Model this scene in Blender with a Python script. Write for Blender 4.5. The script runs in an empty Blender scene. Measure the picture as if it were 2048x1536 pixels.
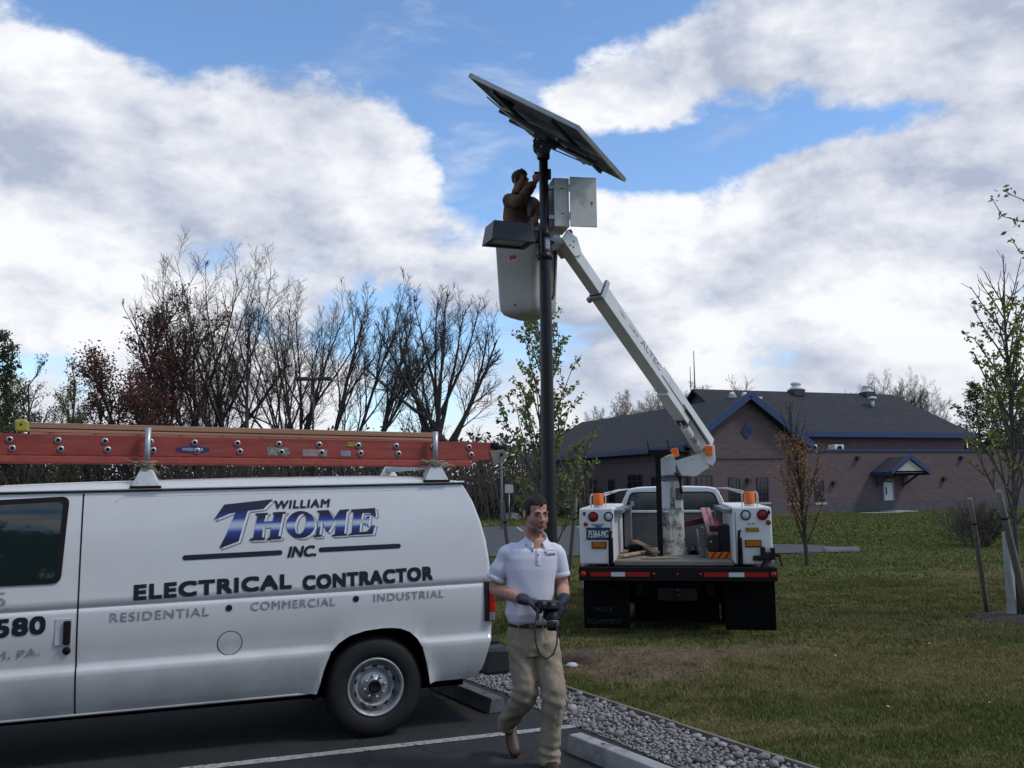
import bpy, bmesh, math, random
import numpy as np
from mathutils import Vector, Matrix

sc = bpy.context.scene
COL = sc.collection
PI = math.pi
R = math.radians

# ---------------------------------------------------------------- camera
cam_d = bpy.data.cameras.new('camera')
cam_d.sensor_fit = 'HORIZONTAL'
cam_d.sensor_width = 36.0
cam_d.lens = 32.52
cam_d.clip_start = 0.05
cam_d.clip_end = 3000.0
cam = bpy.data.objects.new('camera', cam_d)
COL.objects.link(cam)
cam.location = (0, 0, 1.85)
_pitch, _roll = math.atan(202 / 1850.0), 0.012
cam.matrix_world = (Matrix.Translation((0, 0, 1.85)) @ Matrix.Rotation(PI / 2 + _pitch, 4, 'X')
                    @ Matrix.Rotation(-_roll, 4, 'Z'))
sc.camera = cam

# ---------------------------------------------------------------- sun and sky
SUN_AZ, SUN_EL = R(104), R(50)          # azimuth from +Y towards +X
sun_d = bpy.data.lights.new('sun', 'SUN')
sun_d.energy = 1.6
sun_d.angle = R(10)
sun_d.color = (1.0, 0.95, 0.88)
sun = bpy.data.objects.new('sun', sun_d)
COL.objects.link(sun)
_sd = Vector((math.sin(SUN_AZ) * math.cos(SUN_EL), math.cos(SUN_AZ) * math.cos(SUN_EL), math.sin(SUN_EL)))
sun.rotation_euler = _sd.to_track_quat('Z', 'Y').to_euler()

sc.view_settings.view_transform = 'Standard'
sc.view_settings.look = 'None'
sc.view_settings.exposure = 0.0
sc.view_settings.gamma = 1.0
sc.view_settings.use_curve_mapping = False
sc.cycles.max_bounces = 6
sc.cycles.transparent_max_bounces = 8
sc.cycles.caustics_reflective = False
sc.cycles.caustics_refractive = False
sc.cycles.use_denoising = True

world = bpy.data.worlds.new('World')
sc.world = world
world.use_nodes = True


class NT:
    """small helper around a node tree"""
    def __init__(self, tree):
        self.t = tree
        self.n = tree.nodes
        self.l = tree.links

    def new(self, typ, **kw):
        nd = self.n.new(typ)
        for k, v in kw.items():
            setattr(nd, k, v)
        return nd

    def put(self, sock, v):
        if hasattr(v, 'is_linked') or isinstance(v, bpy.types.NodeSocket):
            self.l.new(v, sock)
        else:
            sock.default_value = v

    def m(self, op, a, b=0.0, c=None, clamp=False):
        nd = self.n.new('ShaderNodeMath')
        nd.operation = op
        nd.use_clamp = clamp
        self.put(nd.inputs[0], a)
        self.put(nd.inputs[1], b)
        if c is not None:
            self.put(nd.inputs[2], c)
        return nd.outputs[0]

    def vm(self, op, a, b):
        nd = self.n.new('ShaderNodeVectorMath')
        nd.operation = op
        self.put(nd.inputs[0], a)
        self.put(nd.inputs[1], b)
        return nd.outputs[0]

    def noise(self, vec, scale, detail=4.0, rough=0.55, dist=0.0):
        nd = self.n.new('ShaderNodeTexNoise')
        if vec is not None:
            self.l.new(vec, nd.inputs['Vector'])
        nd.inputs['Scale'].default_value = scale
        nd.inputs['Detail'].default_value = detail
        nd.inputs['Roughness'].default_value = rough
        nd.inputs['Distortion'].default_value = dist
        return nd.outputs['Fac']

    def step(self, x, lo, hi, o0=0.0, o1=1.0, smooth=True):
        nd = self.n.new('ShaderNodeMapRange')
        nd.interpolation_type = 'SMOOTHSTEP' if smooth else 'LINEAR'
        self.put(nd.inputs[0], x)
        nd.inputs[1].default_value = lo
        nd.inputs[2].default_value = hi
        nd.inputs[3].default_value = o0
        nd.inputs[4].default_value = o1
        return nd.outputs[0]

    def mix(self, fac, a, b, blend='MIX'):
        nd = self.n.new('ShaderNodeMix')
        nd.data_type = 'RGBA'
        nd.blend_type = blend
        self.put(nd.inputs['Factor'], fac)
        ia = [s for s in nd.inputs if s.name == 'A' and s.type == 'RGBA'][0]
        ib = [s for s in nd.inputs if s.name == 'B' and s.type == 'RGBA'][0]
        self.put(ia, a if not isinstance(a, tuple) else (*a[:3], 1.0))
        self.put(ib, b if not isinstance(b, tuple) else (*b[:3], 1.0))
        return [s for s in nd.outputs if s.type == 'RGBA'][0]


def build_world():
    t = NT(world.node_tree)
    t.n.clear()
    out = t.new('ShaderNodeOutputWorld')
    bg = t.new('ShaderNodeBackground')
    bg.inputs['Strength'].default_value = 0.1
    t.l.new(bg.outputs[0], out.inputs[0])
    sky = t.new('ShaderNodeTexSky', sky_type='NISHITA', sun_disc=False, sun_elevation=SUN_EL, sun_rotation=SUN_AZ,
                altitude=50.0, air_density=1.0, dust_density=0.1, ozone_density=4.0)
    tc = t.new('ShaderNodeTexCoord')
    d = tc.outputs['Generated']
    sep = t.new('ShaderNodeSeparateXYZ')
    t.l.new(d, sep.inputs[0])
    x, y, z = sep.outputs
    az = t.m('ARCTAN2', x, y)
    el = t.m('ARCSINE', z)
    # where the cloud banks and the blue gaps lie: (azimuth, elevation, half widths, weight) in radians
    blobs = [
        (-0.36, 0.30, 0.20, 0.085, 0.17),    # broad cumulus on the left
        (-0.23, 0.36, 0.12, 0.05, 0.13),
        (-0.49, 0.35, 0.10, 0.06, 0.12),
        (-0.25, 0.19, 0.30, 0.06, 0.08),     # lower left bank
        (0.17, 0.415, 0.11, 0.050, 0.20),    # bright bank, upper right
        (0.36, 0.455, 0.18, 0.045, 0.20),
        (0.53, 0.35, 0.085, 0.06, 0.17),
        (0.33, 0.265, 0.15, 0.050, 0.17),    # right bank
        (0.52, 0.25, 0.13, 0.08, 0.14),
        (0.25, 0.10, 0.50, 0.06, 0.10),      # bright haze above the horizon
        (-0.31, 0.475, 0.26, 0.038, -0.26),  # blue across the upper left
        (-0.06, 0.475, 0.09, 0.05, -0.22),
        (-0.03, 0.35, 0.050, 0.075, -0.28),  # blue gap by the panel
        (0.11, 0.333, 0.09, 0.020, -0.24),
        (0.28, 0.358, 0.10, 0.012, -0.13),
        (0.34, 0.318, 0.09, 0.022, 0.17),
        (0.44, 0.395, 0.07, 0.030, 0.10),
        (0.10, 0.250, 0.07, 0.014, -0.08),
        (0.09, 0.405, 0.07, 0.030, 0.14),
        (0.27, 0.205, 0.13, 0.05, 0.16),
        (-0.16, 0.20, 0.06, 0.02, -0.08),
        (-0.46, 0.13, 0.10, 0.03, -0.06),
    ]
    bias = None
    for a, e, wa, we, w in blobs:
        u = t.m('DIVIDE', t.m('SUBTRACT', az, a), wa)
        v = t.m('DIVIDE', t.m('SUBTRACT', el, e), we)
        q = t.m('MULTIPLY_ADD', u, u, t.m('MULTIPLY', v, v))
        g = t.m('MULTIPLY', t.m('POWER', 2.718, t.m('MULTIPLY', q, -1.0)), w)
        bias = g if bias is None else t.m('ADD', bias, g)
    P = t.vm('MULTIPLY', d, (1.0, 1.0, 1.7))
    def density(p):
        a = t.noise(p, 3.1, 10.0, 0.58, 0.1)
        return a
    D0 = density(P)
    D = t.m('ADD', D0, bias)
    Pu = t.vm('ADD', P, (0.02, 0.0, 0.13))
    D1 = density(Pu)
    mask = t.step(D, 0.475, 0.560)
    wisp = t.step(t.noise(t.vm('MULTIPLY', d, (1.0, 1.0, 3.2)), 4.4, 9.0, 0.62, 0.4), 0.52, 0.76, 0.0, 0.5)
    mask = t.m('MAXIMUM', mask, wisp)
    up = t.m('SUBTRACT', D0, D1)
    big = t.noise(t.vm('MULTIPLY', d, (1.0, 1.0, 2.8)), 6.5, 4.0, 0.55)
    shade = t.m('ADD', t.m('MULTIPLY', up, 3.2), 0.62)
    shade = t.m('ADD', shade, t.m('MULTIPLY', t.m('SUBTRACT', big, 0.5), 0.9))
    D2 = density(t.vm('ADD', P, (0.018, 0.0, 0.032)))
    relief = t.m('SUBTRACT', D0, D2)
    shade = t.m('ADD', shade, t.m('MULTIPLY', relief, 2.8))
    thick = t.step(D, 0.58, 0.95, 0.0, 0.20)
    shade = t.m('SUBTRACT', shade, thick, clamp=True)
    ccol = t.mix(shade, (4.4, 5.0, 6.4), (9.7, 9.8, 10.2))
    blue = t.mix(1.0, sky.outputs[0], (1.80, 1.92, 2.0), 'MULTIPLY')
    col = t.mix(mask, blue, ccol)
    # pale air towards the horizon
    hz = t.step(el, 0.0, 0.15, 0.6, 0.0)
    col = t.mix(hz, col, (7.2, 7.6, 8.2))
    low = t.step(z, -0.03, 0.0, 1.0, 0.0)
    col = t.mix(low, col, (0.6, 0.6, 0.55))
    t.l.new(col, bg.inputs['Color'])


build_world()

# ---------------------------------------------------------------- materials
_mats = {}


def mat(name, col, rough=0.6, metal=0.0, var=0.0, vscale=6.0, bump=0.0, bscale=60.0, col2=None, dirt=None, dscale=3.0,
        dlo=0.52, dhi=0.7, spec=0.5, coat=0.0, stretch=None, trans=0.0, ior=1.45):
    """procedural Principled material: mottled base colour, optional grime patches, fine bump"""
    if name in _mats:
        return _mats[name]
    m = bpy.data.materials.new(name)
    m.use_nodes = True
    t = NT(m.node_tree)
    b = t.n['Principled BSDF']
    b.inputs['Roughness'].default_value = rough
    b.inputs['Metallic'].default_value = metal
    b.inputs['Specular IOR Level'].default_value = spec
    b.inputs['Coat Weight'].default_value = coat
    b.inputs['Coat Roughness'].default_value = 0.08
    b.inputs['Transmission Weight'].default_value = trans
    b.inputs['IOR'].default_value = ior
    c = (*col, 1.0)
    tc = t.new('ShaderNodeTexCoord')
    v = tc.outputs['Object']
    if stretch:
        v = t.vm('MULTIPLY', v, stretch)
    b.inputs['Base Color'].default_value = c
    cur = None
    if var > 0 or col2:
        n1 = t.noise(v, vscale, 5.0, 0.6)
        f = t.step(n1, 0.32, 0.68)
        c2 = col2 if col2 else tuple(max(0.0, k * (1 - var)) for k in col)
        cur = t.mix(f, col, c2)
    if dirt:
        n2 = t.noise(v, dscale, 8.0, 0.65, 0.3)
        f2 = t.step(n2, dlo, dhi, 0.0, 0.85)
        cur = t.mix(f2, cur if cur is not None else col, dirt)
        rr = t.step(n2, dlo, dhi, rough, min(1.0, rough + 0.3))
        t.l.new(rr, b.inputs['Roughness'])
    if cur is not None:
        t.l.new(cur, b.inputs['Base Color'])
    if bump > 0:
        n3 = t.noise(v, bscale, 4.0, 0.6)
        bn = t.new('ShaderNodeBump')
        bn.inputs['Strength'].default_value = bump
        bn.inputs['Distance'].default_value = 0.02
        t.l.new(n3, bn.inputs['Height'])
        t.l.new(bn.outputs[0], b.inputs['Normal'])
    _mats[name] = m
    return m


def attr_mat(name, rough=0.85, attr='Col', var=0.25, vscale=30.0, spec=0.3, sub=0.0, bump=0.0, bscale=80.0):
    """material whose pigment comes from a colour attribute"""
    if name in _mats:
        return _mats[name]
    m = bpy.data.materials.new(name)
    m.use_nodes = True
    t = NT(m.node_tree)
    b = t.n['Principled BSDF']
    b.inputs['Roughness'].default_value = rough
    b.inputs['Specular IOR Level'].default_value = spec
    a = t.new('ShaderNodeAttribute', attribute_name=attr)
    tc = t.new('ShaderNodeTexCoord')
    n1 = t.noise(tc.outputs['Object'], vscale, 5.0, 0.6)
    f = t.step(n1, 0.3, 0.7, 1.0 - var, 1.0 + var * 0.5)
    vm = t.new('ShaderNodeVectorMath', operation='SCALE')
    t.l.new(a.outputs['Color'], vm.inputs[0])
    t.l.new(f, vm.inputs['Scale'])
    t.l.new(vm.outputs[0], b.inputs['Base Color'])
    if sub > 0:
        b.inputs['Subsurface Weight'].default_value = sub
        b.inputs['Subsurface Radius'].default_value = (0.02, 0.008, 0.004)
    if bump > 0:
        n3 = t.noise(tc.outputs['Object'], bscale, 4.0, 0.6)
        bn = t.new('ShaderNodeBump')
        bn.inputs['Strength'].default_value = bump
        bn.inputs['Distance'].default_value = 0.01
        t.l.new(n3, bn.inputs['Height'])
        t.l.new(bn.outputs[0], b.inputs['Normal'])
    _mats[name] = m
    return m


# ---------------------------------------------------------------- mesh builder
class MB:
    def __init__(self):
        self.v, self.f, self.s = [], [], []

    def add(self, vs, fs, smooth=False):
        o = len(self.v)
        self.v.extend([tuple(p) for p in vs])
        for q in fs:
            self.f.append(tuple(i + o for i in q))
            self.s.append(smooth)
        return self

    def box(self, c, s, rot=None):
        hx, hy, hz = s[0] / 2, s[1] / 2, s[2] / 2
        vs = [Vector((i * hx, j * hy, k * hz)) for k in (-1, 1) for j in (-1, 1) for i in (-1, 1)]
        c = Vector(c)
        if rot is not None:
            vs = [rot @ p for p in vs]
        return self.add([p + c for p in vs],
                        [(0, 2, 3, 1), (4, 5, 7, 6), (0, 1, 5, 4), (2, 6, 7, 3), (0, 4, 6, 2), (1, 3, 7, 5)])

    def bar(self, a, b, w, h, up=(0, 0, 1)):
        """rectangular bar from a to b, w across, h along up"""
        a, b, up = Vector(a), Vector(b), Vector(up)
        d = (b - a)
        L = d.length
        d.normalize()
        if abs(d.dot(up)) > 0.98:
            up = Vector((1, 0, 0))
        x = d.cross(up).normalized()
        u = x.cross(d).normalized()
        M = Matrix((x, d, u)).transposed()
        return self.box((a + b) / 2, (w, L, h), M)

    def tube(self, pts, r, n=8, caps=True, smooth=True):
        """round tube through pts; r number or list"""
        pts = [Vector(p) for p in pts]
        rs = r if isinstance(r, (list, tuple)) else [r] * len(pts)
        vs, fs = [], []
        prev = None
        for i, p in enumerate(pts):
            a = pts[max(0, i - 1)]
            b = pts[min(len(pts) - 1, i + 1)]
            d = (b - a).normalized()
            if prev is None:
                ref = Vector((0, 0, 1)) if abs(d.z) < 0.9 else Vector((1, 0, 0))
                x = d.cross(ref).normalized()
            else:
                x = (prev - d * prev.dot(d)).normalized()
            prev = x
            y = d.cross(x)
            for k in range(n):
                t = 2 * PI * k / n
                vs.append(p + (x * math.cos(t) + y * math.sin(t)) * rs[i])
        for i in range(len(pts) - 1):
            for k in range(n):
                k2 = (k + 1) % n
                fs.append((i * n + k, i * n + k2, (i + 1) * n + k2, (i + 1) * n + k))
        self.add(vs, fs, smooth)
        if caps:
            o = len(self.v) - len(vs)
            self.f.append(tuple(o + k for k in reversed(range(n))))
            self.s.append(False)
            e = o + (len(pts) - 1) * n
            self.f.append(tuple(e + k for k in range(n)))
            self.s.append(False)
        return self

    def lathe(self, prof, c, axis=(0, 0, 1), n=24, smooth=True):
        """prof: (radius, offset along axis)"""
        ax = Vector(axis).normalized()
        ref = Vector((0, 0, 1)) if abs(ax.z) < 0.9 else Vector((1, 0, 0))
        x = ax.cross(ref).normalized()
        y = ax.cross(x)
        c = Vector(c)
        vs, fs = [], []
        for r, h in prof:
            for k in range(n):
                t = 2 * PI * k / n
                vs.append(c + ax * h + (x * math.cos(t) + y * math.sin(t)) * max(r, 1e-5))
        for i in range(len(prof) - 1):
            for k in range(n):
                k2 = (k + 1) % n
                fs.append((i * n + k, i * n + k2, (i + 1) * n + k2, (i + 1) * n + k))
        return self.add(vs, fs, smooth)

    def prism(self, poly, d, fn=None):
        """polygon (list of 3d points) extruded by vector d"""
        d = Vector(d)
        a = [Vector(p) for p in poly]
        n = len(a)
        vs = a + [p + d for p in a]
        fs = [tuple(reversed(range(n))), tuple(range(n, 2 * n))]
        for i in range(n):
            j = (i + 1) % n
            fs.append((i, j, n + j, n + i))
        return self.add(vs, fs)

    def grid(self, rows, smooth=True, closed=False):
        """rows of equally many points"""
        n = len(rows[0])
        vs = [p for r in rows for p in r]
        fs = []
        for i in range(len(rows) - 1):
            for k in range(n if closed else n - 1):
                k2 = (k + 1) % n
                fs.append((i * n + k, i * n + k2, (i + 1) * n + k2, (i + 1) * n + k))
        return self.add(vs, fs, smooth)

    def mesh(self, name, m=None, bevel=0.0, seg=2, weld=False, fix=True, smooth_all=False):
        me = bpy.data.meshes.new(name)
        me.from_pydata(self.v, [], self.f)
        me.polygons.foreach_set('use_smooth', [True] * len(self.f) if smooth_all else self.s)
        if bevel > 0 or weld or fix:
            bm = bmesh.new()
            bm.from_mesh(me)
            if weld:
                bmesh.ops.remove_doubles(bm, verts=bm.verts, dist=1e-5)
                bmesh.ops.dissolve_degenerate(bm, edges=bm.edges, dist=1e-5)
            if fix:
                bmesh.ops.recalc_face_normals(bm, faces=bm.faces)
            if bevel > 0:
                es = [e for e in bm.edges if len(e.link_faces) == 2 and e.calc_face_angle(0) > R(35)]
                bmesh.ops.bevel(bm, geom=es, offset=bevel, segments=seg, profile=0.5, affect='EDGES', clamp_overlap=True)
            bm.to_mesh(me)
            bm.free()
        if m:
            me.materials.append(m)
        return me

    def build(self, name, m=None, parent=None, bevel=0.0, **kw):
        o = bpy.data.objects.new(name, self.mesh(name, m, bevel, **kw))
        COL.objects.link(o)
        if parent:
            o.parent = parent
        return o


def tag(o, label=None, cat=None, group=None, kind=None):
    if label:
        o['label'] = label
    if cat:
        o['category'] = cat
    if group:
        o['group'] = group
    if kind:
        o['kind'] = kind
    return o


def thing(name, loc, label, cat, rz=0.0, group=None):
    o = bpy.data.objects.new(name, None)
    o.empty_display_size = 0.2
    COL.objects.link(o)
    o.location = loc
    o.rotation_euler = (0, 0, rz)
    return tag(o, label, cat, group)


def inst(name, me, parent=None, loc=(0, 0, 0), rot=(0, 0, 0), scale=(1, 1, 1)):
    o = bpy.data.objects.new(name, me)
    COL.objects.link(o)
    o.location, o.rotation_euler, o.scale = loc, rot, scale
    if parent:
        o.parent = parent
    return o


def raw_mesh(name, verts, faces_flat, nper, m, smooth=False):
    """numpy mesh with faces of nper corners"""
    me = bpy.data.meshes.new(name)
    nv, nf = len(verts), len(faces_flat) // nper
    me.vertices.add(nv)
    me.vertices.foreach_set('co', np.asarray(verts, np.float32).ravel())
    me.loops.add(nf * nper)
    me.loops.foreach_set('vertex_index', np.asarray(faces_flat, np.int32))
    me.polygons.add(nf)
    me.polygons.foreach_set('loop_start', np.arange(0, nf * nper, nper, dtype=np.int32))
    me.polygons.foreach_set('use_smooth', np.full(nf, smooth))
    me.update(calc_edges=True)
    if m:
        me.materials.append(m)
    return me


def set_col(me, cols):
    a = me.attributes.new('Col', 'FLOAT_COLOR', 'POINT')
    c = np.ones((len(me.vertices), 4), np.float32)
    c[:, :3] = cols
    a.data.foreach_set('color', c.ravel())


def text_polys(txt, size, bold=0.0, space=1.0, shear=0.0):
    """flat triangles of a word set in the built-in face; returns (verts Nx2, faces, width)"""
    cu = bpy.data.curves.new('word', 'FONT')
    cu.body = txt
    cu.size = size
    cu.offset = bold
    cu.space_character = space
    cu.shear = shear
    cu.resolution_u = 4
    ob = bpy.data.objects.new('word', cu)
    COL.objects.link(ob)
    dg = bpy.context.evaluated_depsgraph_get()
    me = bpy.data.meshes.new_from_object(ob.evaluated_get(dg))
    vs = [(v.co.x, v.co.y) for v in me.vertices]
    fs = [tuple(p.vertices) for p in me.polygons]
    bpy.data.objects.remove(ob)
    bpy.data.curves.remove(cu)
    bpy.data.meshes.remove(me)
    xs = [p[0] for p in vs]
    ys = [p[1] for p in vs]
    x0 = min(xs)
    return [(x - x0, y) for x, y in vs], fs, max(xs) - x0, max(ys)


def fit_text(txt, x0, x1, y0, h, bold=0.0, space=1.0, shear=0.0):
    """word stretched to the width x0..x1 with capital height h on the baseline y0"""
    vs, fs, w, hh = text_polys(txt, 1.0, bold, space, shear)
    return [(x0 + (x1 - x0) * x / w, y0 + h * y / hh) for x, y in vs], fs


def smoothstep(a, b, x):
    t = np.clip((x - a) / (b - a), 0, 1)
    return t * t * (3 - 2 * t)


def ground_z(x, y):
    """height of the lawn: level round the truck, falling gently towards the building"""
    return -0.15 * smoothstep(34.0, 52.0, np.asarray(y, float))


random.seed(7)
rng = np.random.default_rng(11)

# ================================================================ MATERIAL SET
M = {}
M['van'] = mat('van_paint', (0.66, 0.66, 0.645), 0.25, 0, 0.05, 2.0, coat=0.7, dirt=(0.45, 0.44, 0.42), dscale=1.6, dlo=0.6, dhi=0.95)


def road_grime(m, lo, hi, col, k):
    """speckled road film on the lower panels"""
    t = NT(m.node_tree)
    pb = t.n['Principled BSDF']
    tc = t.new('ShaderNodeTexCoord')
    sp = t.new('ShaderNodeSeparateXYZ')
    t.l.new(tc.outputs['Object'], sp.inputs[0])
    g = t.step(sp.outputs[2], lo, hi, k, 0.0, smooth=False)
    n1 = t.step(t.noise(tc.outputs['Object'], 2.4, 8.0, 0.7), 0.35, 0.65, 0.35, 1.0)
    n2 = t.step(t.noise(tc.outputs['Object'], 120.0, 2.0, 0.5), 0.62, 0.74, 0.0, 0.6)
    f = t.m('MULTIPLY', g, t.m('ADD', n1, n2), clamp=True)
    src = pb.inputs['Base Color'].links[0].from_socket
    t.l.new(t.mix(f, src, col), pb.inputs['Base Color'])


road_grime(M['van'], 0.36, 1.0, (0.26, 0.25, 0.225), 0.55)
M['white'] = mat('white_paint', (0.72, 0.72, 0.70), 0.4, 0, 0.08, 4.0, dirt=(0.38, 0.36, 0.32), dscale=4, dlo=0.58, dhi=0.85)
M['boom'] = mat('boom_white', (0.70, 0.70, 0.67), 0.45, 0, 0.08, 3.0, dirt=(0.30, 0.28, 0.25), dscale=5, dlo=0.58, dhi=0.85)
M['boomdirty'] = mat('greasy_white', (0.62, 0.60, 0.55), 0.5, 0, 0.15, 4.0, dirt=(0.06, 0.05, 0.04), dscale=7, dlo=0.46, dhi=0.62)
M['black'] = mat('black_rubber', (0.009, 0.009, 0.010), 0.7, 0, 0.2, 20, bump=0.1, spec=0.25)
M['tyre'] = mat('tyre_rubber', (0.011, 0.011, 0.011), 0.75, 0, 0.25, 14, bump=0.25, bscale=40)
M['blackpaint'] = mat('black_paint', (0.008, 0.008, 0.009), 0.65, 0, 0.2, 12, dirt=(0.020, 0.018, 0.016), dscale=9, spec=0.2)
M['ink'] = mat('navy_black_lettering', (0.008, 0.010, 0.022), 0.45)
M['faded'] = mat('faded_grey_lettering', (0.36, 0.37, 0.39), 0.5, 0, 0.45, 25.0)
M['steel'] = mat('galvanised_steel', (0.45, 0.47, 0.48), 0.42, 0.75, 0.2, 14)
M['rim'] = mat('steel_wheel', (0.40, 0.41, 0.42), 0.42, 0.45, 0.2, 12, dirt=(0.12, 0.11, 0.10), dscale=9)
M['chrome'] = mat('chrome', (0.8, 0.8, 0.8), 0.12, 1.0)
M['glass'] = mat('tinted_glass', (0.012, 0.022, 0.022), 0.03, 0, spec=0.8)
M['redlens'] = mat('red_lens', (0.35, 0.012, 0.012), 0.2, 0, 0.2, 30)
M['amber'] = mat('amber_lens', (0.45, 0.13, 0.01), 0.25, 0, 0.25, 40)
M['orange'] = mat('orange_plastic', (0.85, 0.17, 0.012), 0.4, 0, 0.12, 8)
M['clearlens'] = mat('clear_lens', (0.55, 0.55, 0.55), 0.15, 0, 0.2, 60, bump=0.3, bscale=200)
M['ladder'] = mat('ladder_red', (0.38, 0.070, 0.050), 0.55, 0, 0.3, 5, dirt=(0.30, 0.13, 0.11), dscale=6, stretch=(0.5, 3, 3))
M['tan'] = mat('tan_fibreglass', (0.46, 0.25, 0.15), 0.6, 0, 0.25, 4, stretch=(0.4, 4, 4), bump=0.1)
M['yellow'] = mat('yellow_plastic', (0.48, 0.41, 0.06), 0.5, 0, 0.2, 9)
M['alu'] = mat('aluminium', (0.55, 0.55, 0.53), 0.4, 0.7, 0.2, 20)
M['rope'] = mat('hemp_rope', (0.42, 0.32, 0.18), 0.9, 0, 0.3, 60, bump=0.4, bscale=200)
M['pole'] = mat('bronze_pole_paint', (0.014, 0.012, 0.012), 0.42, 0.1, 0.2, 6, bump=0.05)
M['lamp'] = mat('dark_lamp_housing', (0.032, 0.031, 0.034), 0.45, 0.1, 0.15, 9)
M['lens'] = mat('lamp_lens', (0.22, 0.22, 0.21), 0.15, 0, 0.3, 40)
M['cabinet'] = mat('cabinet_cream', (0.62, 0.60, 0.53), 0.45, 0.2, 0.1, 5, dirt=(0.42, 0.40, 0.35), dscale=5)
M['frame'] = mat('panel_frame', (0.46, 0.46, 0.46), 0.5, 0.15, 0.15, 9)
M['cell'] = mat('solar_cell', (0.012, 0.016, 0.05), 0.12, 0, 0.3, 8, coat=0.6)
M['backsheet'] = mat('panel_backsheet', (0.12, 0.12, 0.12), 0.6, 0, 0.25, 5)
M['bucket'] = mat('bucket_fibreglass', (0.43, 0.40, 0.345), 0.5, 0, 0.1, 3, dirt=(0.26, 0.22, 0.16), dscale=4, dlo=0.54, dhi=0.8, stretch=(1, 1, 0.5))
M['bucketdark'] = mat('bucket_step', (0.16, 0.15, 0.09), 0.6, 0, 0.3, 8)
M['concrete'] = mat('concrete', (0.34, 0.335, 0.33), 0.85, 0, 0.25, 7, bump=0.3, bscale=70, dirt=(0.17, 0.165, 0.16), dscale=5)
M['darkconcrete'] = mat('weathered_concrete', (0.15, 0.15, 0.16), 0.85, 0, 0.35, 6, bump=0.3, bscale=70)
M['wood'] = mat('weathered_wood', (0.20, 0.18, 0.155), 0.85, 0, 0.35, 8, bump=0.3, bscale=60, stretch=(4, 4, 0.6))
M['board'] = mat('new_timber', (0.42, 0.30, 0.18), 0.8, 0, 0.3, 8)
M['skin'] = None
M['jeans'] = mat('dark_denim', (0.022, 0.026, 0.045), 0.9, 0, 0.3, 20, bump=0.2)
M['bark'] = mat('bark', (0.060, 0.050, 0.042), 0.9, 0, 0.35, 6, bump=0.4, bscale=30)
M['bark2'] = mat('grey_bark', (0.105, 0.09, 0.075), 0.9, 0, 0.35, 8, bump=0.4, bscale=40)
M['twig'] = mat('twigs', (0.075, 0.062, 0.052), 0.9, 0, 0.3, 3)
M['brass'] = mat('brass', (0.5, 0.35, 0.1), 0.35, 0.8)
M['bedmetal'] = mat('bed_grey_paint', (0.20, 0.20, 0.195), 0.55, 0.2, 0.25, 4, dirt=(0.13, 0.12, 0.11), dscale=5)
M['deckwood'] = mat('bed_deck', (0.22, 0.20, 0.155), 0.8, 0, 0.3, 7, dirt=(0.16, 0.14, 0.11), dscale=5, stretch=(0.5, 3, 3))
M['pink'] = mat('faded_pink_board', (0.50, 0.21, 0.21), 0.7, 0, 0.3, 8)
M['blueplate'] = mat('number_plate_blue', (0.02, 0.035, 0.09), 0.4, 0, 0.2, 20)
M['platewhite'] = mat('plate_figures', (0.6, 0.6, 0.6), 0.5)
M['reflwhite'] = mat('reflector_white', (0.55, 0.55, 0.58), 0.3)
M['hole'] = mat('dark_opening', (0.008, 0.008, 0.008), 0.8)
M['underbody'] = mat('underbody', (0.006, 0.006, 0.006), 0.9, 0, 0.4, 7, spec=0.1)

# ================================================================ GROUND
def hash2(ix, iy):
    h = (ix.astype(np.int64) * 374761393 + iy.astype(np.int64) * 668265263) & 0x7fffffff
    h = ((h ^ (h >> 13)) * 1274126177) & 0x7fffffff
    return ((h ^ (h >> 16)) & 0xffff) / 65535.0


def vnoise(x, y):
    x, y = np.asarray(x, float), np.asarray(y, float)
    ix, iy = np.floor(x), np.floor(y)
    fx, fy = x - ix, y - iy
    fx, fy = fx * fx * (3 - 2 * fx), fy * fy * (3 - 2 * fy)
    a, b = hash2(ix, iy), hash2(ix + 1, iy)
    c, d = hash2(ix, iy + 1), hash2(ix + 1, iy + 1)
    return (a * (1 - fx) + b * fx) * (1 - fy) + (c * (1 - fx) + d * fx) * fy


def fbm(x, y, oct=4):
    s, a, t = 0.0, 0.5, 0.0
    for i in range(oct):
        s = s + a * vnoise(x * 2 ** i + 17.3 * i, y * 2 ** i - 9.1 * i)
        t += a
        a *= 0.55
    return s / t


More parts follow.
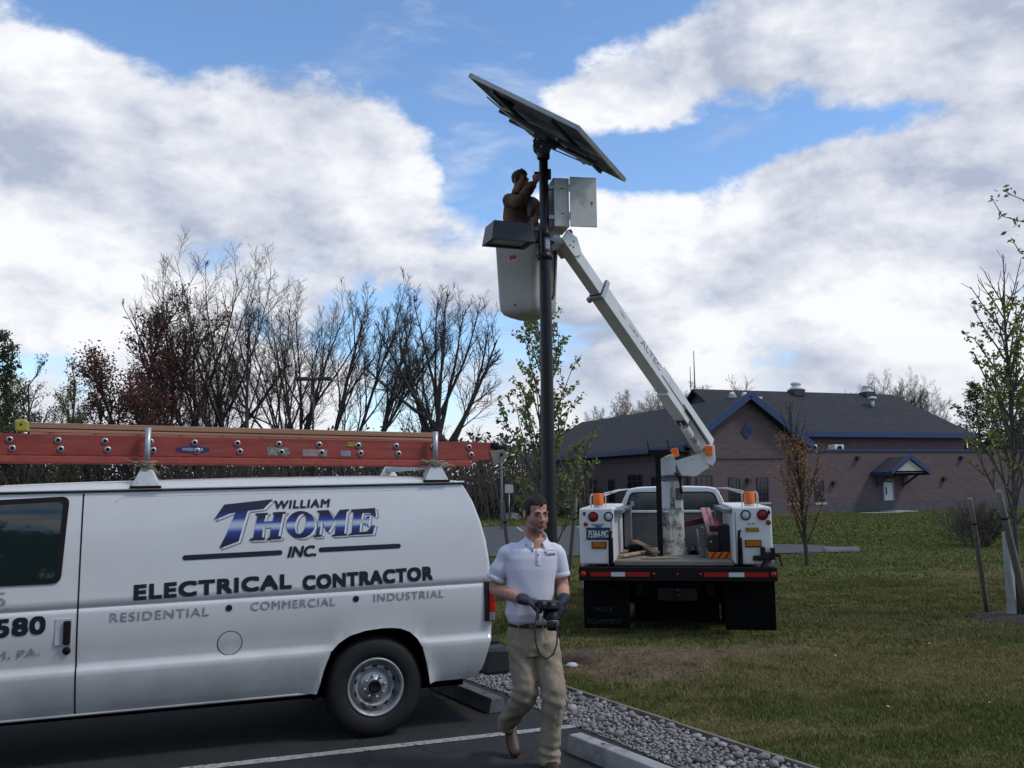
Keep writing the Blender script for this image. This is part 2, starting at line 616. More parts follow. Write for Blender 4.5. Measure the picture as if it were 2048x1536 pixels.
def lawn_col(x, y):
    """pigment of the turf: green, dry straw patches, bare dirt behind the truck"""
    n1 = fbm(x * 0.35, y * 0.9)
    n2 = fbm(x * 1.4 + 40, y * 1.6 + 7)
    n3 = fbm(x * 5.0 + 3, y * 5.0)
    g = np.stack([0.082 + 0.060 * n2, 0.108 + 0.070 * n2, 0.032 + 0.016 * n2], -1)
    straw = np.array([0.225, 0.185, 0.085])
    dirt = np.array([0.205, 0.155, 0.098])
    far = smoothstep(16, 26, y)
    w = smoothstep(0.36, 0.60, 0.55 * n1 + 0.45 * n3) * 0.78 * (1 - 0.75 * far)
    g = g * (0.86 + 0.02 * far)[..., None] * np.array([1.06, 0.98, 1.0])
    col = g * (1 - w[..., None]) + straw * w[..., None]
    d1 = np.exp(-(((x - 1.15) / 1.0) ** 2 + ((y - 9.9) / 1.0) ** 2)) * 1.25
    d2 = np.exp(-(((x - 2.6) / 1.3) ** 2 + ((y - 10.6) / 0.45) ** 2)) * 0.8
    d3 = np.exp(-(((x - 4.6) / 0.5) ** 2 + ((y - 7.1) / 0.35) ** 2)) * 0.9
    d4 = np.exp(-(((x - 6.9) / 0.7) ** 2 + ((y - 12.6) / 0.5) ** 2)) * 0.7
    d = np.clip((d1 + d2 + d3 + d4) * (0.45 + 1.1 * n3), 0, 1)
    d = smoothstep(0.36, 0.85, d) * 0.9
    col = col * (1 - d[..., None]) + dirt * d[..., None] * (0.7 + 0.6 * n3[..., None])
    return col, d, w


GE_NEAR = [(-4.2, 15.9), (-2.2, 12.2), (-1.0, 10.1), (-0.406, 9.08), (-0.033, 8.47), (0.19, 7.97), (0.523, 7.32), (0.747, 6.93), (1.093, 6.28),
           (2.2, 4.25), (4.0, 0.95), (6.2, -3.0)]
GE_FAR = [(-3.5, 16.2), (-1.6, 12.5), (-0.55, 10.4), (-0.054, 9.44), (0.16, 9.05), (0.452, 8.562), (0.9, 7.78), (1.333, 7.027), (1.812, 6.249),
          (2.95, 4.3), (4.8, 1.0), (7.0, -3.0)]


def edge_x(E, y):
    ys = np.array([p[1] for p in E][::-1])
    xs = np.array([p[0] for p in E][::-1])
    return np.interp(y, ys, xs)


def build_ground():
    xs = np.concatenate([-np.geomspace(1500, 5, 28), np.arange(-4, 16.01, 0.14), np.geomspace(17, 1500, 26)])
    ys = np.concatenate([[-60, -30, -14, -6, -2, 1, 3], np.arange(4, 38.01, 0.14), np.geomspace(39, 2500, 36)])
    X, Y = np.meshgrid(xs, ys)
    Z = ground_z(X, Y) + 0.015 * (fbm(X * 0.8, Y * 0.8, 3) - 0.5) * (Y > 9) - 0.01
    V = np.stack([X, Y, Z], -1).reshape(-1, 3)
    nx, ny = len(xs), len(ys)
    i = np.arange(nx - 1)[None, :] + nx * np.arange(ny - 1)[:, None]
    F = np.stack([i, i + 1, i + 1 + nx, i + nx], -1).reshape(-1)
    me = raw_mesh('lawn', V, F, 4, attr_mat('turf_soil', 1.0, spec=0.04, var=0.35, vscale=9.0, bump=0.5, bscale=30.0), True)
    c, d, w = lawn_col(V[:, 0], V[:, 1])
    set_col(me, c * 0.62)
    tag(inst('lawn', me), kind='structure')

    asph = mat('asphalt', (0.026, 0.026, 0.027), 0.85, 0, 0.3, 3.0, bump=0.5, bscale=160, dirt=(0.042, 0.041, 0.041), dscale=2.2, dlo=0.55, dhi=0.9)
    asph2 = mat('distant_asphalt', (0.062, 0.062, 0.065), 0.9, 0, 0.2, 1.0, bump=0.2, bscale=60)
    # parking lot the van stands on
    mb = MB()
    rows = [[(-40.0, y, 0.004), (x - 0.02, y, 0.004)] for x, y in GE_NEAR]
    mb.grid(rows, smooth=False)
    tag(mb.build('parking_lot', asph), kind='structure')
    # fine pale aggregate and tar streaks in the asphalt
    t = NT(asph.node_tree)
    pb = t.n['Principled BSDF']
    tc = t.new('ShaderNodeTexCoord')
    src = pb.inputs['Base Color'].links[0].from_socket
    sp = t.step(t.noise(tc.outputs['Object'], 190.0, 2.0, 0.5), 0.60, 0.72, 0.0, 0.55)
    c1 = t.mix(sp, src, (0.10, 0.10, 0.098))
    vo = t.new('ShaderNodeTexVoronoi', feature='DISTANCE_TO_EDGE')
    vo.inputs['Scale'].default_value = 0.55
    wv = t.noise(tc.outputs['Object'], 2.2, 5.0, 0.6)
    va = t.new('ShaderNodeVectorMath', operation='SCALE')
    cmb = t.new('ShaderNodeCombineXYZ')
    t.l.new(wv, cmb.inputs[0])
    t.l.new(wv, cmb.inputs[1])
    t.l.new(t.vm('ADD', tc.outputs['Object'], cmb.outputs[0]), vo.inputs['Vector'])
    ck = t.step(vo.outputs['Distance'], 0.004, 0.010, 0.75, 0.0)
    c2 = t.mix(ck, c1, (0.006, 0.006, 0.006))
    t.l.new(c2, pb.inputs['Base Color'])
    # painted stall line
    mb = MB()
    A, B = Vector((0.56, 7.385, 0.008)), Vector((-4.6, 5.455, 0.008))
    n = Vector((0.35, -0.937, 0)) * 0.05
    q = []
    for k in range(40):
        p = A.lerp(B, k / 39)
        w = 0.9 + 0.2 * random.random()
        q.append([p + n * w, p - n * w])
    mb.grid(q, smooth=False)
    paint = mat('worn_line_paint', (0.38, 0.38, 0.36), 0.8, 0, 0.25, 20, dirt=(0.07, 0.07, 0.07), dscale=28, dlo=0.52, dhi=0.62)
    tag(mb.build('painted_line', paint), kind='structure')
    # distant lot behind the van and the truck
    mb = MB()
    ring = [(-70, 24.3), (-10, 24.4), (2, 24.6), (8.4, 24.9), (9.1, 25.6), (9.0, 27.0), (8.2, 28.0), (4.6, 28.8), (3.9, 32), (3.7, 43.5), (-70, 44.5)]
    ys2 = np.arange(24.4, 44.4, 0.8)
    def xr(y):
        return float(np.interp(y, [24.3, 24.9, 25.6, 27.0, 28.0, 28.8, 32, 43.5, 45], [7.8, 8.4, 9.1, 9.0, 8.2, 4.6, 3.9, 3.7, 3.6]))
    rows = [[(-70, y, float(ground_z(0, y)) + 0.012), (0, y, float(ground_z(0, y)) + 0.012), (xr(y), y, float(ground_z(0, y)) + 0.012)] for y in ys2]
    mb.grid(rows, smooth=False)
    tag(mb.build('distant_parking_lot', asph2), kind='structure')
    # stall lines on it
    mb = MB()
    for k in range(10):
        x = 3.0 - k * 2.7
        mb.grid([[(x, 37.6, -0.0), (x + 0.12, 37.6, -0.0)], [(x - 0.2, 42.4, -0.05), (x - 0.08, 42.4, -0.05)]], smooth=False)
    tag(mb.build('distant_stall_marking', paint), kind='structure')

    # gravel bed
    mb = MB()
    rows = []
    for k in range(60):
        y = 16.0 - k * 0.3
        rows.append([(float(edge_x(GE_NEAR, y)) - 0.02, y, 0.006), (float(edge_x(GE_FAR, y)) + 0.02, y, 0.006)])
    mb.grid(rows, smooth=False)
    bed = mb.build('gravel_bed', mat('gravel_soil', (0.07, 0.065, 0.06), 0.95, 0, 0.4, 30, bump=0.6, bscale=60))
    tag(bed, kind='structure')
    # edging strip between stones and turf
    mb = MB()
    rows = []
    for k in range(120):
        y = 16.0 - k * 0.15
        x = float(edge_x(GE_FAR, y)) + 0.03 + 0.03 * (vnoise(y * 1.3, 2.0) - 0.5)
        h = 0.035 + 0.012 * float(vnoise(y * 2.0, 8.0))
        rows.append([(x - 0.018, y, -0.02), (x - 0.016, y, h), (x + 0.016, y + 0.006, h), (x + 0.018, y, -0.02)])
    mb.grid(rows, smooth=False)
    tag(mb.build('edging_strip', mat('edging_plastic', (0.20, 0.175, 0.14), 0.7, 0, 0.3, 5)), kind='structure')

    # stones
    variants = []
    for k in range(10):
        bm = bmesh.new()
        bmesh.ops.create_icosphere(bm, subdivisions=2 if k < 4 else 1, radius=0.5)
        sx, sy, sz = random.uniform(0.8, 1.2), random.uniform(0.65, 1.0), random.uniform(0.5, 0.75)
        sh = [Vector((random.gauss(0, 1), random.gauss(0, 1), random.gauss(0, 1))).normalized() for _ in range(5)]
        for v in bm.verts:
            n_ = v.co.normalized()
            f = 1.0
            for s_ in sh:
                dd = n_.dot(s_)
                if dd > 0.62:
                    f *= 1 - 0.55 * (dd - 0.62)
            v.co = Vector((n_.x * sx, n_.y * sy, n_.z * sz)) * 0.5 * f
        me = bpy.data.meshes.new('stone')
        bm.to_mesh(me)
        bm.free()
        for p in me.polygons:
            p.use_smooth = True
        me.materials.append([mat('stone_grey', (0.30, 0.29, 0.28), 0.85, 0, 0.35, 9, bump=0.3),
                             mat('stone_pale', (0.42, 0.40, 0.37), 0.85, 0, 0.3, 9, bump=0.3),
                             mat('stone_dark', (0.18, 0.175, 0.17), 0.8, 0, 0.35, 9, bump=0.3),
                             mat('stone_rosy', (0.28, 0.225, 0.21), 0.85, 0, 0.3, 9, bump=0.3)][[0, 1, 2, 3, 0, 1, 0, 2, 0, 3][k]])
        variants.append(me)
    pts = []
    tries = 0
    cell = {}
    while len(pts) < 3600 and tries < 80000:
        tries += 1
        y = random.uniform(5.4, 11.2)
        x0, x1 = float(edge_x(GE_NEAR, y)), float(edge_x(GE_FAR, y))
        x = random.uniform(x0 - 0.06, x1 - 0.01)
        s = random.choice((0.025, 0.034, 0.04, 0.045, 0.05, 0.06, 0.075, 0.095)) * random.uniform(0.85, 1.15)
        if x < x0 + 0.05:
            s *= 0.6
        key = (int(x / 0.12), int(y / 0.12))
        ok = True
        for i in (-1, 0, 1):
            for j in (-1, 0, 1):
                for (px, py, ps) in cell.get((key[0] + i, key[1] + j), ()):
                    if (px - x) ** 2 + (py - y) ** 2 < (0.40 * (ps + s)) ** 2:
                        ok = False
        if ok:
            cell.setdefault(key, []).append((x, y, s))
            pts.append((x, y, s))
    pts.sort(key=lambda p: -p[2] / p[1])
    vis = [p for p in pts if p[1] > 6.0]
    top = set(vis[:295])
    mb_all = {}
    for p in pts:
        x, y, s = p
        k = random.randrange(10)
        rot = (random.uniform(-.3, .3), random.uniform(-.3, .3), random.uniform(0, 6.3))
        zc = 0.006 + s * 0.2
        if p in top:
            inst('stone', variants[k], bed, (x, y, zc), rot, (s, s, s))
        else:
            mb_all.setdefault(k, []).append((x, y, zc, rot, s))
    # the remaining small stones
    V, F = [], []
    for k, lst in mb_all.items():
        co = np.array([v.co for v in variants[k].vertices])
        fc = np.array([list(p.vertices) for p in variants[k].polygons])
        for (x, y, zc, rot, s) in lst:
            Rm = np.array(Matrix.Rotation(rot[2], 3, 'Z') @ Matrix.Rotation(rot[0], 3, 'X'))
            F.append(fc + len(V) * 0 + sum(len(a) for a in V))
            V.append(co @ Rm.T * s + np.array([x, y, zc]))
    Vn, Fn = np.concatenate(V), np.concatenate(F).reshape(-1)
    me = raw_mesh('small_stones', Vn, Fn, 3, mat('stone_grey', (0.26, 0.26, 0.265)), True)
    o = inst('small_stones', me, bed)
    tag(o, kind='stuff')

    # grass blades
    def blades(n, x0, x1, y0, y1, w, h0, h1):
        x = rng.uniform(x0, x1, n)
        y = rng.uniform(y0, y1, n)
        px = 1024 + 1850 * x / y
        ok = (x > edge_x(GE_FAR, y) + 0.05) & (px < 2110) & (px > 900)
        lot = (y > 24.2) & (x < np.interp(y, [24.2, 24.9, 25.6, 27.0, 28.0, 28.8, 32, 43.5], [7.9, 8.5, 9.2, 9.1, 8.3, 4.7, 4.0, 3.8])) & (y < 44.5)
        ok &= ~lot
        x, y = x[ok], y[ok]
        c, d, wv = lawn_col(x, y)
        keep = rng.random(len(x)) > d * 0.80
        x, y, c, wv = x[keep], y[keep], c[keep], wv[keep]
        n = len(x)
        clump = fbm(x * 3.0 + 5, y * 3.0, 3)
        h = rng.uniform(h0, h1, n) * (0.45 + 1.1 * clump) * (1 - 0.35 * wv)
        th = rng.uniform(0, 2 * PI, n)
        ld = rng.uniform(0, 2 * PI, n)
        le = rng.uniform(0.2, 0.9, n) * h
        z = ground_z(x, y) - 0.012
        ww = w * rng.uniform(0.7, 1.3, n)
        dx, dy = np.cos(th) * ww / 2, np.sin(th) * ww / 2
        V = np.empty((n, 3, 3))
        V[:, 0] = np.stack([x - dx, y - dy, z], -1)
        V[:, 1] = np.stack([x + dx, y + dy, z], -1)
        V[:, 2] = np.stack([x + np.cos(ld) * le, y + np.sin(ld) * le, z + h], -1)
        k = rng.uniform(0.7, 1.45, n)[:, None]
        yel = (rng.random(n) < 0.16)[:, None]
        c = np.where(yel, c * 0.4 + np.array([0.20, 0.17, 0.08]) * 0.7, c) * k
        return V.reshape(-1, 3), np.repeat(c, 3, 0)
    parts = [blades(210000, -0.3, 7.2, 5.6, 10.5, 0.007, 0.018, 0.048),
             blades(170000, -0.3, 10.5, 10.5, 18.0, 0.012, 0.02, 0.05),
             blades(90000, -1.5, 19.0, 18.0, 34.0, 0.03, 0.025, 0.055),
             blades(90000, -3.0, 34.0, 28.0, 57.0, 0.07, 0.03, 0.07)]
    V = np.concatenate([p[0] for p in parts])
    C = np.concatenate([p[1] for p in parts])
    me = raw_mesh('grass', V, np.arange(len(V)), 3, attr_mat('grass_blades', 1.0, var=0.1, vscale=3.0, spec=0.04))
    set_col(me, C)
    tag(inst('grass', me), kind='stuff')
    # fallen yellow blossoms and leaf litter
    mb = MB()
    for k in range(26):
        y = random.uniform(6.4, 15)
        x = random.uniform(float(edge_x(GE_FAR, y)) + 0.2, 0.52 * y)
        if abs(x - 5.2) > 2.2 and random.random() < 0.5:
            continue
        a = random.uniform(0, 6.3)
        s = random.uniform(0.010, 0.018)
        mb.lathe([(0.001, 0.045), (s, 0.052), (s * 0.6, 0.046)], (x, y, 0.0), (math.cos(a) * 0.3, math.sin(a) * 0.3, 1), 6)
    o = mb.build('dandelion_blossoms', mat('dandelion_yellow', (0.55, 0.42, 0.04), 0.8))
    tag(o, kind='stuff')


build_ground()


# ---------------------------------------------------------------- wheel stops
def wheel_stop(A, B, m, label):
    A, B = Vector(A), Vector(B)
    d = (B - A)
    L = d.length
    o = thing('wheel_stop', (*((A + B) / 2).xy, 0.004), label, 'wheel stop', math.atan2(d.y, d.x), 'concrete wheel stops')
    mb = MB()
    sec = [(-0.078, 0.0), (-0.074, 0.04), (-0.052, 0.118), (0.052, 0.118), (0.074, 0.04), (0.078, 0.0)]
    for a in (-1,):
        mb.prism([(-L / 2, y, z) for y, z in sec], (L, 0, 0))
    mb.build('block', m, o, bevel=0.008)
    for sx in (-0.32, 0.32):
        p = MB().lathe([(0.0, 0.006), (0.014, 0.006), (0.016, 0.0)], (sx * L, 0, 0.117), n=10)
        p.build('anchor_pin', mat('rusty_pin', (0.12, 0.06, 0.035), 0.8), o)
    return o


wheel_stop((-0.72, 8.79, 0), (-0.15, 7.79, 0), M['darkconcrete'], 'dark weathered wheel stop behind the rear bumper of the white van')
wheel_stop((0.41, 6.69, 0), (1.36, 5.12, 0), M['concrete'], 'pale grey wheel stop on the asphalt at the bottom edge, right of the walking man')
wheel_stop((8.12, 24.6, 0), (9.05, 24.66, 0), mat('stop_grey', (0.22, 0.22, 0.22), 0.9, 0, 0.2, 5), 'small white wheel stop lying far off on the lawn right of the truck')

mb = MB()
mb.lathe([(0.001, -0.03), (0.05, -0.012), (0.065, 0.012), (0.04, 0.032), (0.001, 0.040)], (0.58, 9.72, 0.0), n=9)
tag(mb.build('rock', mat('stone_white', (0.55, 0.55, 0.57), 0.8, 0, 0.2, 12), bevel=0.01), 'small whitish rock on the bare dirt at the foot of the black pole', 'rock')
mb = MB()
rows = []
for k in range(7):
    r = 0.25 * math.cos(k / 6 * PI / 2)
    rows.append([(0.68 + r * math.cos(t) * random.uniform(.85, 1.15), 10.05 + r * 0.8 * math.sin(t) * random.uniform(.85, 1.15), 0.11 * math.sin(k / 6 * PI / 2) - 0.03) for t in np.linspace(0, 2 * PI, 15)[:-1]])
mb.grid(rows, closed=True)
tag(mb.build('dirt_mound', mat('dark_soil', (0.085, 0.058, 0.042), 0.95, 0, 0.4, 14, bump=0.8, bscale=40)), kind='structure')

# ================================================================ BRICK BUILDING
def brick_mat():
    m = bpy.data.materials.new('brick_wall')
    m.use_nodes = True
    t = NT(m.node_tree)
    b = t.n['Principled BSDF']
    b.inputs['Roughness'].default_value = 0.9
    tc = t.new('ShaderNodeTexCoord')
    geo = t.new('ShaderNodeSeparateXYZ')
    t.l.new(tc.outputs['Object'], geo.inputs[0])
    cb = t.new('ShaderNodeCombineXYZ')
    t.l.new(t.m('ADD', geo.outputs[0], geo.outputs[1]), cb.inputs[0])
    t.l.new(geo.outputs[2], cb.inputs[1])
    br = t.new('ShaderNodeTexBrick')
    t.l.new(cb.outputs[0], br.inputs['Vector'])
    br.inputs['Scale'].default_value = 1.0
    br.inputs['Brick Width'].default_value = 0.40
    br.inputs['Row Height'].default_value = 0.20
    br.inputs['Mortar Size'].default_value = 0.012
    br.inputs['Color1'].default_value = (0.100, 0.063, 0.064, 1)
    br.inputs['Color2'].default_value = (0.128, 0.080, 0.079, 1)
    br.inputs['Mortar'].default_value = (0.12, 0.105, 0.105, 1)
    n = t.noise(tc.outputs['Object'], 0.8, 5, 0.6)
    c = t.mix(t.step(n, 0.35, 0.7, 0, 0.18), br.outputs['Color'], (0.078, 0.058, 0.064))
    t.l.new(c, b.inputs['Base Color'])
    return m


def roof_mat():
    m = bpy.data.materials.new('roof_shingles')
    m.use_nodes = True
    t = NT(m.node_tree)
    b = t.n['Principled BSDF']
    b.inputs['Roughness'].default_value = 0.95
    tc = t.new('ShaderNodeTexCoord')
    geo = t.new('ShaderNodeSeparateXYZ')
    t.l.new(tc.outputs['Object'], geo.inputs[0])
    cb = t.new('ShaderNodeCombineXYZ')
    t.l.new(t.m('ADD', geo.outputs[0], geo.outputs[1]), cb.inputs[0])
    t.l.new(t.m('MULTIPLY', geo.outputs[2], 1.0), cb.inputs[1])
    br = t.new('ShaderNodeTexBrick')
    t.l.new(cb.outputs[0], br.inputs['Vector'])
    br.inputs['Scale'].default_value = 1.0
    br.inputs['Brick Width'].default_value = 0.45
    br.inputs['Row Height'].default_value = 0.14
    br.inputs['Mortar Size'].default_value = 0.008
    br.inputs['Color1'].default_value = (0.020, 0.020, 0.023, 1)
    br.inputs['Color2'].default_value = (0.034, 0.034, 0.038, 1)
    br.inputs['Mortar'].default_value = (0.016, 0.016, 0.018, 1)
    n = t.noise(tc.outputs['Object'], 0.5, 5, 0.6)
    c = t.mix(t.step(n, 0.35, 0.7, 0, 0.4), br.outputs['Color'], (0.024, 0.025, 0.029))
    t.l.new(c, b.inputs['Base Color'])
    return m


def build_building():
    BR, RF = brick_mat(), roof_mat()
    blue = mat('blue_trim', (0.022, 0.045, 0.13), 0.5, 0, 0.2, 2)
    cmu = mat('grey_block', (0.10, 0.09, 0.095), 0.9, 0, 0.25, 3)
    soff = mat('soffit', (0.10, 0.10, 0.105), 0.9)
    pane = mat('dark_window_glass', (0.012, 0.014, 0.018), 0.06, 0, spec=0.7)
    wfr = mat('dark_window_frame', (0.03, 0.03, 0.033), 0.5)
    stone = mat('pale_sill', (0.36, 0.36, 0.35), 0.85)
    G = -0.17
    o = thing('brick_building', (21.334, 60.0, 0), 'low dark brick building with grey shingle roofs and blue trim beyond the lawn', 'building', R(20.5))

    # ---- walls: wing with the gable, flat-roofed front, main block
    mb = MB()
    gx0, gx1, gp, eave, ridge = -11.33, -3.3, -7.28, 4.13, 7.1
    wing_len = 27.0
    # gable front wall with diamond left in as a recess panel (built as a part)
    mb.prism([(gx0, 0, G), (gx1, 0, G), (gx1, 0, eave), (gp, 0, ridge - 0.06), (gx0, 0, eave)], (0, 0.3, 0))
    mb.box((gx0 + 0.15, wing_len / 2 + 0.3, (eave + G) / 2), (0.3, wing_len - 0.6, eave - G))
    mb.box(((gx0 + gx1) / 2, wing_len + 0.15, (eave + G) / 2), (gx1 - gx0, 0.3, eave - G))
    w = mb.build('gable_wing_wall', BR, o)
    mb = MB()
    mb.box((8.2, 0.45, (3.78 + G) / 2), (22.6, 0.3, 3.78 - G))
    mb.box((19.35, 3.3, (3.78 + G) / 2), (0.3, 5.4, 3.78 - G))
    w2 = mb.build('front_wall', BR, o)
    mb = MB()
    mb.box((5.0, 4.4, 4.4), (19.4, 0.3, 1.6))
    mb.box((14.55, 9.2, 2.5), (0.3, 9.0, 5.2))
    mb.prism([(-5.0, 4.6, 4.4), (-5.0, 14.0, 4.4), (-5.0, 14.0, 5.2), (-5.0, 9.0, 8.40), (-5.0, 4.6, 5.2)], (0.3, 0, 0))
    w3 = mb.build('main_block_wall', BR, o)
    # base course of grey block and string course
    mb = MB()
    mb.box((8.2, 0.26, 0.19), (22.5, 0.10, 0.72))
    mb.box(((gx0 + gx1) / 2, -0.04, 0.19), (gx1 - gx0 + 0.1, 0.10, 0.72))
    mb.box((gx0 - 0.04, wing_len / 2 + 0.02, 0.19), (0.10, wing_len, 0.72))
    mb.build('base_course', cmu, o)
    mb = MB()
    mb.box(((gx0 + gx1) / 2, -0.03, 3.40), (gx1 - gx0 + 0.06, 0.08, 0.20))
    mb.box((gx0 - 0.03, wing_len / 2 + 0.02, 3.40), (0.08, wing_len, 0.20))
    mb.build('string_course', cmu, o)

    # ---- roofs (thick slabs)
    def slab(name, polys, th=0.16):
        m_ = MB()
        for p in polys:
            m_.prism(p, (0, 0, -th))
        return m_.build(name, RF, o, fix=True)
    ov = 0.55
    ez = eave - 0.05
    k = (ridge - ez) / 4.6
    hip = wing_len + 0.5
    slab('wing_roof', [
        [(gx0 - ov, -ov, ez), (gp, -ov, ridge + 0.1), (gp, 24.3, ridge + 0.1), (gx0 - ov, hip, ez)],
        [(gp, -ov, ridge + 0.1), (gx1 + ov, -ov, ez), (gx1 + ov, hip, ez), (gp, 24.3, ridge + 0.1)],
        [(gx0 - ov, hip, ez), (gp, 24.3, ridge + 0.1), (gx1 + ov, hip, ez)]])
    slab('main_roof', [
        [(-5.5, 3.7, 5.25), (15.2, 3.7, 5.25), (12.7, 9.0, 8.6), (-5.5, 9.0, 8.6)],
        [(-5.5, 9.0, 8.6), (12.7, 9.0, 8.6), (15.2, 14.3, 5.25), (-5.5, 14.3, 5.25)],
        [(15.2, 3.7, 5.25), (15.2, 14.3, 5.25), (12.7, 9.0, 8.6)]])
    mb = MB()
    mb.box((8.2, 3.2, 3.66), (22.4, 5.2, 0.12))
    mb.build('flat_roof', soff, o)
    # ---- blue fascia, rakes and copings
    mb = MB()
    mb.bar((gx0 - ov - 0.02, -ov - 0.05, ez + 0.0), (gp, -ov - 0.05, ridge + 0.12), 0.10, 0.42)
    mb.build('rake_board', blue, o)
    mb = MB()
    mb.bar((gp, -ov - 0.05, ridge + 0.12), (gx1 + ov + 0.02, -ov - 0.05, ez + 0.0), 0.10, 0.42)
    mb.build('rake_board', blue, o)
    mb = MB()
    mb.box((gx0 - ov - 0.05, hip / 2, ez - 0.14), (0.10, hip + ov, 0.34))
    mb.build('fascia', blue, o)
    mb = MB()
    mb.box((gx0 - ov / 2, hip / 2, ez - 0.33), (ov, hip, 0.05))
    mb.build('soffit', soff, o)
    mb = MB()
    mb.box((4.85, 3.62, 5.08), (20.8, 0.12, 0.34))
    mb.box((15.25, 9.0, 5.08), (0.12, 10.6, 0.34))
    mb.build('fascia', blue, o)
    mb = MB()
    mb.box((4.85, 4.0, 4.9), (20.4, 0.6, 0.05))
    mb.build('soffit', soff, o)
    mb = MB()
    mb.box((8.25, 0.43, 3.84), (22.9, 0.42, 0.13))
    mb.build('coping', blue, o)

    # ---- blue diamond in the gable
    mb = MB()
    mb.prism([(gp, -0.05, 5.46), (gp + 0.43, -0.05, 4.98), (gp, -0.05, 4.50), (gp - 0.43, -0.05, 4.98)], (0, 0.06, 0))
    dm = mb.build('gable_vent', blue, o)
    mb = MB()
    for i in range(-3, 4):
        wd = 0.43 - abs(i) * 0.11
        mb.box((gp, -0.065, 4.98 + i * 0.12), (wd * 1.8, 0.03, 0.03))
    mb.build('louvre', mat('blue_dark', (0.012, 0.025, 0.08), 0.5), dm)

    # ---- windows
    def window(x0, x1, z0, z1, y=0.0, nx=3, nz=5, side=False):
        def P(x, yy, z):
            return (x, y + yy, z) if not side else (gx0 + yy, x, z)
        def bx(mb_, xa, xb, za, zb, ya, yb):
            if side:
                mb_.box((gx0 + (ya + yb) / 2, (xa + xb) / 2, (za + zb) / 2), (abs(yb - ya), abs(xb - xa), zb - za))
            else:
                mb_.box(((xa + xb) / 2, y + (ya + yb) / 2, (za + zb) / 2), (abs(xb - xa), abs(yb - ya), zb - za))
        f = MB()
        bx(f, x0, x0 + 0.07, z0, z1, -0.05, 0.02)
        bx(f, x1 - 0.07, x1, z0, z1, -0.05, 0.02)
        bx(f, x0 + 0.07, x1 - 0.07, z0, z0 + 0.07, -0.05, 0.02)
        bx(f, x0 + 0.07, x1 - 0.07, z1 - 0.07, z1, -0.05, 0.02)
        wo = f.build('window', wfr, o)
        p = MB()
        bx(p, x0 + 0.06, x1 - 0.06, z0 + 0.06, z1 - 0.06, -0.018, 0.01)
        p.build('pane', pane, wo)
        if nx:
            g = MB()
            for i in range(1, nx):
                xx = x0 + (x1 - x0) * i / nx
                bx(g, xx - 0.018, xx + 0.018, z0 + 0.07, z1 - 0.07, -0.035, -0.02)
            for i in range(1, nz):
                zz = z0 + (z1 - z0) * i / nz
                bx(g, x0 + 0.07, x1 - 0.07, zz - 0.018, zz + 0.018, -0.04, -0.036)
            tag(g.build('muntin_grid', wfr, wo), kind='stuff')
        s = MB()
        bx(s, x0 - 0.06, x1 + 0.06, z0 - 0.12, z0 - 0.005, -0.14, 0.02)
        s.build('sill', stone, wo)
    window(-8.70, -7.87, 0.62, 2.15)
    window(-6.67, -5.82, 0.60, 2.14)
    window(-11.0, -9.85, 0.62, 2.30)
    window(-4.40, -3.75, 0.52, 1.95)
    window(-2.10, -1.36, 0.50, 1.95, y=0.3)
    for (y0, y1, za, zb, nx) in ((16.4, 17.2, 0.5, 2.4, 2), (13.0, 14.2, 0.5, 2.2, 2), (10.2, 11.2, 0.5, 2.2, 2), (6.1, 8.2, 0.5, 2.5, 3), (3.6, 4.9, 0.5, 2.3, 2), (20.0, 21.2, 0.5, 2.3, 2)):
        window(y0, y1, za, zb, 0, nx, 4, True)
    # ---- door with canopy
    d = MB().box((3.78, 0.27, 0.78), (0.74, 0.06, 1.90)).build('door', mat('pale_door', (0.55, 0.58, 0.60), 0.5, 0, 0.05, 3), o, bevel=0.01)
    MB().box((3.58, 0.235, 1.17), (0.09, 0.02, 0.52)).build('door_light', pane, d)
    MB().tube([(4.06, 0.22, 0.75), (4.06, 0.17, 0.75), (3.97, 0.17, 0.75)], 0.015, 6).build('handle', M['steel'], d)
    f = MB()
    f.box((3.36, 0.26, 0.82), (0.09, 0.10, 2.0))
    f.box((4.20, 0.26, 0.82), (0.09, 0.10, 2.0))
    f.box((3.78, 0.26, 1.88), (0.93, 0.10, 0.12))
    f.build('door_frame', mat('door_frame_grey', (0.20, 0.21, 0.22), 0.5), o)
    MB().box((3.8, -0.5, G - 0.02), (1.8, 1.6, 0.14)).build('door_step', stone, o)
    can = MB()
    cx, cw, cz, ct = 4.0, 1.55, 2.40, 3.38
    for s in (-1, 1):
        can.prism([(cx + s * cw, -1.55, cz), (cx, -1.55, ct), (cx, 0.3, ct), (cx + s * cw, 0.3, cz)], (0, 0, -0.12))
    c = can.build('door_canopy', RF, o)
    r_ = MB()
    for s in (-1, 1):
        r_.bar((cx + s * (cw + 0.04), -1.60, cz - 0.05), (cx, -1.60, ct + 0.02), 0.08, 0.26)
        r_.box((cx + s * (cw + 0.03), -0.65, cz - 0.12), (0.08, 1.86, 0.2))
    r_.build('canopy_fascia', blue, c)
    MB().prism([(cx - cw + 0.35, -1.50, cz + 0.06), (cx + cw - 0.35, -1.50, cz + 0.06), (cx, -1.50, ct - 0.2)], (0, 0.06, 0)).build('canopy_gable', mat('canopy_board', (0.42, 0.38, 0.33), 0.8), c)
    MB().box((cx, -0.62, cz - 0.06), (2.3, 1.7, 0.05)).build('canopy_ceiling', soff, c)
    for s in (-1, 1):
        b_ = MB()
        b_.bar((cx + s * 1.1, 0.25, 1.55), (cx + s * 1.1, -1.2, cz - 0.1), 0.10, 0.12)
        b_.bar((cx + s * 1.1, 0.24, 1.4), (cx + s * 1.1, 0.24, cz - 0.1), 0.10, 0.12)
        b_.build('canopy_bracket', mat('bracket_blue', (0.03, 0.05, 0.1), 0.5), c)
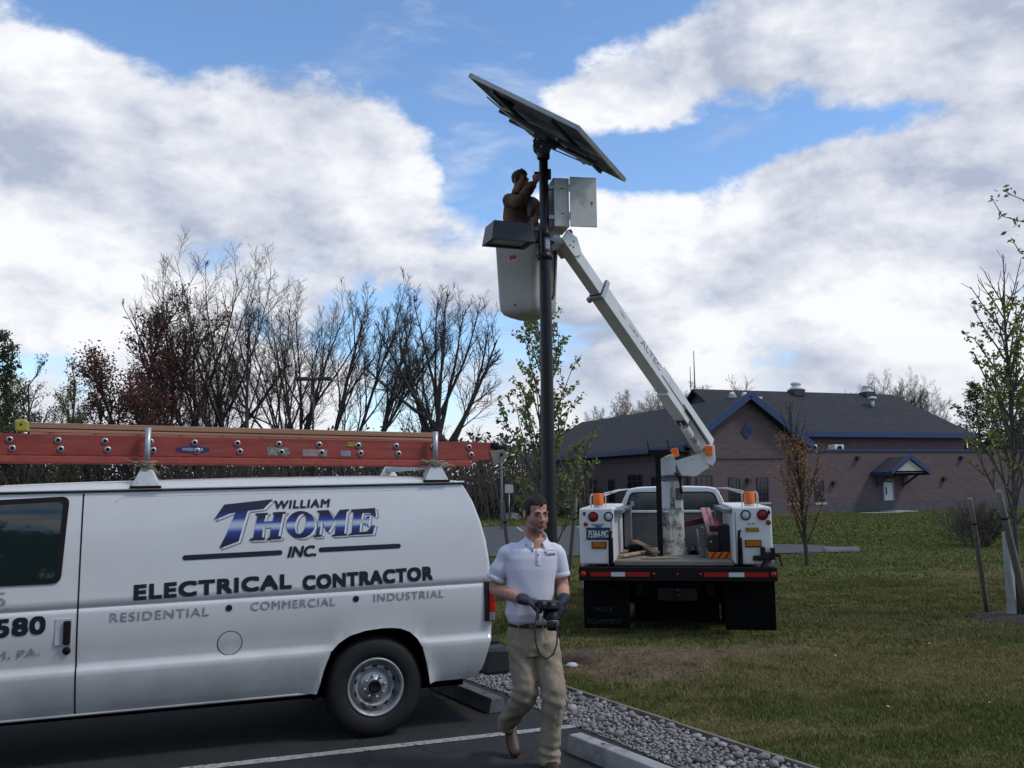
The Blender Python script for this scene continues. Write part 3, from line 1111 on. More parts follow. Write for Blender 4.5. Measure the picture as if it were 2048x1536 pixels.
    # ---- wall lamps, vents and roof equipment
    dk = mat('dark_fixture', (0.02, 0.02, 0.022), 0.5)
    for (x, z, s) in ((-7.33, 1.98, 0.26), (-0.64, 1.76, 0.22), (8.55, 1.94, 0.24), (1.38, 3.36, 0.22), (10.2, 3.36, 0.22)):
        y = -0.12 if x < -3.3 else 0.18
        lb = MB()
        lb.box((x, y, z), (s, 0.22, s * 0.8))
        lb.prism([(x - s * .6, y - .13, z - s * .4), (x + s * .6, y - .13, z - s * .4), (x + s * .6, y + .1, z - s * .4), (x - s * .6, y + .1, z - s * .4)], (0, 0, -0.05))
        lb.build('wall_lamp', dk, o)
    wv = mat('vent_white', (0.72, 0.70, 0.66), 0.6, 0, 0.2, 3)
    for (x, y, z, s) in ((3.34, 8.75, 8.55, 0.46), (10.0, 8.75, 8.5, 0.44)):
        v_ = MB()
        v_.box((x, y, z - 0.05), (s * 2.0, s * 2.0, 0.5))
        vo = v_.build('roof_fan', mat('fan_base', (0.05, 0.045, 0.045), 0.8), o)
        MB().lathe([(s * 1.05, 0.2), (s * 1.08, 0.32), (s * 0.7, 0.34), (s * 0.72, 0.55), (s * 0.85, 0.56), (s * 0.8, 0.72), (0.01, 0.74)], (x, y, z), n=18).build('fan_hood', wv, vo)
    for (x, y, z, s) in ((-3.1, 7.6, 7.75, 0.36), (-2.05, 7.6, 7.75, 0.36)):
        MB().lathe([(s * 0.6, -0.3), (s * 0.6, 0.1), (s * 1.15, 0.12), (s * 0.6, 0.3), (s * 0.75, 0.32), (s * 0.3, 0.55), (0.01, 0.56)], (x, y, z), n=14).build('roof_vent', wv, o)
    MB().box((-1.2, 7.6, 7.9), (0.9, 0.6, 0.16)).build('roof_vent', wv, o)
    MB().tube([(8.9, 7.0, 7.1), (8.9, 7.0, 8.0)], 0.14, 12).build('flue_pipe', M['steel'], o)
    MB().lathe([(0.16, 0.0), (0.32, 0.06), (0.32, 0.16), (0.05, 0.24)], (8.9, 7.0, 7.95), n=14).build('flue_cap', wv, o)
    for (x, z0, z1, rr) in ((-4.9, 8.3, 10.4, 0.035), (-4.55, 8.4, 11.6, 0.05)):
        a_ = MB()
        a_.tube([(x, 10.2, z0 - 1.2), (x, 10.2, z0 + 0.9), (x, 10.2, z1)], [rr, rr, rr * 0.6], 6)
        a_.build('antenna', mat('antenna_grey', (0.16, 0.16, 0.17), 0.5), o)
    for (x, s) in ((-0.9, 0.35), (1.15, 0.5)):
        hb = MB()
        hb.box((x, 2.0, 4.0), (s * 1.5, 0.7, 0.55))
        h_ = hb.build('rooftop_unit', wv, o, bevel=0.03)
        MB().lathe([(0.01, 0.0), (0.2, 0.01), (0.2, 0.03), (0.16, 0.05)], (x, 1.64, 4.02), (0, -1, 0), 12).build('fan_grille', dk, h_)
    # walk along the front
    mb = MB()
    mb.box((1.5, -1.35, G - 0.05), (10.5, 1.3, 0.12))
    mb.box((-7.2, -1.35, G - 0.05), (6.6, 1.3, 0.12))
    tag(mb.build('building_walk', mat('walk_concrete', (0.33, 0.32, 0.30), 0.9, 0, 0.2, 2)), kind='structure').matrix_world = Matrix.Translation((21.334, 60, 0)) @ Matrix.Rotation(R(20.5), 4, 'Z')


build_building()

# ================================================================ WHITE VAN
VAN_LOC, VAN_RZ = (-1.013, 7.036, 0.004), R(20.5)
_pz = [0.30, 0.355, 0.40, 0.47, 0.56, 0.62, 0.650, 0.664, 0.680, 0.71, 0.80, 0.92, 1.035, 1.064, 1.0685, 1.0715, 1.076, 1.13, 1.25, 1.40, 1.55, 1.70, 1.80, 1.842]
_py = [0.115, 0.088, 0.064, 0.033, 0.008, -0.003, -0.004, 0.004, 0.026, 0.028, 0.010, 0.0, 0.0, 0.003, 0.017, 0.017, 0.007, 0.010, 0.020, 0.040, 0.064, 0.093, 0.118, 0.130]


def van_y(z):
    return float(np.interp(z, _pz, _py))


def rise(s):
    """belt and sill climb slightly towards the rear"""
    return 0.012 * (s + 1.0)


ARCH = [(-0.470, 0.30), (-0.457, 0.333), (-0.43, 0.42), (-0.395, 0.54), (-0.352, 0.642), (-0.30, 0.70), (-0.214, 0.75), (-0.10, 0.778), (0.02, 0.787), (0.10, 0.785),
        (0.17, 0.775), (0.24, 0.745), (0.30, 0.69), (0.34, 0.62), (0.368, 0.52), (0.385, 0.43), (0.395, 0.36), (0.40, 0.30)]


def arch_z(s, c=0.0):
    xs = [a for a, b in ARCH]
    if s - c <= xs[0] or s - c >= xs[-1]:
        return 0.0
    return float(np.interp(s - c, xs, [b for a, b in ARCH]))


ARCH_D = [(a0 + (a1 - a0) * k / 6, b0 + (b1 - b0) * k / 6) for (a0, b0), (a1, b1) in zip(ARCH[:-1], ARCH[1:]) for k in range(6)]


def rear_s(z):
    """side-view outline of the tail"""
    return float(np.interp(z, [0.30, 0.37, 0.60, 0.69, 0.90, 1.10, 1.28, 1.455, 1.62, 1.74, 1.842], [0.81, 0.815, 0.875, 0.90, 0.90, 0.895, 0.88, 0.855, 0.805, 0.758, 0.695]))


FRONT_C = -3.50


def on_side(pts2, faces, off=0.0035):
    """lay a flat figure (s, z) on the curved side; split so that it follows the curve"""
    bm = bmesh.new()
    vs = [bm.verts.new((s, 0, z)) for s, z in pts2]
    for f in faces:
        try:
            bm.faces.new([vs[i] for i in f])
        except ValueError:
            pass
    for z in np.arange(0.70, 1.84, 0.045):
        g = list(bm.verts) + list(bm.edges) + list(bm.faces)
        bmesh.ops.bisect_plane(bm, geom=g, plane_co=(0, 0, z), plane_no=(0, 0, 1), dist=1e-6)
    for v in bm.verts:
        v.co.y = van_y(v.co.z - rise(v.co.x) * 0.9) - off
    bmesh.ops.recalc_face_normals(bm, faces=bm.faces)
    return bm




def build_van():
    o = thing('work_van', VAN_LOC, 'white work van with blue lettering on its side and ladders on the roof rack', 'van', VAN_RZ)
    W = 1.98
    # ---- side panels, cut by the wheel arches
    zs = [z for z in _pz if z >= 0.355]
    SS = sorted(set([round(x, 4) for x in list(np.linspace(-4.30, -0.52, 64)) + [a + 0.0 for a, b in ARCH] + [a + FRONT_C for a, b in ARCH] +
                     [-0.47 + 0.005 * k for k in range(0, 30)] + [0.30 + 0.006 * k for k in range(0, 17)] + list(np.linspace(-0.3, 0.3, 16)) + list(np.linspace(0.42, 0.66, 7))]))
    def ztop(s):
        return float(np.interp(s, [-4.35, -4.2, -3.55, -2.85, -2.6], [0.98, 1.05, 1.18, 1.80, 1.842]))
    def panel(side):
        rows = []
        for s in SS:
            za = max(arch_z(s), arch_z(s, FRONT_C))
            col = []
            for z in zs:
                zz = min(max(z, za if za > 0.355 else 0.355), ztop(s))
                col.append((s, zz))
            rows.append(col)
        # tail columns follow the outline and round the corner
        for f, turn in ((0.72, 0), (0.86, 0), (0.95, 0.0), (0.985, 0.006), (1.0, 0.02), (1.0, 0.05)):
            col = []
            for z in zs:
                s = 0.66 + (rear_s(z) - 0.66) * f if rear_s(z) > 0.66 else rear_s(z)
                col.append((s, z, turn))
            rows.append(col)
        out = []
        for col in rows:
            q = []
            for c in col:
                s, z = c[0], c[1]
                y = van_y(z) + (c[2] if len(c) > 2 else 0.0)
                if len(c) == 2:
                    for c_ in (0.0, FRONT_C):
                        for da in (0.0,):
                            dd = min((math.hypot(s - c_ - a, z - b) for a, b in ARCH_D), default=9)
                            if dd < 0.09:
                                f_ = (1 - dd / 0.09) ** 2
                                y = y * (1 - f_) + 0.004 * f_
                if s < -3.3:
                    y += 0.10 * ((-3.3 - s) / 1.0) ** 2
                zz = z + rise(s) * min(1.0, z / 1.0) if z < 1.5 else z + rise(s) * 0.9
                q.append((s, y if side > 0 else W - y, zz))
            out.append(q)
        return out
    body = MB()
    near, far = panel(1), panel(-1)
    body.grid(near, smooth=True)
    body.grid(far, smooth=True)
    # tail face between both corners
    body.grid([near[-1], [((a[0] + 0.03), a[1] + 0.10, a[2]) for a in near[-1]], [((a[0] + 0.03), a[1] - 0.10, a[2]) for a in far[-1]], far[-1]], smooth=True)
    # nose
    body.grid([near[0], [(a[0] - 0.10, a[1] + 0.2, a[2]) for a in near[0]], [(a[0] - 0.10, a[1] - 0.2, a[2]) for a in far[0]], far[0]], smooth=True)
    # roof shell above the drip rail
    rows = []
    stations = [-4.30, -4.15, -3.75, -3.55, -3.2, -2.85, -2.7, -2.55, -2.3, -2.0, -1.5, -1.0, -0.5, 0.0, 0.3, 0.45, 0.56, 0.64, 0.70]
    for s in stations:
        zt = ztop(s) + rise(s) * 0.9
        hgt = float(np.interp(s, [-4.4, -2.75, -2.45, -1.9, -1.0, 0.0, 0.40, 0.6, 0.71], [0.03, 0.05, 0.055, 0.068, 0.075, 0.072, 0.058, 0.03, 0.008]))
        y0 = 0.130 if s > -2.9 else float(np.interp(s, [-4.3, -3.5, -2.9], [0.12, 0.03, 0.12]))
        row = []
        for u, f in ((0.0, 0.0), (0.012, 0.30), (0.035, 0.62), (0.08, 0.84), (0.18, 0.94), (0.45, 0.99), (0.86, 1.0)):
            row.append((s, y0 + u, zt + 0.012 + hgt * f))
        row += [(p[0], W - p[1], p[2]) for p in reversed(row)]
        rows.append(row)
    body.grid(rows, smooth=True)
    body.build('body', M['van'], o, weld=True)
    # drip rail: thin lip with a dark seam under it
    for sy, nm in ((1, 'drip_rail'), (-1, 'drip_rail')):
        mb = MB()
        pts = []
        for s in np.linspace(-2.75, 0.705, 40):
            y = 0.112
            pts.append((s, y if sy > 0 else W - y, 1.858 + rise(s) * 0.9))
        mb.tube(pts, 0.0085, 6)
        mb.build(nm, M['van'], o)
        mb = MB()
        mb.tube([(p[0], p[1] + 0.009 * sy, p[2] - 0.0125) for p in pts], 0.006, 6)
        mb.build('roof_seam', M['hole'], o)
    # pressed line under the drip rail
    mb = MB()
    pl_ = [(-1.84, 1.765), (-1.825, 1.785), (-1.79, 1.797)] + [(s, 1.805) for s in np.linspace(-1.6, 0.60, 12)]
    mb.tube([(s, van_y(z) + 0.0012, z + rise(s) * 0.9) for s, z in pl_], 0.0032, 6)
    mb.build('pressed_line', M['van'], o)
    # dark underbody, wheel wells
    mb = MB()
    mb.box((-1.75, W / 2, 0.40), (5.0, W - 0.62, 0.26))
    for c in (0.0, FRONT_C):
        for sy in (1, -1):
            ring = [(a + c, b + 0.004) for a, b in ARCH]
            r0 = [(a, 0.02 if sy > 0 else W - 0.02, b + rise(a) * 0.8) for a, b in ring]
            r1 = [(a, 0.34 if sy > 0 else W - 0.34, b + rise(a) * 0.8) for a, b in ring]
            mb.grid([r0, r1], smooth=True)
            mb.prism(r1, (0, 0.01 * sy, 0))
    mb.build('underbody', M['underbody'], o)
    # black inner lip of the arch
    for c in (0.0, FRONT_C):
        mb = MB()
        mb.tube([(a + c, van_y(max(b, 0.36)) + 0.016, b + rise(a) * 0.8 + 0.004) for a, b in ARCH[1:-1]], 0.012, 6)
        mb.build('arch_lip', M['black'], o)
    # sill strip catching light
    mb = MB()
    mb.tube([(s, 0.092, 0.352 + rise(s) * 0.35) for s in np.linspace(-3.05, -0.49, 20)], 0.011, 6)
    mb.build('sill_strip', M['van'], o)
    # ---- door: cut line, window, handle, lock
    d = thing_part('driver_door', o)
    ds = -2.047
    mb = MB()
    q = []
    for z in sorted(set(list(np.linspace(0.36, 1.835, 40)) + [v for v in _pz if 0.36 < v < 1.83])):
        zz = z + rise(ds) * min(1, z)
        q.append((ds + 0.004, van_y(z) - 0.0012, zz))
    mb.grid([[(p[0] - 0.0055, p[1], p[2]) for p in q], [(p[0] + 0.0055, p[1], p[2]) for p in q]], smooth=False)
    mb.build('door_gap', M['hole'], d)
    def side_poly(pts, off):
        return [(s, van_y(z - rise(s) * .9) - off, z) for s, z in pts]
    def rounded(pts, r, n=5):
        out = []
        m_ = len(pts)
        for i in range(m_):
            p0, p1, p2 = Vector(pts[i - 1]), Vector(pts[i]), Vector(pts[(i + 1) % m_])
            a = p1 + (p0 - p1).normalized() * r
            b = p1 + (p2 - p1).normalized() * r
            for k in range(n + 1):
                t = k / n
                out.append(tuple(a * (1 - t) ** 2 + p1 * 2 * t * (1 - t) + b * t * t))
        return out
    outer = rounded([(-2.155, 1.228), (-2.128, 1.806), (-2.85, 1.775), (-3.22, 1.42), (-3.22, 1.222)], 0.055)
    inner = rounded([(-2.19, 1.262), (-2.166, 1.772), (-2.85, 1.742), (-3.17, 1.41), (-3.17, 1.256)], 0.045)
    mb = MB()
    A, B = side_poly(outer, 0.009), side_poly(inner, 0.010)
    A2 = side_poly(outer, -0.004)
    mb.grid([A2 + A2[:1], A + A[:1], B + B[:1]], smooth=False)
    mb.build('window_seal', M['black'], d)
    gb = on_side(inner, [tuple(range(len(inner)))], 0.006)
    gme = bpy.data.meshes.new('window_glass')
    for f_ in gb.faces:
        f_.smooth = True
    gb.to_mesh(gme)
    gb.free()
    gme.materials.append(M['glass'])
    inst('window_glass', gme, d)
    mb = MB()
    mb.box((-2.125, van_y(0.925) - 0.001, 0.91), (0.105, 0.008, 0.175))
    mb.build('handle_recess', mat('recess_white', (0.5, 0.51, 0.52), 0.4), d, bevel=0.003)
    mb = MB()
    mb.box((-2.103, van_y(0.92) - 0.012, 0.905), (0.045, 0.03, 0.155))
    mb.build('handle', M['black'], d, bevel=0.01)
    mb = MB()
    mb.lathe([(0.0, 0.012), (0.024, 0.010), (0.027, 0.0)], (-2.103, van_y(0.78), 0.785), (0, -1, 0), 16)
    mb.build('lock', M['black'], d)
    # ---- fuel door ring
    mb = MB()
    n = 40
    def ring(r, off):
        return [(-1.06 + r * math.cos(2 * PI * k / n), van_y(0.765 + r * math.sin(2 * PI * k / n)) - off, 0.762 + r * math.sin(2 * PI * k / n)) for k in range(n + 1)]
    mb.grid([ring(0.0805, 0.001), ring(0.0835, 0.0016), ring(0.0865, 0.001)], smooth=False)
    f = mb.build('fuel_door', M['ink'], o)
    mb = MB()
    mb.grid([ring(0.0005, 0.0015), ring(0.04, 0.0018), ring(0.0805, 0.0012)], smooth=True)
    mb.build('fuel_flap', M['van'], f)
    # ---- tail light wrapping the corner
    for sy in (1, -1):
        def Y(y):
            return y if sy > 0 else W - y
        def lampcol(z0, z1, name, m_, par):
            mb = MB()
            rows = []
            for z in np.linspace(z0, z1, 8):
                e = rear_s(z)
                y0 = van_y(z)
                rows.append([(e - 0.068, Y(y0 - 0.002), z), (e - 0.066, Y(y0 - 0.012), z), (e + 0.0, Y(y0 - 0.012), z), (e + 0.012, Y(y0 + 0.004), z), (e + 0.016, Y(y0 + 0.09), z)])
            mb.grid(rows, smooth=False)
            return mb.build(name, m_, par)
        tl = lampcol(0.800, 1.100, 'tail_light', M['hole'], o)
        def lens(z0, z1, name, m_):
            mb = MB()
            rows = []
            for z in np.linspace(z0, z1, 6):
                e = rear_s(z)
                y0 = van_y(z)
                rows.append([(e - 0.034, Y(y0 - 0.013), z), (e - 0.030, Y(y0 - 0.022), z), (e + 0.0, Y(y0 - 0.022), z), (e + 0.018, Y(y0 - 0.004), z), (e + 0.026, Y(y0 + 0.09), z)])
            mb.grid(rows, smooth=False)
            mb.build(name, m_, tl)
        lens(0.95, 1.09, 'red_lens', M['redlens'])
        lens(0.873, 0.946, 'lower_red_lens', mat('bright_red_lens', (0.45, 0.012, 0.010), 0.2))
        lens(0.806, 0.868, 'clear_lens', mat('reverse_lens', (0.20, 0.19, 0.22), 0.2))
    # ---- rear bumper
    mb = MB()
    mb.box((0.955, W / 2, 0.475), (0.22, W - 0.10, 0.20))
    mb.prism([(0.79, 0.055, 0.39), (0.85, 0.035, 0.58), (1.05, 0.06, 0.58), (1.03, 0.08, 0.38)], (0, 0.25, 0))
    b = mb.build('rear_bumper', mat('bumper_black', (0.022, 0.022, 0.024), 0.55, 0, 0.2, 10), o, bevel=0.025)
    mb = MB()
    mb.box((0.95, W / 2, 0.587), (0.19, W - 0.5, 0.02))
    mb.build('step_pad', M['black'], b, bevel=0.005)
    # ---- rear doors and windows
    rd = MB()
    rd.grid([[(0.935, W / 2 - 0.005, 0.60), (0.925, W / 2 - 0.005, 1.10), (0.885, W / 2 - 0.005, 1.46), (0.73, W / 2 - 0.005, 1.84)], [(0.935, W / 2 + 0.005, 0.60), (0.925, W / 2 + 0.005, 1.10), (0.885, W / 2 + 0.005, 1.46), (0.73, W / 2 + 0.005, 1.84)]], smooth=False)
    rd.build('rear_door_gap', M['hole'], o)
    for s_ in (-1, 1):
        yc = W / 2 + s_ * 0.42
        w_ = MB()
        w_.prism([(0.925, yc - 0.28, 1.18), (0.925, yc + 0.28, 1.18), (0.825, yc + 0.25, 1.66), (0.825, yc - 0.25, 1.66)], (0.012, 0, 0.003))
        w_.build('rear_window', M['glass'], o, bevel=0.004)
    # ---- windscreen, headlights and front bumper
    w_ = MB()
    w_.prism([(-3.55, 0.22, 1.26), (-3.55, W - 0.22, 1.26), (-2.95, W - 0.28, 1.785), (-2.95, 0.28, 1.785)], (-0.02, 0, 0.03))
    w_.build('windscreen', M['glass'], o)
    for y_ in (0.28, W - 0.28):
        MB().box((-4.40, y_, 0.86), (0.10, 0.30, 0.20)).build('headlight', M['clearlens'], o, bevel=0.02)
    MB().box((-4.42, W / 2, 0.86), (0.08, 1.0, 0.22)).build('grille', M['black'], o, bevel=0.01)
    MB().box((-4.47, W / 2, 0.48), (0.18, W - 0.06, 0.22)).build('front_bumper', M['chrome'], o, bevel=0.03)
    # ---- wheels
    def wheel(s, near_side):
        yc = 0.075 if near_side else W - 0.075
        ax = -1 if near_side else 1
        w = thing_part('wheel', o, (s, yc, 0.365))
        a = (0, ax, 0)
        t = MB()
        t.lathe([(0.205, -0.20), (0.33, -0.205), (0.362, -0.18), (0.367, -0.10), (0.367, -0.04), (0.360, 0.0), (0.345, 0.028), (0.315, 0.043), (0.255, 0.046), (0.222, 0.032), (0.208, 0.012)], (0, 0, 0), a, 56)
        t.build('tyre', M['tyre'], w)
        r = MB()
        r.lathe([(0.207, 0.006), (0.215, 0.028), (0.208, 0.036), (0.198, 0.034), (0.190, 0.012), (0.184, -0.03), (0.176, -0.045), (0.166, -0.030), (0.150, -0.010), (0.138, -0.008),
                 (0.126, -0.020), (0.122, -0.032), (0.116, -0.036), (0.111, -0.026), (0.098, -0.016), (0.050, -0.014), (0.047, 0.0)], (0, 0, 0), a, 56)
        r.build('rim', M['rim'], w)
        h = MB()
        h.lathe([(0.047, -0.02), (0.046, 0.016), (0.036, 0.022), (0.03, 0.016), (0.0, 0.014)], (0, 0, 0), a, 24)
        h.build('hub', M['blackpaint'], w)
        for k in range(8):
            t_ = 2 * PI * k / 8 + 0.2
            p = MB()
            p.lathe([(0.012, -0.018), (0.012, 0.006), (0.008, 0.012), (0.0, 0.012)], (0.077 * math.cos(t_), 0, 0.077 * math.sin(t_)), a, 6)
            p.build('lug_nut', M['steel'], w)
        for k in range(10):
            t_ = 2 * PI * k / 10 + 0.31
            c, s_ = math.cos(t_), math.sin(t_)
            p = MB()
            rr, hw, hh = 0.150, 0.017, 0.008
            off = 0.0135 * ax * -1
            q = [((rr - hh) * c - hw * -s_, 0, (rr - hh) * s_ - hw * c), ((rr - hh) * c + hw * -s_, 0, (rr - hh) * s_ + hw * c),
                 ((rr + hh) * c + hw * -s_, 0, (rr + hh) * s_ + hw * c), ((rr + hh) * c - hw * -s_, 0, (rr + hh) * s_ - hw * c)]
            p.prism([(x, -0.001 * ax * -1 + ax * -0.006, z) for x, y, z in q], (0, ax * 0.003, 0))
            p.build('rim_slot', M['hole'], w)
        return w
    for s in (0.0, FRONT_C):
        for ns in (True, False):
            wheel(s - 0.012, ns)
    return o


def thing_part(name, parent, loc=(0, 0, 0)):
    e = bpy.data.objects.new(name, None)
    e.empty_display_size = 0.1
    COL.objects.link(e)
    e.parent = parent
    e.location = loc
    return e


VAN = build_van()


# ---------------------------------------------------------------- lettering on the van's side
def side_mesh(name, figs, m, off=0.0035):
    me = bpy.data.meshes.new(name)
    out = bmesh.new()
    for k_, (pts2, faces) in enumerate(figs):
        b = on_side(pts2, faces, off + 0.00025 * (k_ % 5))
        tmp = bpy.data.meshes.new('tmp')
        b.to_mesh(tmp)
        b.free()
        out.from_mesh(tmp)
        bpy.data.meshes.remove(tmp)
    out.to_mesh(me)
    out.free()
    me.materials.append(m)
    return inst(name, me, VAN)


def bold(fig, b):
    return [([(x + dx, y + dy) for x, y in fig[0]], fig[1]) for dx, dy in ((0, 0), (b, b), (-b, b), (b, -b), (-b, -b))]


def skew(fig, s0, slope):
    return [(s, z + (s - s0) * slope) for s, z in fig[0]], fig[1]


def poly(pts):
    return list(pts), [tuple(range(len(pts)))]


def triangulated(pts_list):
    """outline polygons (first = outer, others = holes) filled by curve fill"""
    cu = bpy.data.curves.new('fig', 'CURVE')
    cu.dimensions = '2D'
    cu.fill_mode = 'BOTH'
    for pts in pts_list:
        sp = cu.splines.new('POLY')
        sp.points.add(len(pts) - 1)
        for p, q in zip(sp.points, pts):
            p.co = (q[0], q[1], 0, 1)
        sp.use_cyclic_u = True
    ob = bpy.data.objects.new('fig', cu)
    COL.objects.link(ob)
    me = bpy.data.meshes.new_from_object(ob.evaluated_get(bpy.context.evaluated_depsgraph_get()))
    vs = [(v.co.x, v.co.y) for v in me.vertices]
    fs = [tuple(p.vertices) for p in me.polygons]
    bpy.data.objects.remove(ob)
    bpy.data.curves.remove(cu)
    bpy.data.meshes.remove(me)
    return vs, fs


def van_lettering():
    sl = 0.012
    # ELECTRICAL CONTRACTOR
    a = fit_text('ELECTRICAL', -1.692, -0.644, 1.098, 0.092, 0, 1.12)
    b = fit_text('CONTRACTOR', -0.554, 0.414, 1.111, 0.090, 0, 1.12)
    side_mesh('lettering', bold(skew(a, -1.698, 0.028), 0.0072), M['ink'])
    side_mesh('lettering', bold(skew(b, -0.560, 0.030), 0.0072), M['ink'])
    # faded line
    for w_, a_, b_, z_, h_, k_ in (('RESIDENTIAL', -1.841, -1.207, 0.957, 0.058, 0.010), ('COMMERCIAL', -0.923, -0.324, 0.982, 0.056, 0.005), ('INDUSTRIAL', -0.038, 0.503, 0.997, 0.054, 0.008)):
        side_mesh('lettering', bold(skew(fit_text(w_, a_, b_, z_, h_, 0, 1.15), a_, k_), 0.0007), M['faded'])
    n = 20
    for s0, z0 in ((-1.072, 1.007), (-0.172, 1.022)):
        side_mesh('lettering_dot', [poly([(s0 + 0.023 * math.cos(2 * PI * k / n), z0 + 0.023 * math.sin(2 * PI * k / n)) for k in range(n)])], M['ink'])
    # INC. and its rules
    side_mesh('lettering', bold(skew(fit_text('INC.', -0.665, -0.465, 1.344, 0.072, 0, 1.0, 0.25), -0.66, 0.02), 0.004), M['ink'])
    def rule(s0, z0, s1, z1, r):
        pts = []
        for k in range(9):
            t = PI / 2 + PI * k / 8
            pts.append((s0 + r * math.cos(t), z0 + r * math.sin(t)))
        for k in range(9):
            t = -PI / 2 + PI * k / 8
            pts.append((s1 + r * math.cos(t), z1 + r * math.sin(t)))
        return poly(pts)
    side_mesh('lettering_rule', [rule(-1.372, 1.366, -0.722, 1.378, 0.0175)], M['ink'])
    side_mesh('lettering_rule', [rule(-0.425, 1.388, 0.158, 1.396, 0.0175)], M['ink'])
    # WILLIAM
    side_mesh('lettering', bold(skew(fit_text('WILLIAM', -0.754, -0.355, 1.694, 0.055, 0, 1.15, 0.15), -0.757, 0.018), 0.0034), M['ink'])
    # phone number and town on the door
    side_mesh('lettering', bold(skew(fit_text('580', -2.525, -2.239, 0.902, 0.105, 0, 1.08), -2.6, 0.03), 0.0066), M['ink'])
    side_mesh('lettering', bold(skew(fit_text('M, PA.', -2.525, -2.262, 0.757, 0.048, 0, 1.05), -2.5, 0.05), 0.0007), M['faded'])
    side_mesh('lettering', [skew(fit_text('5', -2.56, -2.475, 1.095, 0.09), -2.5, 0.03), poly([(-2.75, 1.068), (-2.45, 1.075), (-2.45, 1.081), (-2.75, 1.074)])], M['faded'])

    # THOME: italic slab letters in a blue fade with a fine outlined shadow
    m = bpy.data.materials.new('blue_fade_print')
    m.use_nodes = True
    t = NT(m.node_tree)
    bs = t.n['Principled BSDF']
    bs.inputs['Roughness'].default_value = 0.4
    uv = t.new('ShaderNodeAttribute', attribute_name='fade')
    rp = t.new('ShaderNodeValToRGB')
    t.l.new(uv.outputs['Fac'], rp.inputs[0])
    cr = rp.color_ramp
    cr.elements[0].position, cr.elements[0].color = 0.0, (0.006, 0.008, 0.04, 1)
    cr.elements[1].position, cr.elements[1].color = 1.0, (0.006, 0.007, 0.02, 1)
    for p_, c_ in ((0.22, (0.007, 0.009, 0.05)), (0.38, (0.02, 0.05, 0.28)), (0.48, (0.42, 0.50, 0.60)), (0.55, (0.42, 0.50, 0.58)), (0.64, (0.02, 0.05, 0.28)), (0.80, (0.007, 0.008, 0.04))):
        e = cr.elements.new(p_)
        e.color = (*c_, 1)
    t.l.new(rp.outputs[0], bs.inputs['Base Color'])

    # crop coordinates of the wordmark (2048 x 862 crop, 5.39 px per photo pixel) mapped affinely to the side
    K = np.array([[-1.135 - -0.771, 0], [0, 0]])
    def uvmap(x, y):
        px, py = 400 + x / 5.389, 980 + y / 5.389
        s = -1.1135 + (px - 450) * (0.3440 / 99.0) + (px - 450) * (px - 549) * 0.85e-6
        base = 1.740 + (px - 450) * 0.000222
        z = base - (py - (1008 - (px - 450) * 0.0808)) * 0.003545
        return (s, z)
    def F(pts):
        return [uvmap(x, y) for x, y in pts]
    Tm = [(270, 165), (805, 105), (700, 212), (535, 230), (520, 262), (432, 560), (218, 635), (395, 250), (330, 258), (215, 330), (150, 330)]
    Tm = [(270, 165), (805, 105), (700, 212), (530, 232), (515, 270), (430, 562), (218, 636), (300, 480), (395, 252), (330, 262), (240, 300), (155, 330)]
    H = [(615, 262), (800, 252), (800, 268), (785, 275), (765, 362), (795, 350), (812, 275), (795, 268), (795, 250), (940, 243), (935, 262), (912, 272), (865, 512), (895, 518), (890, 545),
         (745, 552), (750, 530), (768, 522), (788, 400), (705, 405), (688, 520), (712, 530), (705, 552), (545, 558), (552, 538), (585, 525), (640, 285), (612, 278)]
    H = [(612, 262), (748, 254), (744, 272), (724, 280), (706, 352), (798, 346), (815, 276), (800, 268), (803, 250), (942, 242), (936, 262), (908, 270), (858, 508), (890, 518), (884, 544),
         (740, 552), (746, 530), (765, 520), (782, 400), (696, 406), (682, 520), (716, 530), (708, 552), (546, 558), (552, 536), (588, 524), (634, 284), (612, 278)]
    Mm = [(1278, 232), (1420, 228), (1462, 350), (1540, 224), (1618, 220), (1612, 240), (1590, 248), (1560, 490), (1590, 498), (1584, 515), (1425, 522), (1432, 505), (1460, 495), (1482, 330), (1395, 470), (1375, 470),
          (1318, 320), (1300, 500), (1340, 505), (1335, 522), (1230, 528), (1236, 510), (1268, 500), (1304, 256), (1280, 250)]
    Mm = [(1278, 232), (1398, 226), (1452, 322), (1520, 224), (1622, 218), (1616, 238), (1592, 246), (1560, 490), (1592, 498), (1586, 514), (1426, 522), (1432, 504), (1462, 494), (1484, 330), (1392, 468), (1372, 468),
          (1322, 330), (1296, 498), (1322, 506), (1316, 524), (1230, 528), (1236, 510), (1262, 500), (1304, 256), (1280, 250)]
    E = [(1638, 222), (1895, 205), (1902, 300), (1880, 302), (1845, 262), (1760, 262), (1742, 335), (1775, 335), (1808, 300), (1835, 296), (1820, 400), (1795, 402), (1768, 372), (1735, 372), (1722, 478), (1800, 470), (1862, 400), (1888, 398), (1862, 500),
         (1606, 510), (1612, 494), (1640, 484), (1668, 252), (1640, 242)]
    n = 36
    O1 = [(1098 + 154 * math.cos(2 * PI * k / n) + 6 * math.sin(2 * PI * k / n), 386 - 150 * math.sin(2 * PI * k / n)) for k in range(n)]
    O2 = [(1098 + 58 * math.cos(2 * PI * k / n) + 22 * math.sin(2 * PI * k / n), 380 - 112 * math.sin(2 * PI * k / n)) for k in range(n)]
    shapes = [[Tm], [H], [O1, O2], [Mm], [E]]
    figs = []
    for sh in shapes:
        figs.append(triangulated([F(p) for p in sh]))
    ob = side_mesh('lettering', figs, m, 0.0045)
    tag(ob, 'THOME in large slanted blue fading letters')
    me = ob.data
    at_ = me.attributes.new('fade', 'FLOAT', 'POINT')
    vals = []
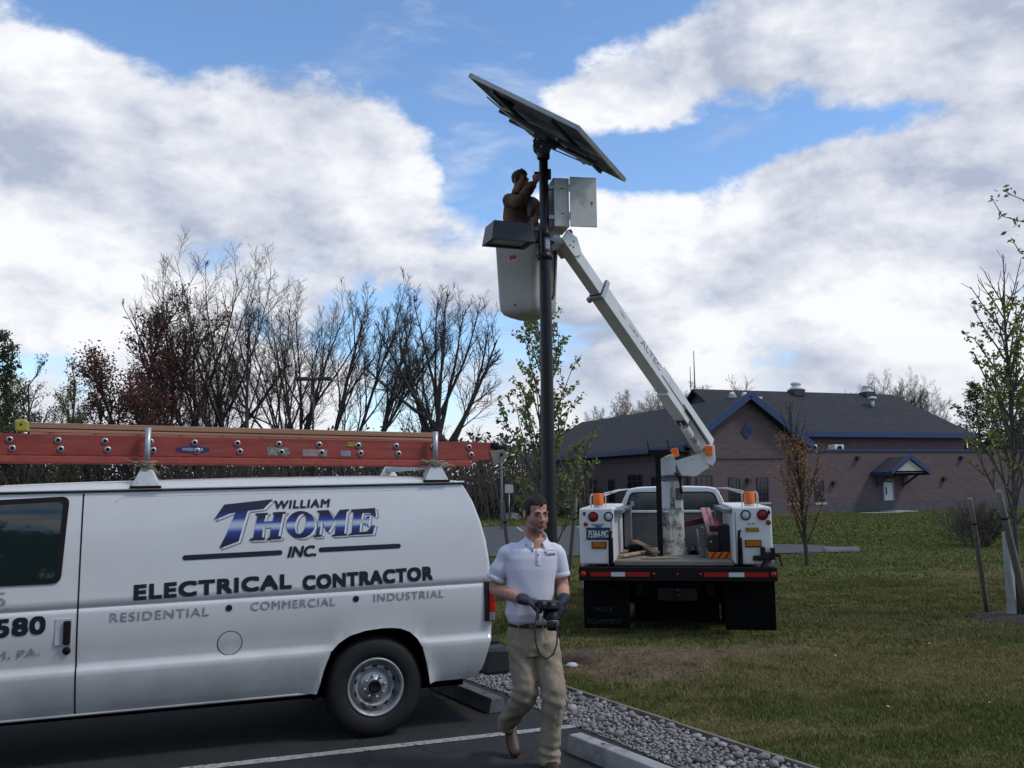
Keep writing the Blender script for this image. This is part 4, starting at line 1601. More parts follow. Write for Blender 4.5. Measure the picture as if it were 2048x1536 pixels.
    for v in me.vertices:
        s, z = v.co.x, v.co.z
        px = 450 + (s + 1.1135) / 0.003475
        if px < 556 and (px < 512 or z > 1.655 - 0.0 and s < -0.76 and z > 1.68):
            lo, hi = 1.41, 1.765
        else:
            lo, hi = 1.452, 1.685
        vals.append(min(1, max(0, (z - lo - 0.02 * (s + 0.6)) / (hi - lo))))
    at_.data.foreach_set('value', vals)
    # thin outlined shadow offset down right
    out = []
    for sh in shapes:
        for p in sh:
            q = F([(x + 26, y + 20) for x, y in p])
            nq = len(q)
            w = 0.0035
            for i in range(nq):
                a_, b_ = Vector(q[i]), Vector(q[(i + 1) % nq])
                d_ = b_ - a_
                if d_.length < 1e-4:
                    continue
                nn = Vector((-d_.y, d_.x)).normalized() * w / 2
                out.append(([tuple(a_ + nn), tuple(b_ + nn), tuple(b_ - nn), tuple(a_ - nn)], [(0, 1, 2, 3)]))
    side_mesh('lettering_outline', out, M['ink'], 0.0028)
    # white infill between shadow outline and letters
    figs = []
    for sh in shapes:
        figs.append(triangulated([F([(x + 14, y + 10) for x, y in p]) for p in sh[:1]] + ([F([(x + 14, y + 10) for x, y in sh[1]])] if len(sh) > 1 else [])))
    side_mesh('lettering_infill', figs, mat('infill_white', (0.74, 0.75, 0.76), 0.4), 0.0022)


van_lettering()


# ---------------------------------------------------------------- roof rack and ladders
def van_rack():
    o = VAN
    W = 1.98
    for s0, h in ((-1.646, 2.285), (0.480, 2.275)):
        for sy in (1, -1):
            def Y(y):
                return y if sy > 0 else W - y
            z0 = 1.872 + rise(s0) * 0.9
            f = MB()
            q0, q1 = 0.098, 0.028
            base = [(s0 - q0, Y(0.10), z0), (s0 + q0, Y(0.10), z0), (s0 + q0 * .8, Y(0.24), z0 + 0.05), (s0 - q0 * .8, Y(0.24), z0 + 0.05)]
            top = [(s0 - q1, Y(0.135), z0 + 0.145), (s0 + q1, Y(0.135), z0 + 0.145), (s0 + q1, Y(0.19), z0 + 0.150), (s0 - q1, Y(0.19), z0 + 0.150)]
            f.add(base + top, [(0, 1, 2, 3), (4, 5, 6, 7), (0, 1, 5, 4), (1, 2, 6, 5), (2, 3, 7, 6), (3, 0, 4, 7)])
            fo = f.build('rack_foot', mat('rack_white', (0.62, 0.63, 0.62), 0.45, 0.1, 0.12, 9, dirt=(0.35, 0.33, 0.3), dscale=12), o, bevel=0.006)
            c = MB()
            c.box((s0, Y(0.105), z0 - 0.002), (q0 * 2.12, 0.03, 0.016))
            c.build('clamp', M['blackpaint'], fo, bevel=0.003)
            p = MB()
            p.tube([(s0, Y(0.155), z0 + 0.10), (s0 + 0.004, Y(0.155), z0 + 0.25), (s0 + 0.006, Y(0.155), h)], 0.0215, 14)
            p.build('rack_post', M['steel'], o)
        b = MB()
        b.box((s0, W / 2, 2.004), (0.05, W - 0.30, 0.045))
        b.build('rack_crossbar', M['steel'], o, bevel=0.005)


van_rack()


def build_ladders():
    """red extension ladder: two nested sections seen from the edge, on the near side of the rack"""
    o = thing('extension_ladder', (*(Matrix.Translation(VAN_LOC) @ Matrix.Rotation(VAN_RZ, 4, 'Z') @ Vector((-1.0, 0.22, 2.03))),), 'long red extension ladder lying on its back on the van roof rack', 'ladder', VAN_RZ)
    o.rotation_euler = (0, R(0.75), VAN_RZ)
    # local x along the ladder (rear = +), y across, z up.  rails are C channels standing on edge
    def rail(y, z0, z1, x0, x1, name, lab=None, face=1):
        mb = MB()
        t, w = 0.006, 0.038
        mb.box(((x0 + x1) / 2, y, (z0 + z1) / 2), (x1 - x0, t, z1 - z0))
        for z in (z0 + t / 2, z1 - t / 2):
            mb.box(((x0 + x1) / 2, y + face * w / 2, z), (x1 - x0, w - t, t))
        r = mb.build(name, M['ladder'], o, bevel=0.002, seg=1)
        if lab:
            tag(r, lab)
        return r
    x0, x1 = -2.6, 2.0
    rail(0.0, 0.046, 0.190, x0, x1, 'rail')
    rail(0.42, 0.046, 0.190, x0, x1, 'rail', None, -1)
    # lower edge rail of the fly section
    mb = MB()
    mb.box(((x0 + 1.80) / 2, 0.014, 0.0155), (1.80 - x0, 0.034, 0.044))
    mb.build('fly_rail', mat('ladder_red_edge', (0.44, 0.09, 0.065), 0.5, 0, 0.2, 5), o, bevel=0.004)
    mb = MB()
    mb.box(((x0 + 1.80) / 2, 0.402, 0.0135), (1.80 - x0, 0.03, 0.040))
    mb.build('fly_rail', mat('ladder_red_edge', (0.42, 0.07, 0.055)), o, bevel=0.004)
    # rungs: hollow ends showing through the rail in two rows
    ringm = M['alu']
    mb = MB()
    mb.lathe([(0.013, -0.006), (0.0225, -0.006), (0.0225, 0.0), (0.013, 0.0), (0.0125, -0.004), (0.0125, 0.40)], (0, 0, 0), (0, 1, 0), 14)
    rme = mb.mesh('rung', ringm)
    mb = MB()
    mb.lathe([(0.0, 0.0), (0.0128, 0.0)], (0, 0, 0), (0, -1, 0), 14)
    hme = mb.mesh('rung_hole', M['hole'])
    for k in range(15):
        x = 1.79 - 0.301 * k
        for z, dx in ((0.148, -0.008), (0.088, 0.012)):
            ru = inst('rung', rme, o, (x + dx, -0.004, z))
            inst('rung_hole', hme, ru, (0, -0.0025, 0))
    # end caps and hinge foot at the rear
    mb = MB()
    mb.box((2.0, 0.01, 0.165), (0.06, 0.06, 0.05))
    mb.box((2.06, 0.03, 0.145), (0.09, 0.07, 0.045))
    mb.build('end_cap', M['black'], o, bevel=0.012)
    mb = MB()
    mb.prism([(1.955, -0.012, 0.12), (2.075, -0.012, 0.135), (2.125, -0.012, 0.075), (2.065, -0.012, 0.03), (1.995, -0.012, 0.00)], (0, 0.05, 0))
    ft = mb.build('ladder_foot', mat('foot_pad_grey', (0.22, 0.20, 0.18), 0.7, 0, 0.3, 9), o, bevel=0.006)
    mb = MB()
    mb.lathe([(0.0, 0.012), (0.012, 0.010), (0.014, 0.0)], (2.06, -0.012, 0.095), (0, -1, 0), 8)
    mb.build('foot_bolt', M['hole'], ft)
    mb = MB()
    mb.prism([(1.46, -0.010, 0.05), (1.60, -0.010, 0.02), (1.64, -0.010, -0.005), (1.50, -0.010, -0.03), (1.44, -0.010, 0.005)], (0, 0.02, 0))
    mb.build('rung_lock', mat('rung_lock_grey', (0.30, 0.28, 0.24), 0.5, 0.4, 0.3, 9), o, bevel=0.004)
    # decals
    def decal(x0_, x1_, z0_, z1_, m_, name='decal'):
        return MB().box(((x0_ + x1_) / 2, -0.0042, (z0_ + z1_) / 2), (x1_ - x0_, 0.002, z1_ - z0_)).build(name, m_, o)
    stick = mat('worn_sticker', (0.40, 0.37, 0.31), 0.6, 0, 0.5, 60, dirt=(0.10, 0.09, 0.09), dscale=40, dlo=0.5, dhi=0.6)
    decal(0.195, 0.36, 0.062, 0.122, stick)
    decal(0.455, 0.64, 0.060, 0.112, mat('pale_sticker', (0.42, 0.30, 0.28), 0.6, 0, 0.3, 60))
    decal(0.745, 0.82, 0.062, 0.105, mat('lilac_sticker', (0.36, 0.34, 0.45), 0.6, 0, 0.4, 50))
    decal(0.79, 0.905, 0.135, 0.172, mat('yellow_sticker', (0.42, 0.38, 0.07), 0.6, 0, 0.4, 60, dirt=(0.06, 0.05, 0.02), dscale=50, dlo=0.5, dhi=0.6))
    # blue oval badge with the maker's name
    n = 28
    b = MB()
    b.prism([(-0.335 + 0.118 * math.cos(2 * PI * k / n), -0.0035, 0.098 + 0.024 * math.sin(2 * PI * k / n)) for k in range(n)], (0, -0.0022, 0))
    bo = b.build('badge', mat('badge_blue', (0.03, 0.05, 0.16), 0.4), o)
    vs, fs = fit_text('WERNER', -0.41, -0.26, 0.087, 0.022, 0.02, 1.0)
    t_ = MB().add([(x, -0.0066, z) for x, z in vs], fs)
    t_.build('badge_lettering', mat('badge_white', (0.5, 0.5, 0.52), 0.5), bo, fix=False)

    # tan ladder section stacked on top, with a yellow end cap
    o2 = thing('tan_ladder', (*(Matrix.Translation(VAN_LOC) @ Matrix.Rotation(VAN_RZ, 4, 'Z') @ Vector((-1.0, 0.26, 2.235))),), 'faded tan ladder with a yellow end lying on top of the red ladder', 'ladder', VAN_RZ)
    o2.rotation_euler = (0, R(0.95), VAN_RZ)
    for y in (0.0, 0.36):
        mb = MB()
        x0, x1 = -1.44, 1.50
        mb.box(((x0 + x1) / 2, y, 0.042), (x1 - x0, 0.03, 0.038))
        mb.box(((x0 + x1) / 2, y + 0.004, 0.0185), (x1 - x0, 0.022, 0.008))
        mb.box(((x0 + x1 + 0.08) / 2, y, 0.004), (x1 - x0 + 0.08, 0.034, 0.020))
        mb.build('rail', M['tan'], o2, bevel=0.003, seg=1)
    mb = MB()
    mb.prism([(-1.50, -0.024, -0.005), (-1.41, -0.024, -0.005), (-1.42, -0.024, 0.065), (-1.45, -0.024, 0.082), (-1.505, -0.024, 0.075)], (0, 0.06, 0))
    y_ = mb.build('end_cap', M['yellow'], o2, bevel=0.010)
    MB().lathe([(0.0, 0.004), (0.007, 0.003), (0.008, 0)], (-1.465, -0.024, 0.045), (0, -1, 0), 8).build('cap_bolt', M['hole'], y_)
    mb = MB()
    mb.prism([(1.48, -0.02, 0.0), (1.60, -0.02, -0.01), (1.605, -0.02, 0.012), (1.56, -0.02, 0.05), (1.50, -0.02, 0.06)], (0, 0.05, 0))
    mb.build('ladder_shoe', mat('shoe_brown', (0.06, 0.03, 0.025), 0.7), o2, bevel=0.008)
    rg = MB()
    rg.lathe([(0.012, 0.0), (0.012, 0.34)], (0, 0, 0), (0, 1, 0), 10)
    rme2 = rg.mesh('rung', M['alu'])
    for k in range(10):
        inst('rung', rme2, o2, (-1.3 + k * 0.3, 0.012, 0.03))

    # ropes tied round the rack posts
    for (s0, lab) in ((-1.646, 'frayed tan rope tied round the front rack post on the van'), (0.480, 'short tan rope knotted round the rear rack post on the van')):
        mb = MB()
        rr = random.Random(int(abs(s0) * 100))
        for j in range(4):
            pts = []
            for k in range(26):
                t_ = k / 25 * 2 * PI * (1 + j % 2)
                pts.append((s0 + (0.032 + 0.012 * j) * math.cos(t_) + rr.uniform(-.008, .008), 0.155 + (0.030 + 0.008 * j) * math.sin(t_), 2.015 + 0.018 * j - 0.03 + rr.uniform(-.007, .007)))
            mb.tube(pts, 0.0045, 5)
        for j in range(7):
            p0 = Vector((s0 + rr.uniform(-.03, .03), 0.125, 2.02 + rr.uniform(-.02, .03)))
            d_ = -1 if rr.random() < 0.7 else 1
            e = p0 + Vector((d_ * rr.uniform(0.05, 0.15), rr.uniform(-.02, .03), rr.uniform(-.10, .04)))
            mid = (p0 + e) / 2 + Vector((0, 0, rr.uniform(-.03, .03)))
            mb.tube([p0, mid, e], 0.0038, 5)
        r = mb.build('rope', M['rope'])
        r.matrix_world = Matrix.Translation(VAN_LOC) @ Matrix.Rotation(VAN_RZ, 4, 'Z')
        tag(r, lab, 'rope', 'ropes on the roof rack')


build_ladders()

# ================================================================ BUCKET TRUCK
T_LOC, T_RZ = Vector((1.933, 11.378, -0.01)), R(-9.5)
T_M = Matrix.Translation(T_LOC) @ Matrix.Rotation(T_RZ, 4, 'Z')
T_I = T_M.inverted()


def TL(p):
    return T_I @ Vector(p)


def disc(mb, c, r, d, n=20, ax=(0, -1, 0)):
    return mb.lathe([(0.0, d), (r * 0.85, d), (r, d * 0.6), (r, 0.0)], c, ax, n)


def build_truck():
    o = thing('bucket_truck', T_LOC, 'white bucket truck backed onto the lawn with its boom raised to the pole', 'truck', T_RZ)
    wh, bm_ = M['white'], M['bedmetal']
    # ---- side boxes of the service body
    for (x0, x1, sx) in ((-1.135, -0.712, -1), (0.716, 1.172, 1)):
        mb = MB()
        mb.box(((x0 + x1) / 2, 1.30, 1.222), (x1 - x0, 2.60, 0.686))
        b = mb.build('side_box', wh, o, bevel=0.022)
        mb = MB()
        xo = x0 + 0.05 if sx < 0 else x1 - 0.05
        mb.box((xo, 0.42, 0.72), (0.08, 0.50, 0.32))
        mb.box((xo, 2.30, 0.70), (0.08, 0.60, 0.36))
        mb.build('side_skirt', wh, b, bevel=0.01)
        # rail along the inner top edge
        xi = x1 if sx < 0 else x0
        mb = MB()
        mb.box((xi - sx * 0.055 + sx * 0.0, 1.32, 1.515), (0.10, 2.5, 0.05))
        mb.build('inner_rail', bm_, b, bevel=0.008)
        # locker doors on the outer side
        xq = x0 - 0.004 if sx < 0 else x1 + 0.004
        for (ya, yb, za, zb) in ((0.12, 0.75, 0.95, 1.50), (0.80, 1.80, 1.20, 1.50), (1.86, 2.50, 0.95, 1.50)):
            d_ = MB().box((xq, (ya + yb) / 2, (za + zb) / 2), (0.012, yb - ya, zb - za)).build('locker_door', wh, b, bevel=0.003)
            MB().box((xq + sx * 0.008, (ya + yb) / 2, (za + zb) / 2 + 0.1), (0.012, 0.12, 0.04)).build('latch', M['steel'], d_)
        # seams on the tail face
        mb = MB()
        mb.box((xi - sx * -0.0 - (0.03 if sx < 0 else -0.03), -0.001, 1.2), (0.008, 0.004, 0.60))
        mb.build('panel_seam', mat('seam_grey', (0.18, 0.18, 0.18), 0.7), b)
    # ---- round lamps and plates on the tail faces
    def round_lamp(x, z, r, m_, name, rim=True):
        mb = MB()
        if rim:
            mb.lathe([(r * 1.22, 0.0), (r * 1.22, 0.014), (r * 1.0, 0.016), (r * 0.98, 0.004)], (x, -0.001, z), (0, -1, 0), 28)
        else:
            disc(mb, (x, -0.001, z), r * 1.05, 0.004)
        p = mb.build(name, M['black'], o)
        mb = MB()
        mb.lathe([(0.0, 0.016), (r * 0.5, 0.0145), (r * 0.9, 0.010), (r, 0.003)], (x, -0.002, z), (0, -1, 0), 28)
        mb.build('lens', m_, p)
        return p
    round_lamp(-0.962, 1.459, 0.050, M['redlens'], 'tail_lamp')
    round_lamp(-0.773, 1.461, 0.048, M['clearlens'], 'reverse_lamp')
    round_lamp(0.870, 1.468, 0.050, M['clearlens'], 'reverse_lamp')
    round_lamp(1.066, 1.470, 0.052, M['redlens'], 'tail_lamp')
    round_lamp(-1.058, 1.368, 0.026, M['redlens'], 'reflector', False)
    round_lamp(1.132, 1.380, 0.030, M['redlens'], 'reflector', False)
    for x, z in ((0.907, 1.372), (0.960, 1.372)):
        mb = MB()
        disc(mb, (x, -0.001, z), 0.015, 0.012, 12)
        mb.build('lock', M['steel'], o)
    for x, z in ((-1.072, 1.497), (1.142, 1.500)):
        mb = MB()
        mb.box((x, -0.012, z), (0.024, 0.024, 0.045))
        mb.build('door_stop', M['black'], o, bevel=0.006)
    # number plate
    mb = MB()
    mb.box((-0.905, -0.008, 1.252), (0.292, 0.012, 0.150))
    pl = mb.build('number_plate', M['blueplate'], o, bevel=0.004)
    vs, fs = fit_text('75364-MG', -1.030, -0.782, 1.205, 0.085)
    for k, (dx, dz) in enumerate(((0, 0), (.003, 0), (-.003, 0))):
        MB().add([(x + dx, -0.0152 - 0.0003 * k, z + dz) for x, z in vs], fs).build('plate_figures', M['platewhite'], pl, fix=False)
    MB().box((-0.91, -0.006, 1.365), (0.15, 0.008, 0.022)).build('plate_lamp', mat('lamp_tarnish', (0.3, 0.26, 0.26), 0.5), o, bevel=0.003)
    MB().box((-0.905, -0.004, 1.340), (0.075, 0.006, 0.022)).build('sticker', mat('blue_sticker', (0.08, 0.14, 0.28), 0.5), o)
    for (x, z, w_, h_, lab) in ((-0.900, 1.113, 0.178, 0.082, None), (0.945, 1.130, 0.190, 0.086, None)):
        mb = MB()
        mb.box((x, -0.010, z), (w_, 0.02, h_))
        a_ = mb.build('marker_lamp', M['black'], o, bevel=0.005)
        MB().box((x, -0.023, z), (w_ - 0.02, 0.012, h_ - 0.02)).build('lens', M['amber'], a_, bevel=0.004)
    bd = MB().box((0.940, -0.005, 1.295), (0.165, 0.008, 0.055)).build('badge', M['brass'], o, bevel=0.004)
    vs, fs = fit_text('Reading', 0.872, 1.008, 1.281, 0.03)
    MB().add([(x, -0.0095, z) for x, z in vs], fs).build('badge_lettering', M['hole'], bd, fix=False)
    # ---- tail bumper with reflective tape
    mb = MB()
    mb.box((0.028, -0.02, 0.772), (2.345, 0.16, 0.165))
    bp = mb.build('tail_bumper', M['blackpaint'], o, bevel=0.008)
    segs = [(-1.005, -0.760, M['redlens']), (-0.752, -0.585, M['reflwhite']), (-0.577, -0.29, M['redlens']), (0.355, 0.632, M['redlens']), (0.640, 0.820, M['reflwhite']), (0.828, 1.10, M['redlens'])]
    for a, b, m_ in segs:
        MB().box(((a + b) / 2, -0.103, 0.770), (b - a, 0.004, 0.052)).build('reflective_tape', m_, bp)
    for x in (-1.09, 1.155, -0.24, 0.04, 0.31):
        mb = MB()
        disc(mb, (x, -0.101, 0.772), 0.034 if abs(x) > 0.8 else 0.016, 0.014, 16)
        mb.build('bumper_lamp', mat('bright_red_lens', (0.45, 0.012, 0.010)) if x < -0.8 else M['redlens'], bp)
    # ---- deck
    mb = MB()
    mb.box((0.0, 1.30, 0.890), (1.424, 2.62, 0.045))
    mb.box((0.0, 0.06, 0.898), (1.424, 0.10, 0.055))
    mb.build('deck', M['deckwood'], o, bevel=0.004)
    mb = MB()
    mb.box((0.04, 2.62, 1.15), (1.60, 0.05, 0.56))
    bk = mb.build('bulkhead', bm_, o, bevel=0.006)
    MB().box((0.04, 2.59, 1.440), (1.60, 0.07, 0.035)).build('bulkhead_rail', wh, bk, bevel=0.006)
    for x in (-0.64, 0.66):
        MB().box((x, 2.40, 1.24), (0.10, 0.45, 0.6)).build('corner_post', bm_, bk, bevel=0.01)
    # black grab bars standing at the tail of both boxes
    for x, zt in ((-0.757, 1.265), (0.782, 1.275)):
        mb = MB()
        mb.tube([(x - 0.01, -0.035, 0.86), (x - 0.008, -0.04, 1.15), (x + 0.0, -0.035, zt), (x + 0.02, -0.02, zt + 0.01)], 0.016, 8)
        mb.tube([(x + 0.022, -0.035, 0.86), (x + 0.02, -0.035, 1.2)], 0.013, 8)
        mb.build('grab_bar', M['blackpaint'], o)
    # ---- chassis, axle, hitch, mud flaps
    mb = MB()
    for x in (-0.42, 0.42):
        mb.box((x, 2.4, 0.62), (0.08, 4.9, 0.20))
    mb.box((0, 0.10, 0.62), (0.84, 0.12, 0.20))
    mb.box((0.04, 0.14, 0.66), (1.1, 0.10, 0.06))
    mb.box((0, 1.5, 0.42), (1.3, 0.16, 0.16))
    mb.box((0.02, 0.75, 0.40), (1.05, 0.6, 0.52))  # dark block added to blacken the shaded gap between the mud flaps
    mb.box((0.02, 1.9, 0.45), (1.5, 0.3, 0.5))
    mb.box((-0.55, 0.35, 0.72), (0.5, 0.4, 0.12))
    mb.box((0.65, 0.35, 0.72), (0.5, 0.4, 0.12))
    mb.lathe([(0.0, -0.2), (0.2, -0.16), (0.2, 0.16), (0.0, 0.2)], (0, 1.5, 0.42), (1, 0, 0), 16)
    mb.build('chassis_and_dark_fill', M['underbody'], o)
    mb = MB()
    mb.box((0.03, -0.06, 0.53), (0.46, 0.05, 0.14))
    mb.lathe([(0.0, 0.07), (0.02, 0.065), (0.028, 0.045), (0.02, 0.02), (0.014, 0.0), (0.03, -0.005), (0.03, -0.02)], (0.03, -0.10, 0.54), (0, -0.4, 1), 12)
    h = mb.build('tow_hitch', M['blackpaint'], o, bevel=0.004)
    MB().lathe([(0.0, 0.03), (0.02, 0.022), (0.028, 0.0), (0.02, -0.02)], (0.028, -0.10, 0.572), (0, 0, 1), 14).build('tow_ball', M['chrome'], h)
    for (x0, x1) in ((-1.108, -0.545), (0.592, 1.182)):
        mb = MB()
        rows = []
        for k in range(9):
            z = 0.70 - 0.60 * k / 8
            yy = 0.86 - 0.02 * math.sin(k * 0.5)
            rows.append([(x0 + (x1 - x0) * j / 6, yy - 0.006 * math.sin(j + k * 0.3) - 0.80 + 0.02, z) for j in range(7)])
        back = [[(p[0], p[1] + 0.012, p[2]) for p in r] for r in rows]
        mb.grid(rows)
        mb.grid(back)
        fl = mb.build('mud_flap', mat('flap_rubber', (0.005, 0.005, 0.005), 0.9, 0, 0.2, 12, spec=0.1), o)
        if x0 < 0:
            for txt, xa, xb, z, hh in (('TRUCK', -0.985, -0.745, 0.305, 0.052), ('EQUIPMENT', -1.06, -0.63, 0.160, 0.055)):
                vs, fs = fit_text(txt, xa, xb, z, hh)
                MB().add([(x, 0.062, z_) for x, z_ in vs], fs).build('flap_lettering', mat('flap_print', (0.022, 0.022, 0.022), 0.6), fl, fix=False)
    # wheels: dual rear, single front
    def wheel(x, y, w_, side):
        wl = thing_part('wheel', o, (x, y, 0.40))
        ax = (side, 0, 0)
        t = MB()
        t.lathe([(0.22, -w_), (0.36, -w_ - 0.003), (0.395, -w_ + 0.03), (0.40, -w_ / 2), (0.395, -0.03), (0.36, 0.003), (0.24, 0.0), (0.22, -0.03)], (0, 0, 0), ax, 40)
        t.build('tyre', M['tyre'], wl)
        r_ = MB()
        r_.lathe([(0.222, -0.01), (0.215, -0.05), (0.15, -0.09), (0.08, -0.02), (0.0, -0.01)], (0, 0, 0), ax, 28)
        r_.build('rim', M['rim'], wl)
    for s in (-1, 1):
        wheel(s * 1.13, 1.35, 0.24, s)
        wheel(s * 0.86, 1.35, 0.24, s)
        wheel(s * 1.02, 4.55, 0.24, s)
    # ---- cab
    def station(y, pts):
        return [(x, y, z) for x, z in pts] + [(-x + 0.035, y, z) for x, z in reversed(pts)]
    k0 = [(-0.86, 0.55), (-0.90, 0.9), (-0.875, 1.20), (-0.805, 1.42), (-0.735, 1.60), (-0.672, 1.735), (-0.62, 1.785), (-0.50, 1.805), (-0.2, 1.815)]
    def sc_(pts, top, inset=0.0):
        return [(x * (1 - inset), 0.55 + (z - 0.55) * top) for x, z in pts]
    mb = MB()
    rows = [station(2.78, sc_(k0, 0.985, 0.01)), station(2.84, k0), station(3.5, k0), station(3.75, sc_(k0, 0.99)), station(4.25, sc_(k0, 0.55, -0.02)), station(5.2, sc_(k0, 0.48, 0.0)), station(5.4, sc_(k0, 0.44, 0.05))]
    mb.grid(rows, closed=True)
    mb.prism(rows[0], (0, 0.004, 0))
    mb.prism(rows[-1], (0, 0.004, 0))
    cb = mb.build('cab', wh, o)
    # rear window in a dark seal
    rim_ = [(-0.700, 1.405), (-0.690, 1.50), (-0.625, 1.685), (-0.590, 1.722), (-0.50, 1.732), (0.53, 1.728), (0.612, 1.715), (0.648, 1.68), (0.722, 1.50), (0.735, 1.405)]
    mb = MB()
    mb.prism([(x, 2.762, z) for x, z in rim_], (0, 0.03, 0))
    sw = mb.build('rear_window_seal', M['black'], cb)
    cx, cz = 0.018, 1.565
    mb = MB()
    mb.prism([(cx + (x - cx) * 0.965, 2.756, cz + (z - cz) * 0.90) for x, z in rim_], (0, 0.006, 0))
    mb.build('rear_window', mat('cab_glass', (0.028, 0.045, 0.050), 0.05, 0, spec=0.8), sw)
    MB().box((-0.585, 2.752, 1.555), (0.055, 0.004, 0.075)).build('window_sticker', mat('sticker_green', (0.22, 0.38, 0.36), 0.6), sw)
    for s in (-1, 1):
        mb = MB()
        mb.prism([(s * 0.845 + 0.017, 2.95, 1.28), (s * 0.845 + 0.017, 3.9, 1.24), (s * 0.71 + 0.017, 3.55, 1.70), (s * 0.71 + 0.017, 2.95, 1.70)], (s * 0.02, 0, 0.01))
        mb.build('side_window', M['glass'], cb)
    mb = MB()
    mb.prism([(-0.70, 4.20, 1.27), (0.735, 4.20, 1.27), (0.64, 3.80, 1.72), (-0.60, 3.80, 1.72)], (0, 0.03, 0.03))
    mb.build('windscreen', M['glass'], cb)
    MB().box((0.017, 5.46, 0.62), (1.75, 0.14, 0.22)).build('front_bumper', M['chrome'], cb, bevel=0.03)
    # ---- amber strobes in white guards at the box corners, rods to the cab roof
    for (x, zt, zb, sx) in ((-0.902, 1.735, 1.600, -1), (0.928, 1.748, 1.605, 1)):
        mb = MB()
        mb.lathe([(0.066, 0.0), (0.066, 0.135), (0.060, 0.142), (0.0, 0.143)], (x, 0.10, zb), n=20)
        st = mb.build('strobe_lamp', M['orange'], o)
        mb = MB()
        mb.lathe([(0.062, 0.0), (0.062, 0.035), (0.0, 0.036)], (x, 0.10, zb - 0.032), n=20)
        mb.build('strobe_base', mat('strobe_base_white', (0.5, 0.5, 0.48), 0.4), st)
        for dx in (-0.088, 0.088):
            mb = MB()
            mb.tube([(x + dx, 0.10, zb - 0.04), (x + dx, 0.10, zt - 0.03), (x + dx * 0.8, 0.10, zt + 0.004)], 0.007, 6)
            mb.build('strobe_guard', wh, st)
        for k, dz in enumerate((0.0, 0.028)):
            mb = MB()
            mb.tube([(x + 0.07 * -sx, 0.12, zt + 0.006 - dz), (x * 0.80, 1.5, zt + 0.04 - dz * 0.4), (sx * 0.66 + 0.02, 2.9, 1.775)], 0.0085, 6)
            mb.build('guard_rod', wh, o)
        tl = MB()
        tl.tube([(x - 0.08 * -sx, 0.10, zt), (x - 0.10 * -sx, 0.10, zt - 0.04), (x - 0.105 * -sx, 0.10, zb)], 0.008, 6)
        tl.build('guard_hoop', wh, st)
    # ---- turret
    y0 = 1.22
    mb = MB()
    mb.lathe([(0.17, -0.02), (0.152, 0.03), (0.146, 0.40), (0.142, 0.98), (0.150, 0.985), (0.150, 1.0)], (0.01, y0, 0.912), n=28)
    tu = mb.build('turret', M['boomdirty'], o)
    mb = MB()
    mb.box((-0.07, y0 - 0.16, 1.24), (0.11, 0.06, 0.42))
    mb.box((-0.07, y0 - 0.16, 1.47), (0.15, 0.07, 0.05))
    mb.box((-0.065, y0 - 0.165, 1.0), (0.06, 0.05, 0.12))
    mb.build('turret_strut', M['boomdirty'], tu, bevel=0.012)
    mb = MB()
    mb.box((0.0, y0 - 0.01, 1.70), (0.275, 0.26, 0.36))
    mb.build('turret_column', M['boom'], tu, bevel=0.015)
    mb = MB()
    mb.box((0.10, y0 - 0.145, 1.715), (0.095, 0.02, 0.16))
    mb.build('control_valve', mat('valve_brown', (0.16, 0.14, 0.12), 0.5, 0.3, 0.5, 40), tu, bevel=0.006)
    for z in (1.895, 1.94):
        mb = MB()
        mb.lathe([(0.155, 0.0), (0.165, 0.008), (0.165, 0.024), (0.155, 0.032)], (0.0, y0, z), n=28)
        mb.build('bearing_ring', mat('bearing_grey', (0.20, 0.19, 0.18), 0.5, 0.4, 0.3, 20), tu)
    mb = MB()
    mb.box((-0.035, y0, 2.07), (0.20, 0.30, 0.22))
    mb.prism([(-0.13, y0 - 0.15, 2.18), (0.06, y0 - 0.15, 2.18), (0.03, y0 - 0.15, 2.25), (-0.03, y0 - 0.15, 2.235)], (0, 0.3, 0))
    mb.build('turret_head', M['boom'], tu, bevel=0.012)
    mb = MB()
    for k in range(5):
        mb.tube([(0.05 + 0.02 * k, y0 - 0.16, 2.0 - 0.02 * k), (0.09 + 0.012 * k, y0 - 0.18 - 0.01 * k, 1.95), (0.12, y0 - 0.16, 1.86 - 0.03 * k), (0.135 + 0.004 * k, y0 - 0.15, 1.72)], 0.010, 6)
    mb.build('hydraulic_hose', M['black'], tu)
    # saddle that carries the boom foot, with amber covers
    mb = MB()
    mb.prism([(0.05, y0 - 0.14, 2.15), (0.495, y0 - 0.14, 2.285), (0.500, y0 - 0.14, 2.05), (0.455, y0 - 0.14, 2.03), (0.33, y0 - 0.14, 1.945), (0.135, y0 - 0.14, 1.955)], (0, 0.34, 0))
    sd = mb.build('boom_saddle', M['boom'], o, bevel=0.012)
    mb = MB()
    mb.prism([(0.452, y0 - 0.165, 2.13), (0.452, y0 - 0.165, 2.23), (0.50, y0 - 0.165, 2.36), (0.585, y0 - 0.165, 2.36), (0.592, y0 - 0.165, 2.15), (0.55, y0 - 0.165, 2.08)], (0, 0.03, 0))
    mb.build('hinge_plate', M['boom'], sd, bevel=0.008)
    mb = MB()
    mb.box((0.505, y0 - 0.19, 2.285), (0.10, 0.06, 0.125))
    mb.build('amber_cover', M['orange'], sd, bevel=0.012)
    mb = MB()
    mb.box((0.065, y0 + 0.12, 2.275), (0.095, 0.08, 0.115), Matrix.Rotation(R(-12), 3, 'Y'))
    mb.build('amber_cover', M['orange'], sd, bevel=0.012)
    # ---- boom, from the saddle hinge up to the bucket
    P0, P1 = TL((2.613, 12.531, 2.336)), TL((0.600, 10.02, 4.51))
    d = (P1 - P0).normalized()
    L = (P1 - P0).length
    side = -d.cross(Vector((0, 0, 1))).normalized()     # the flank towards the camera
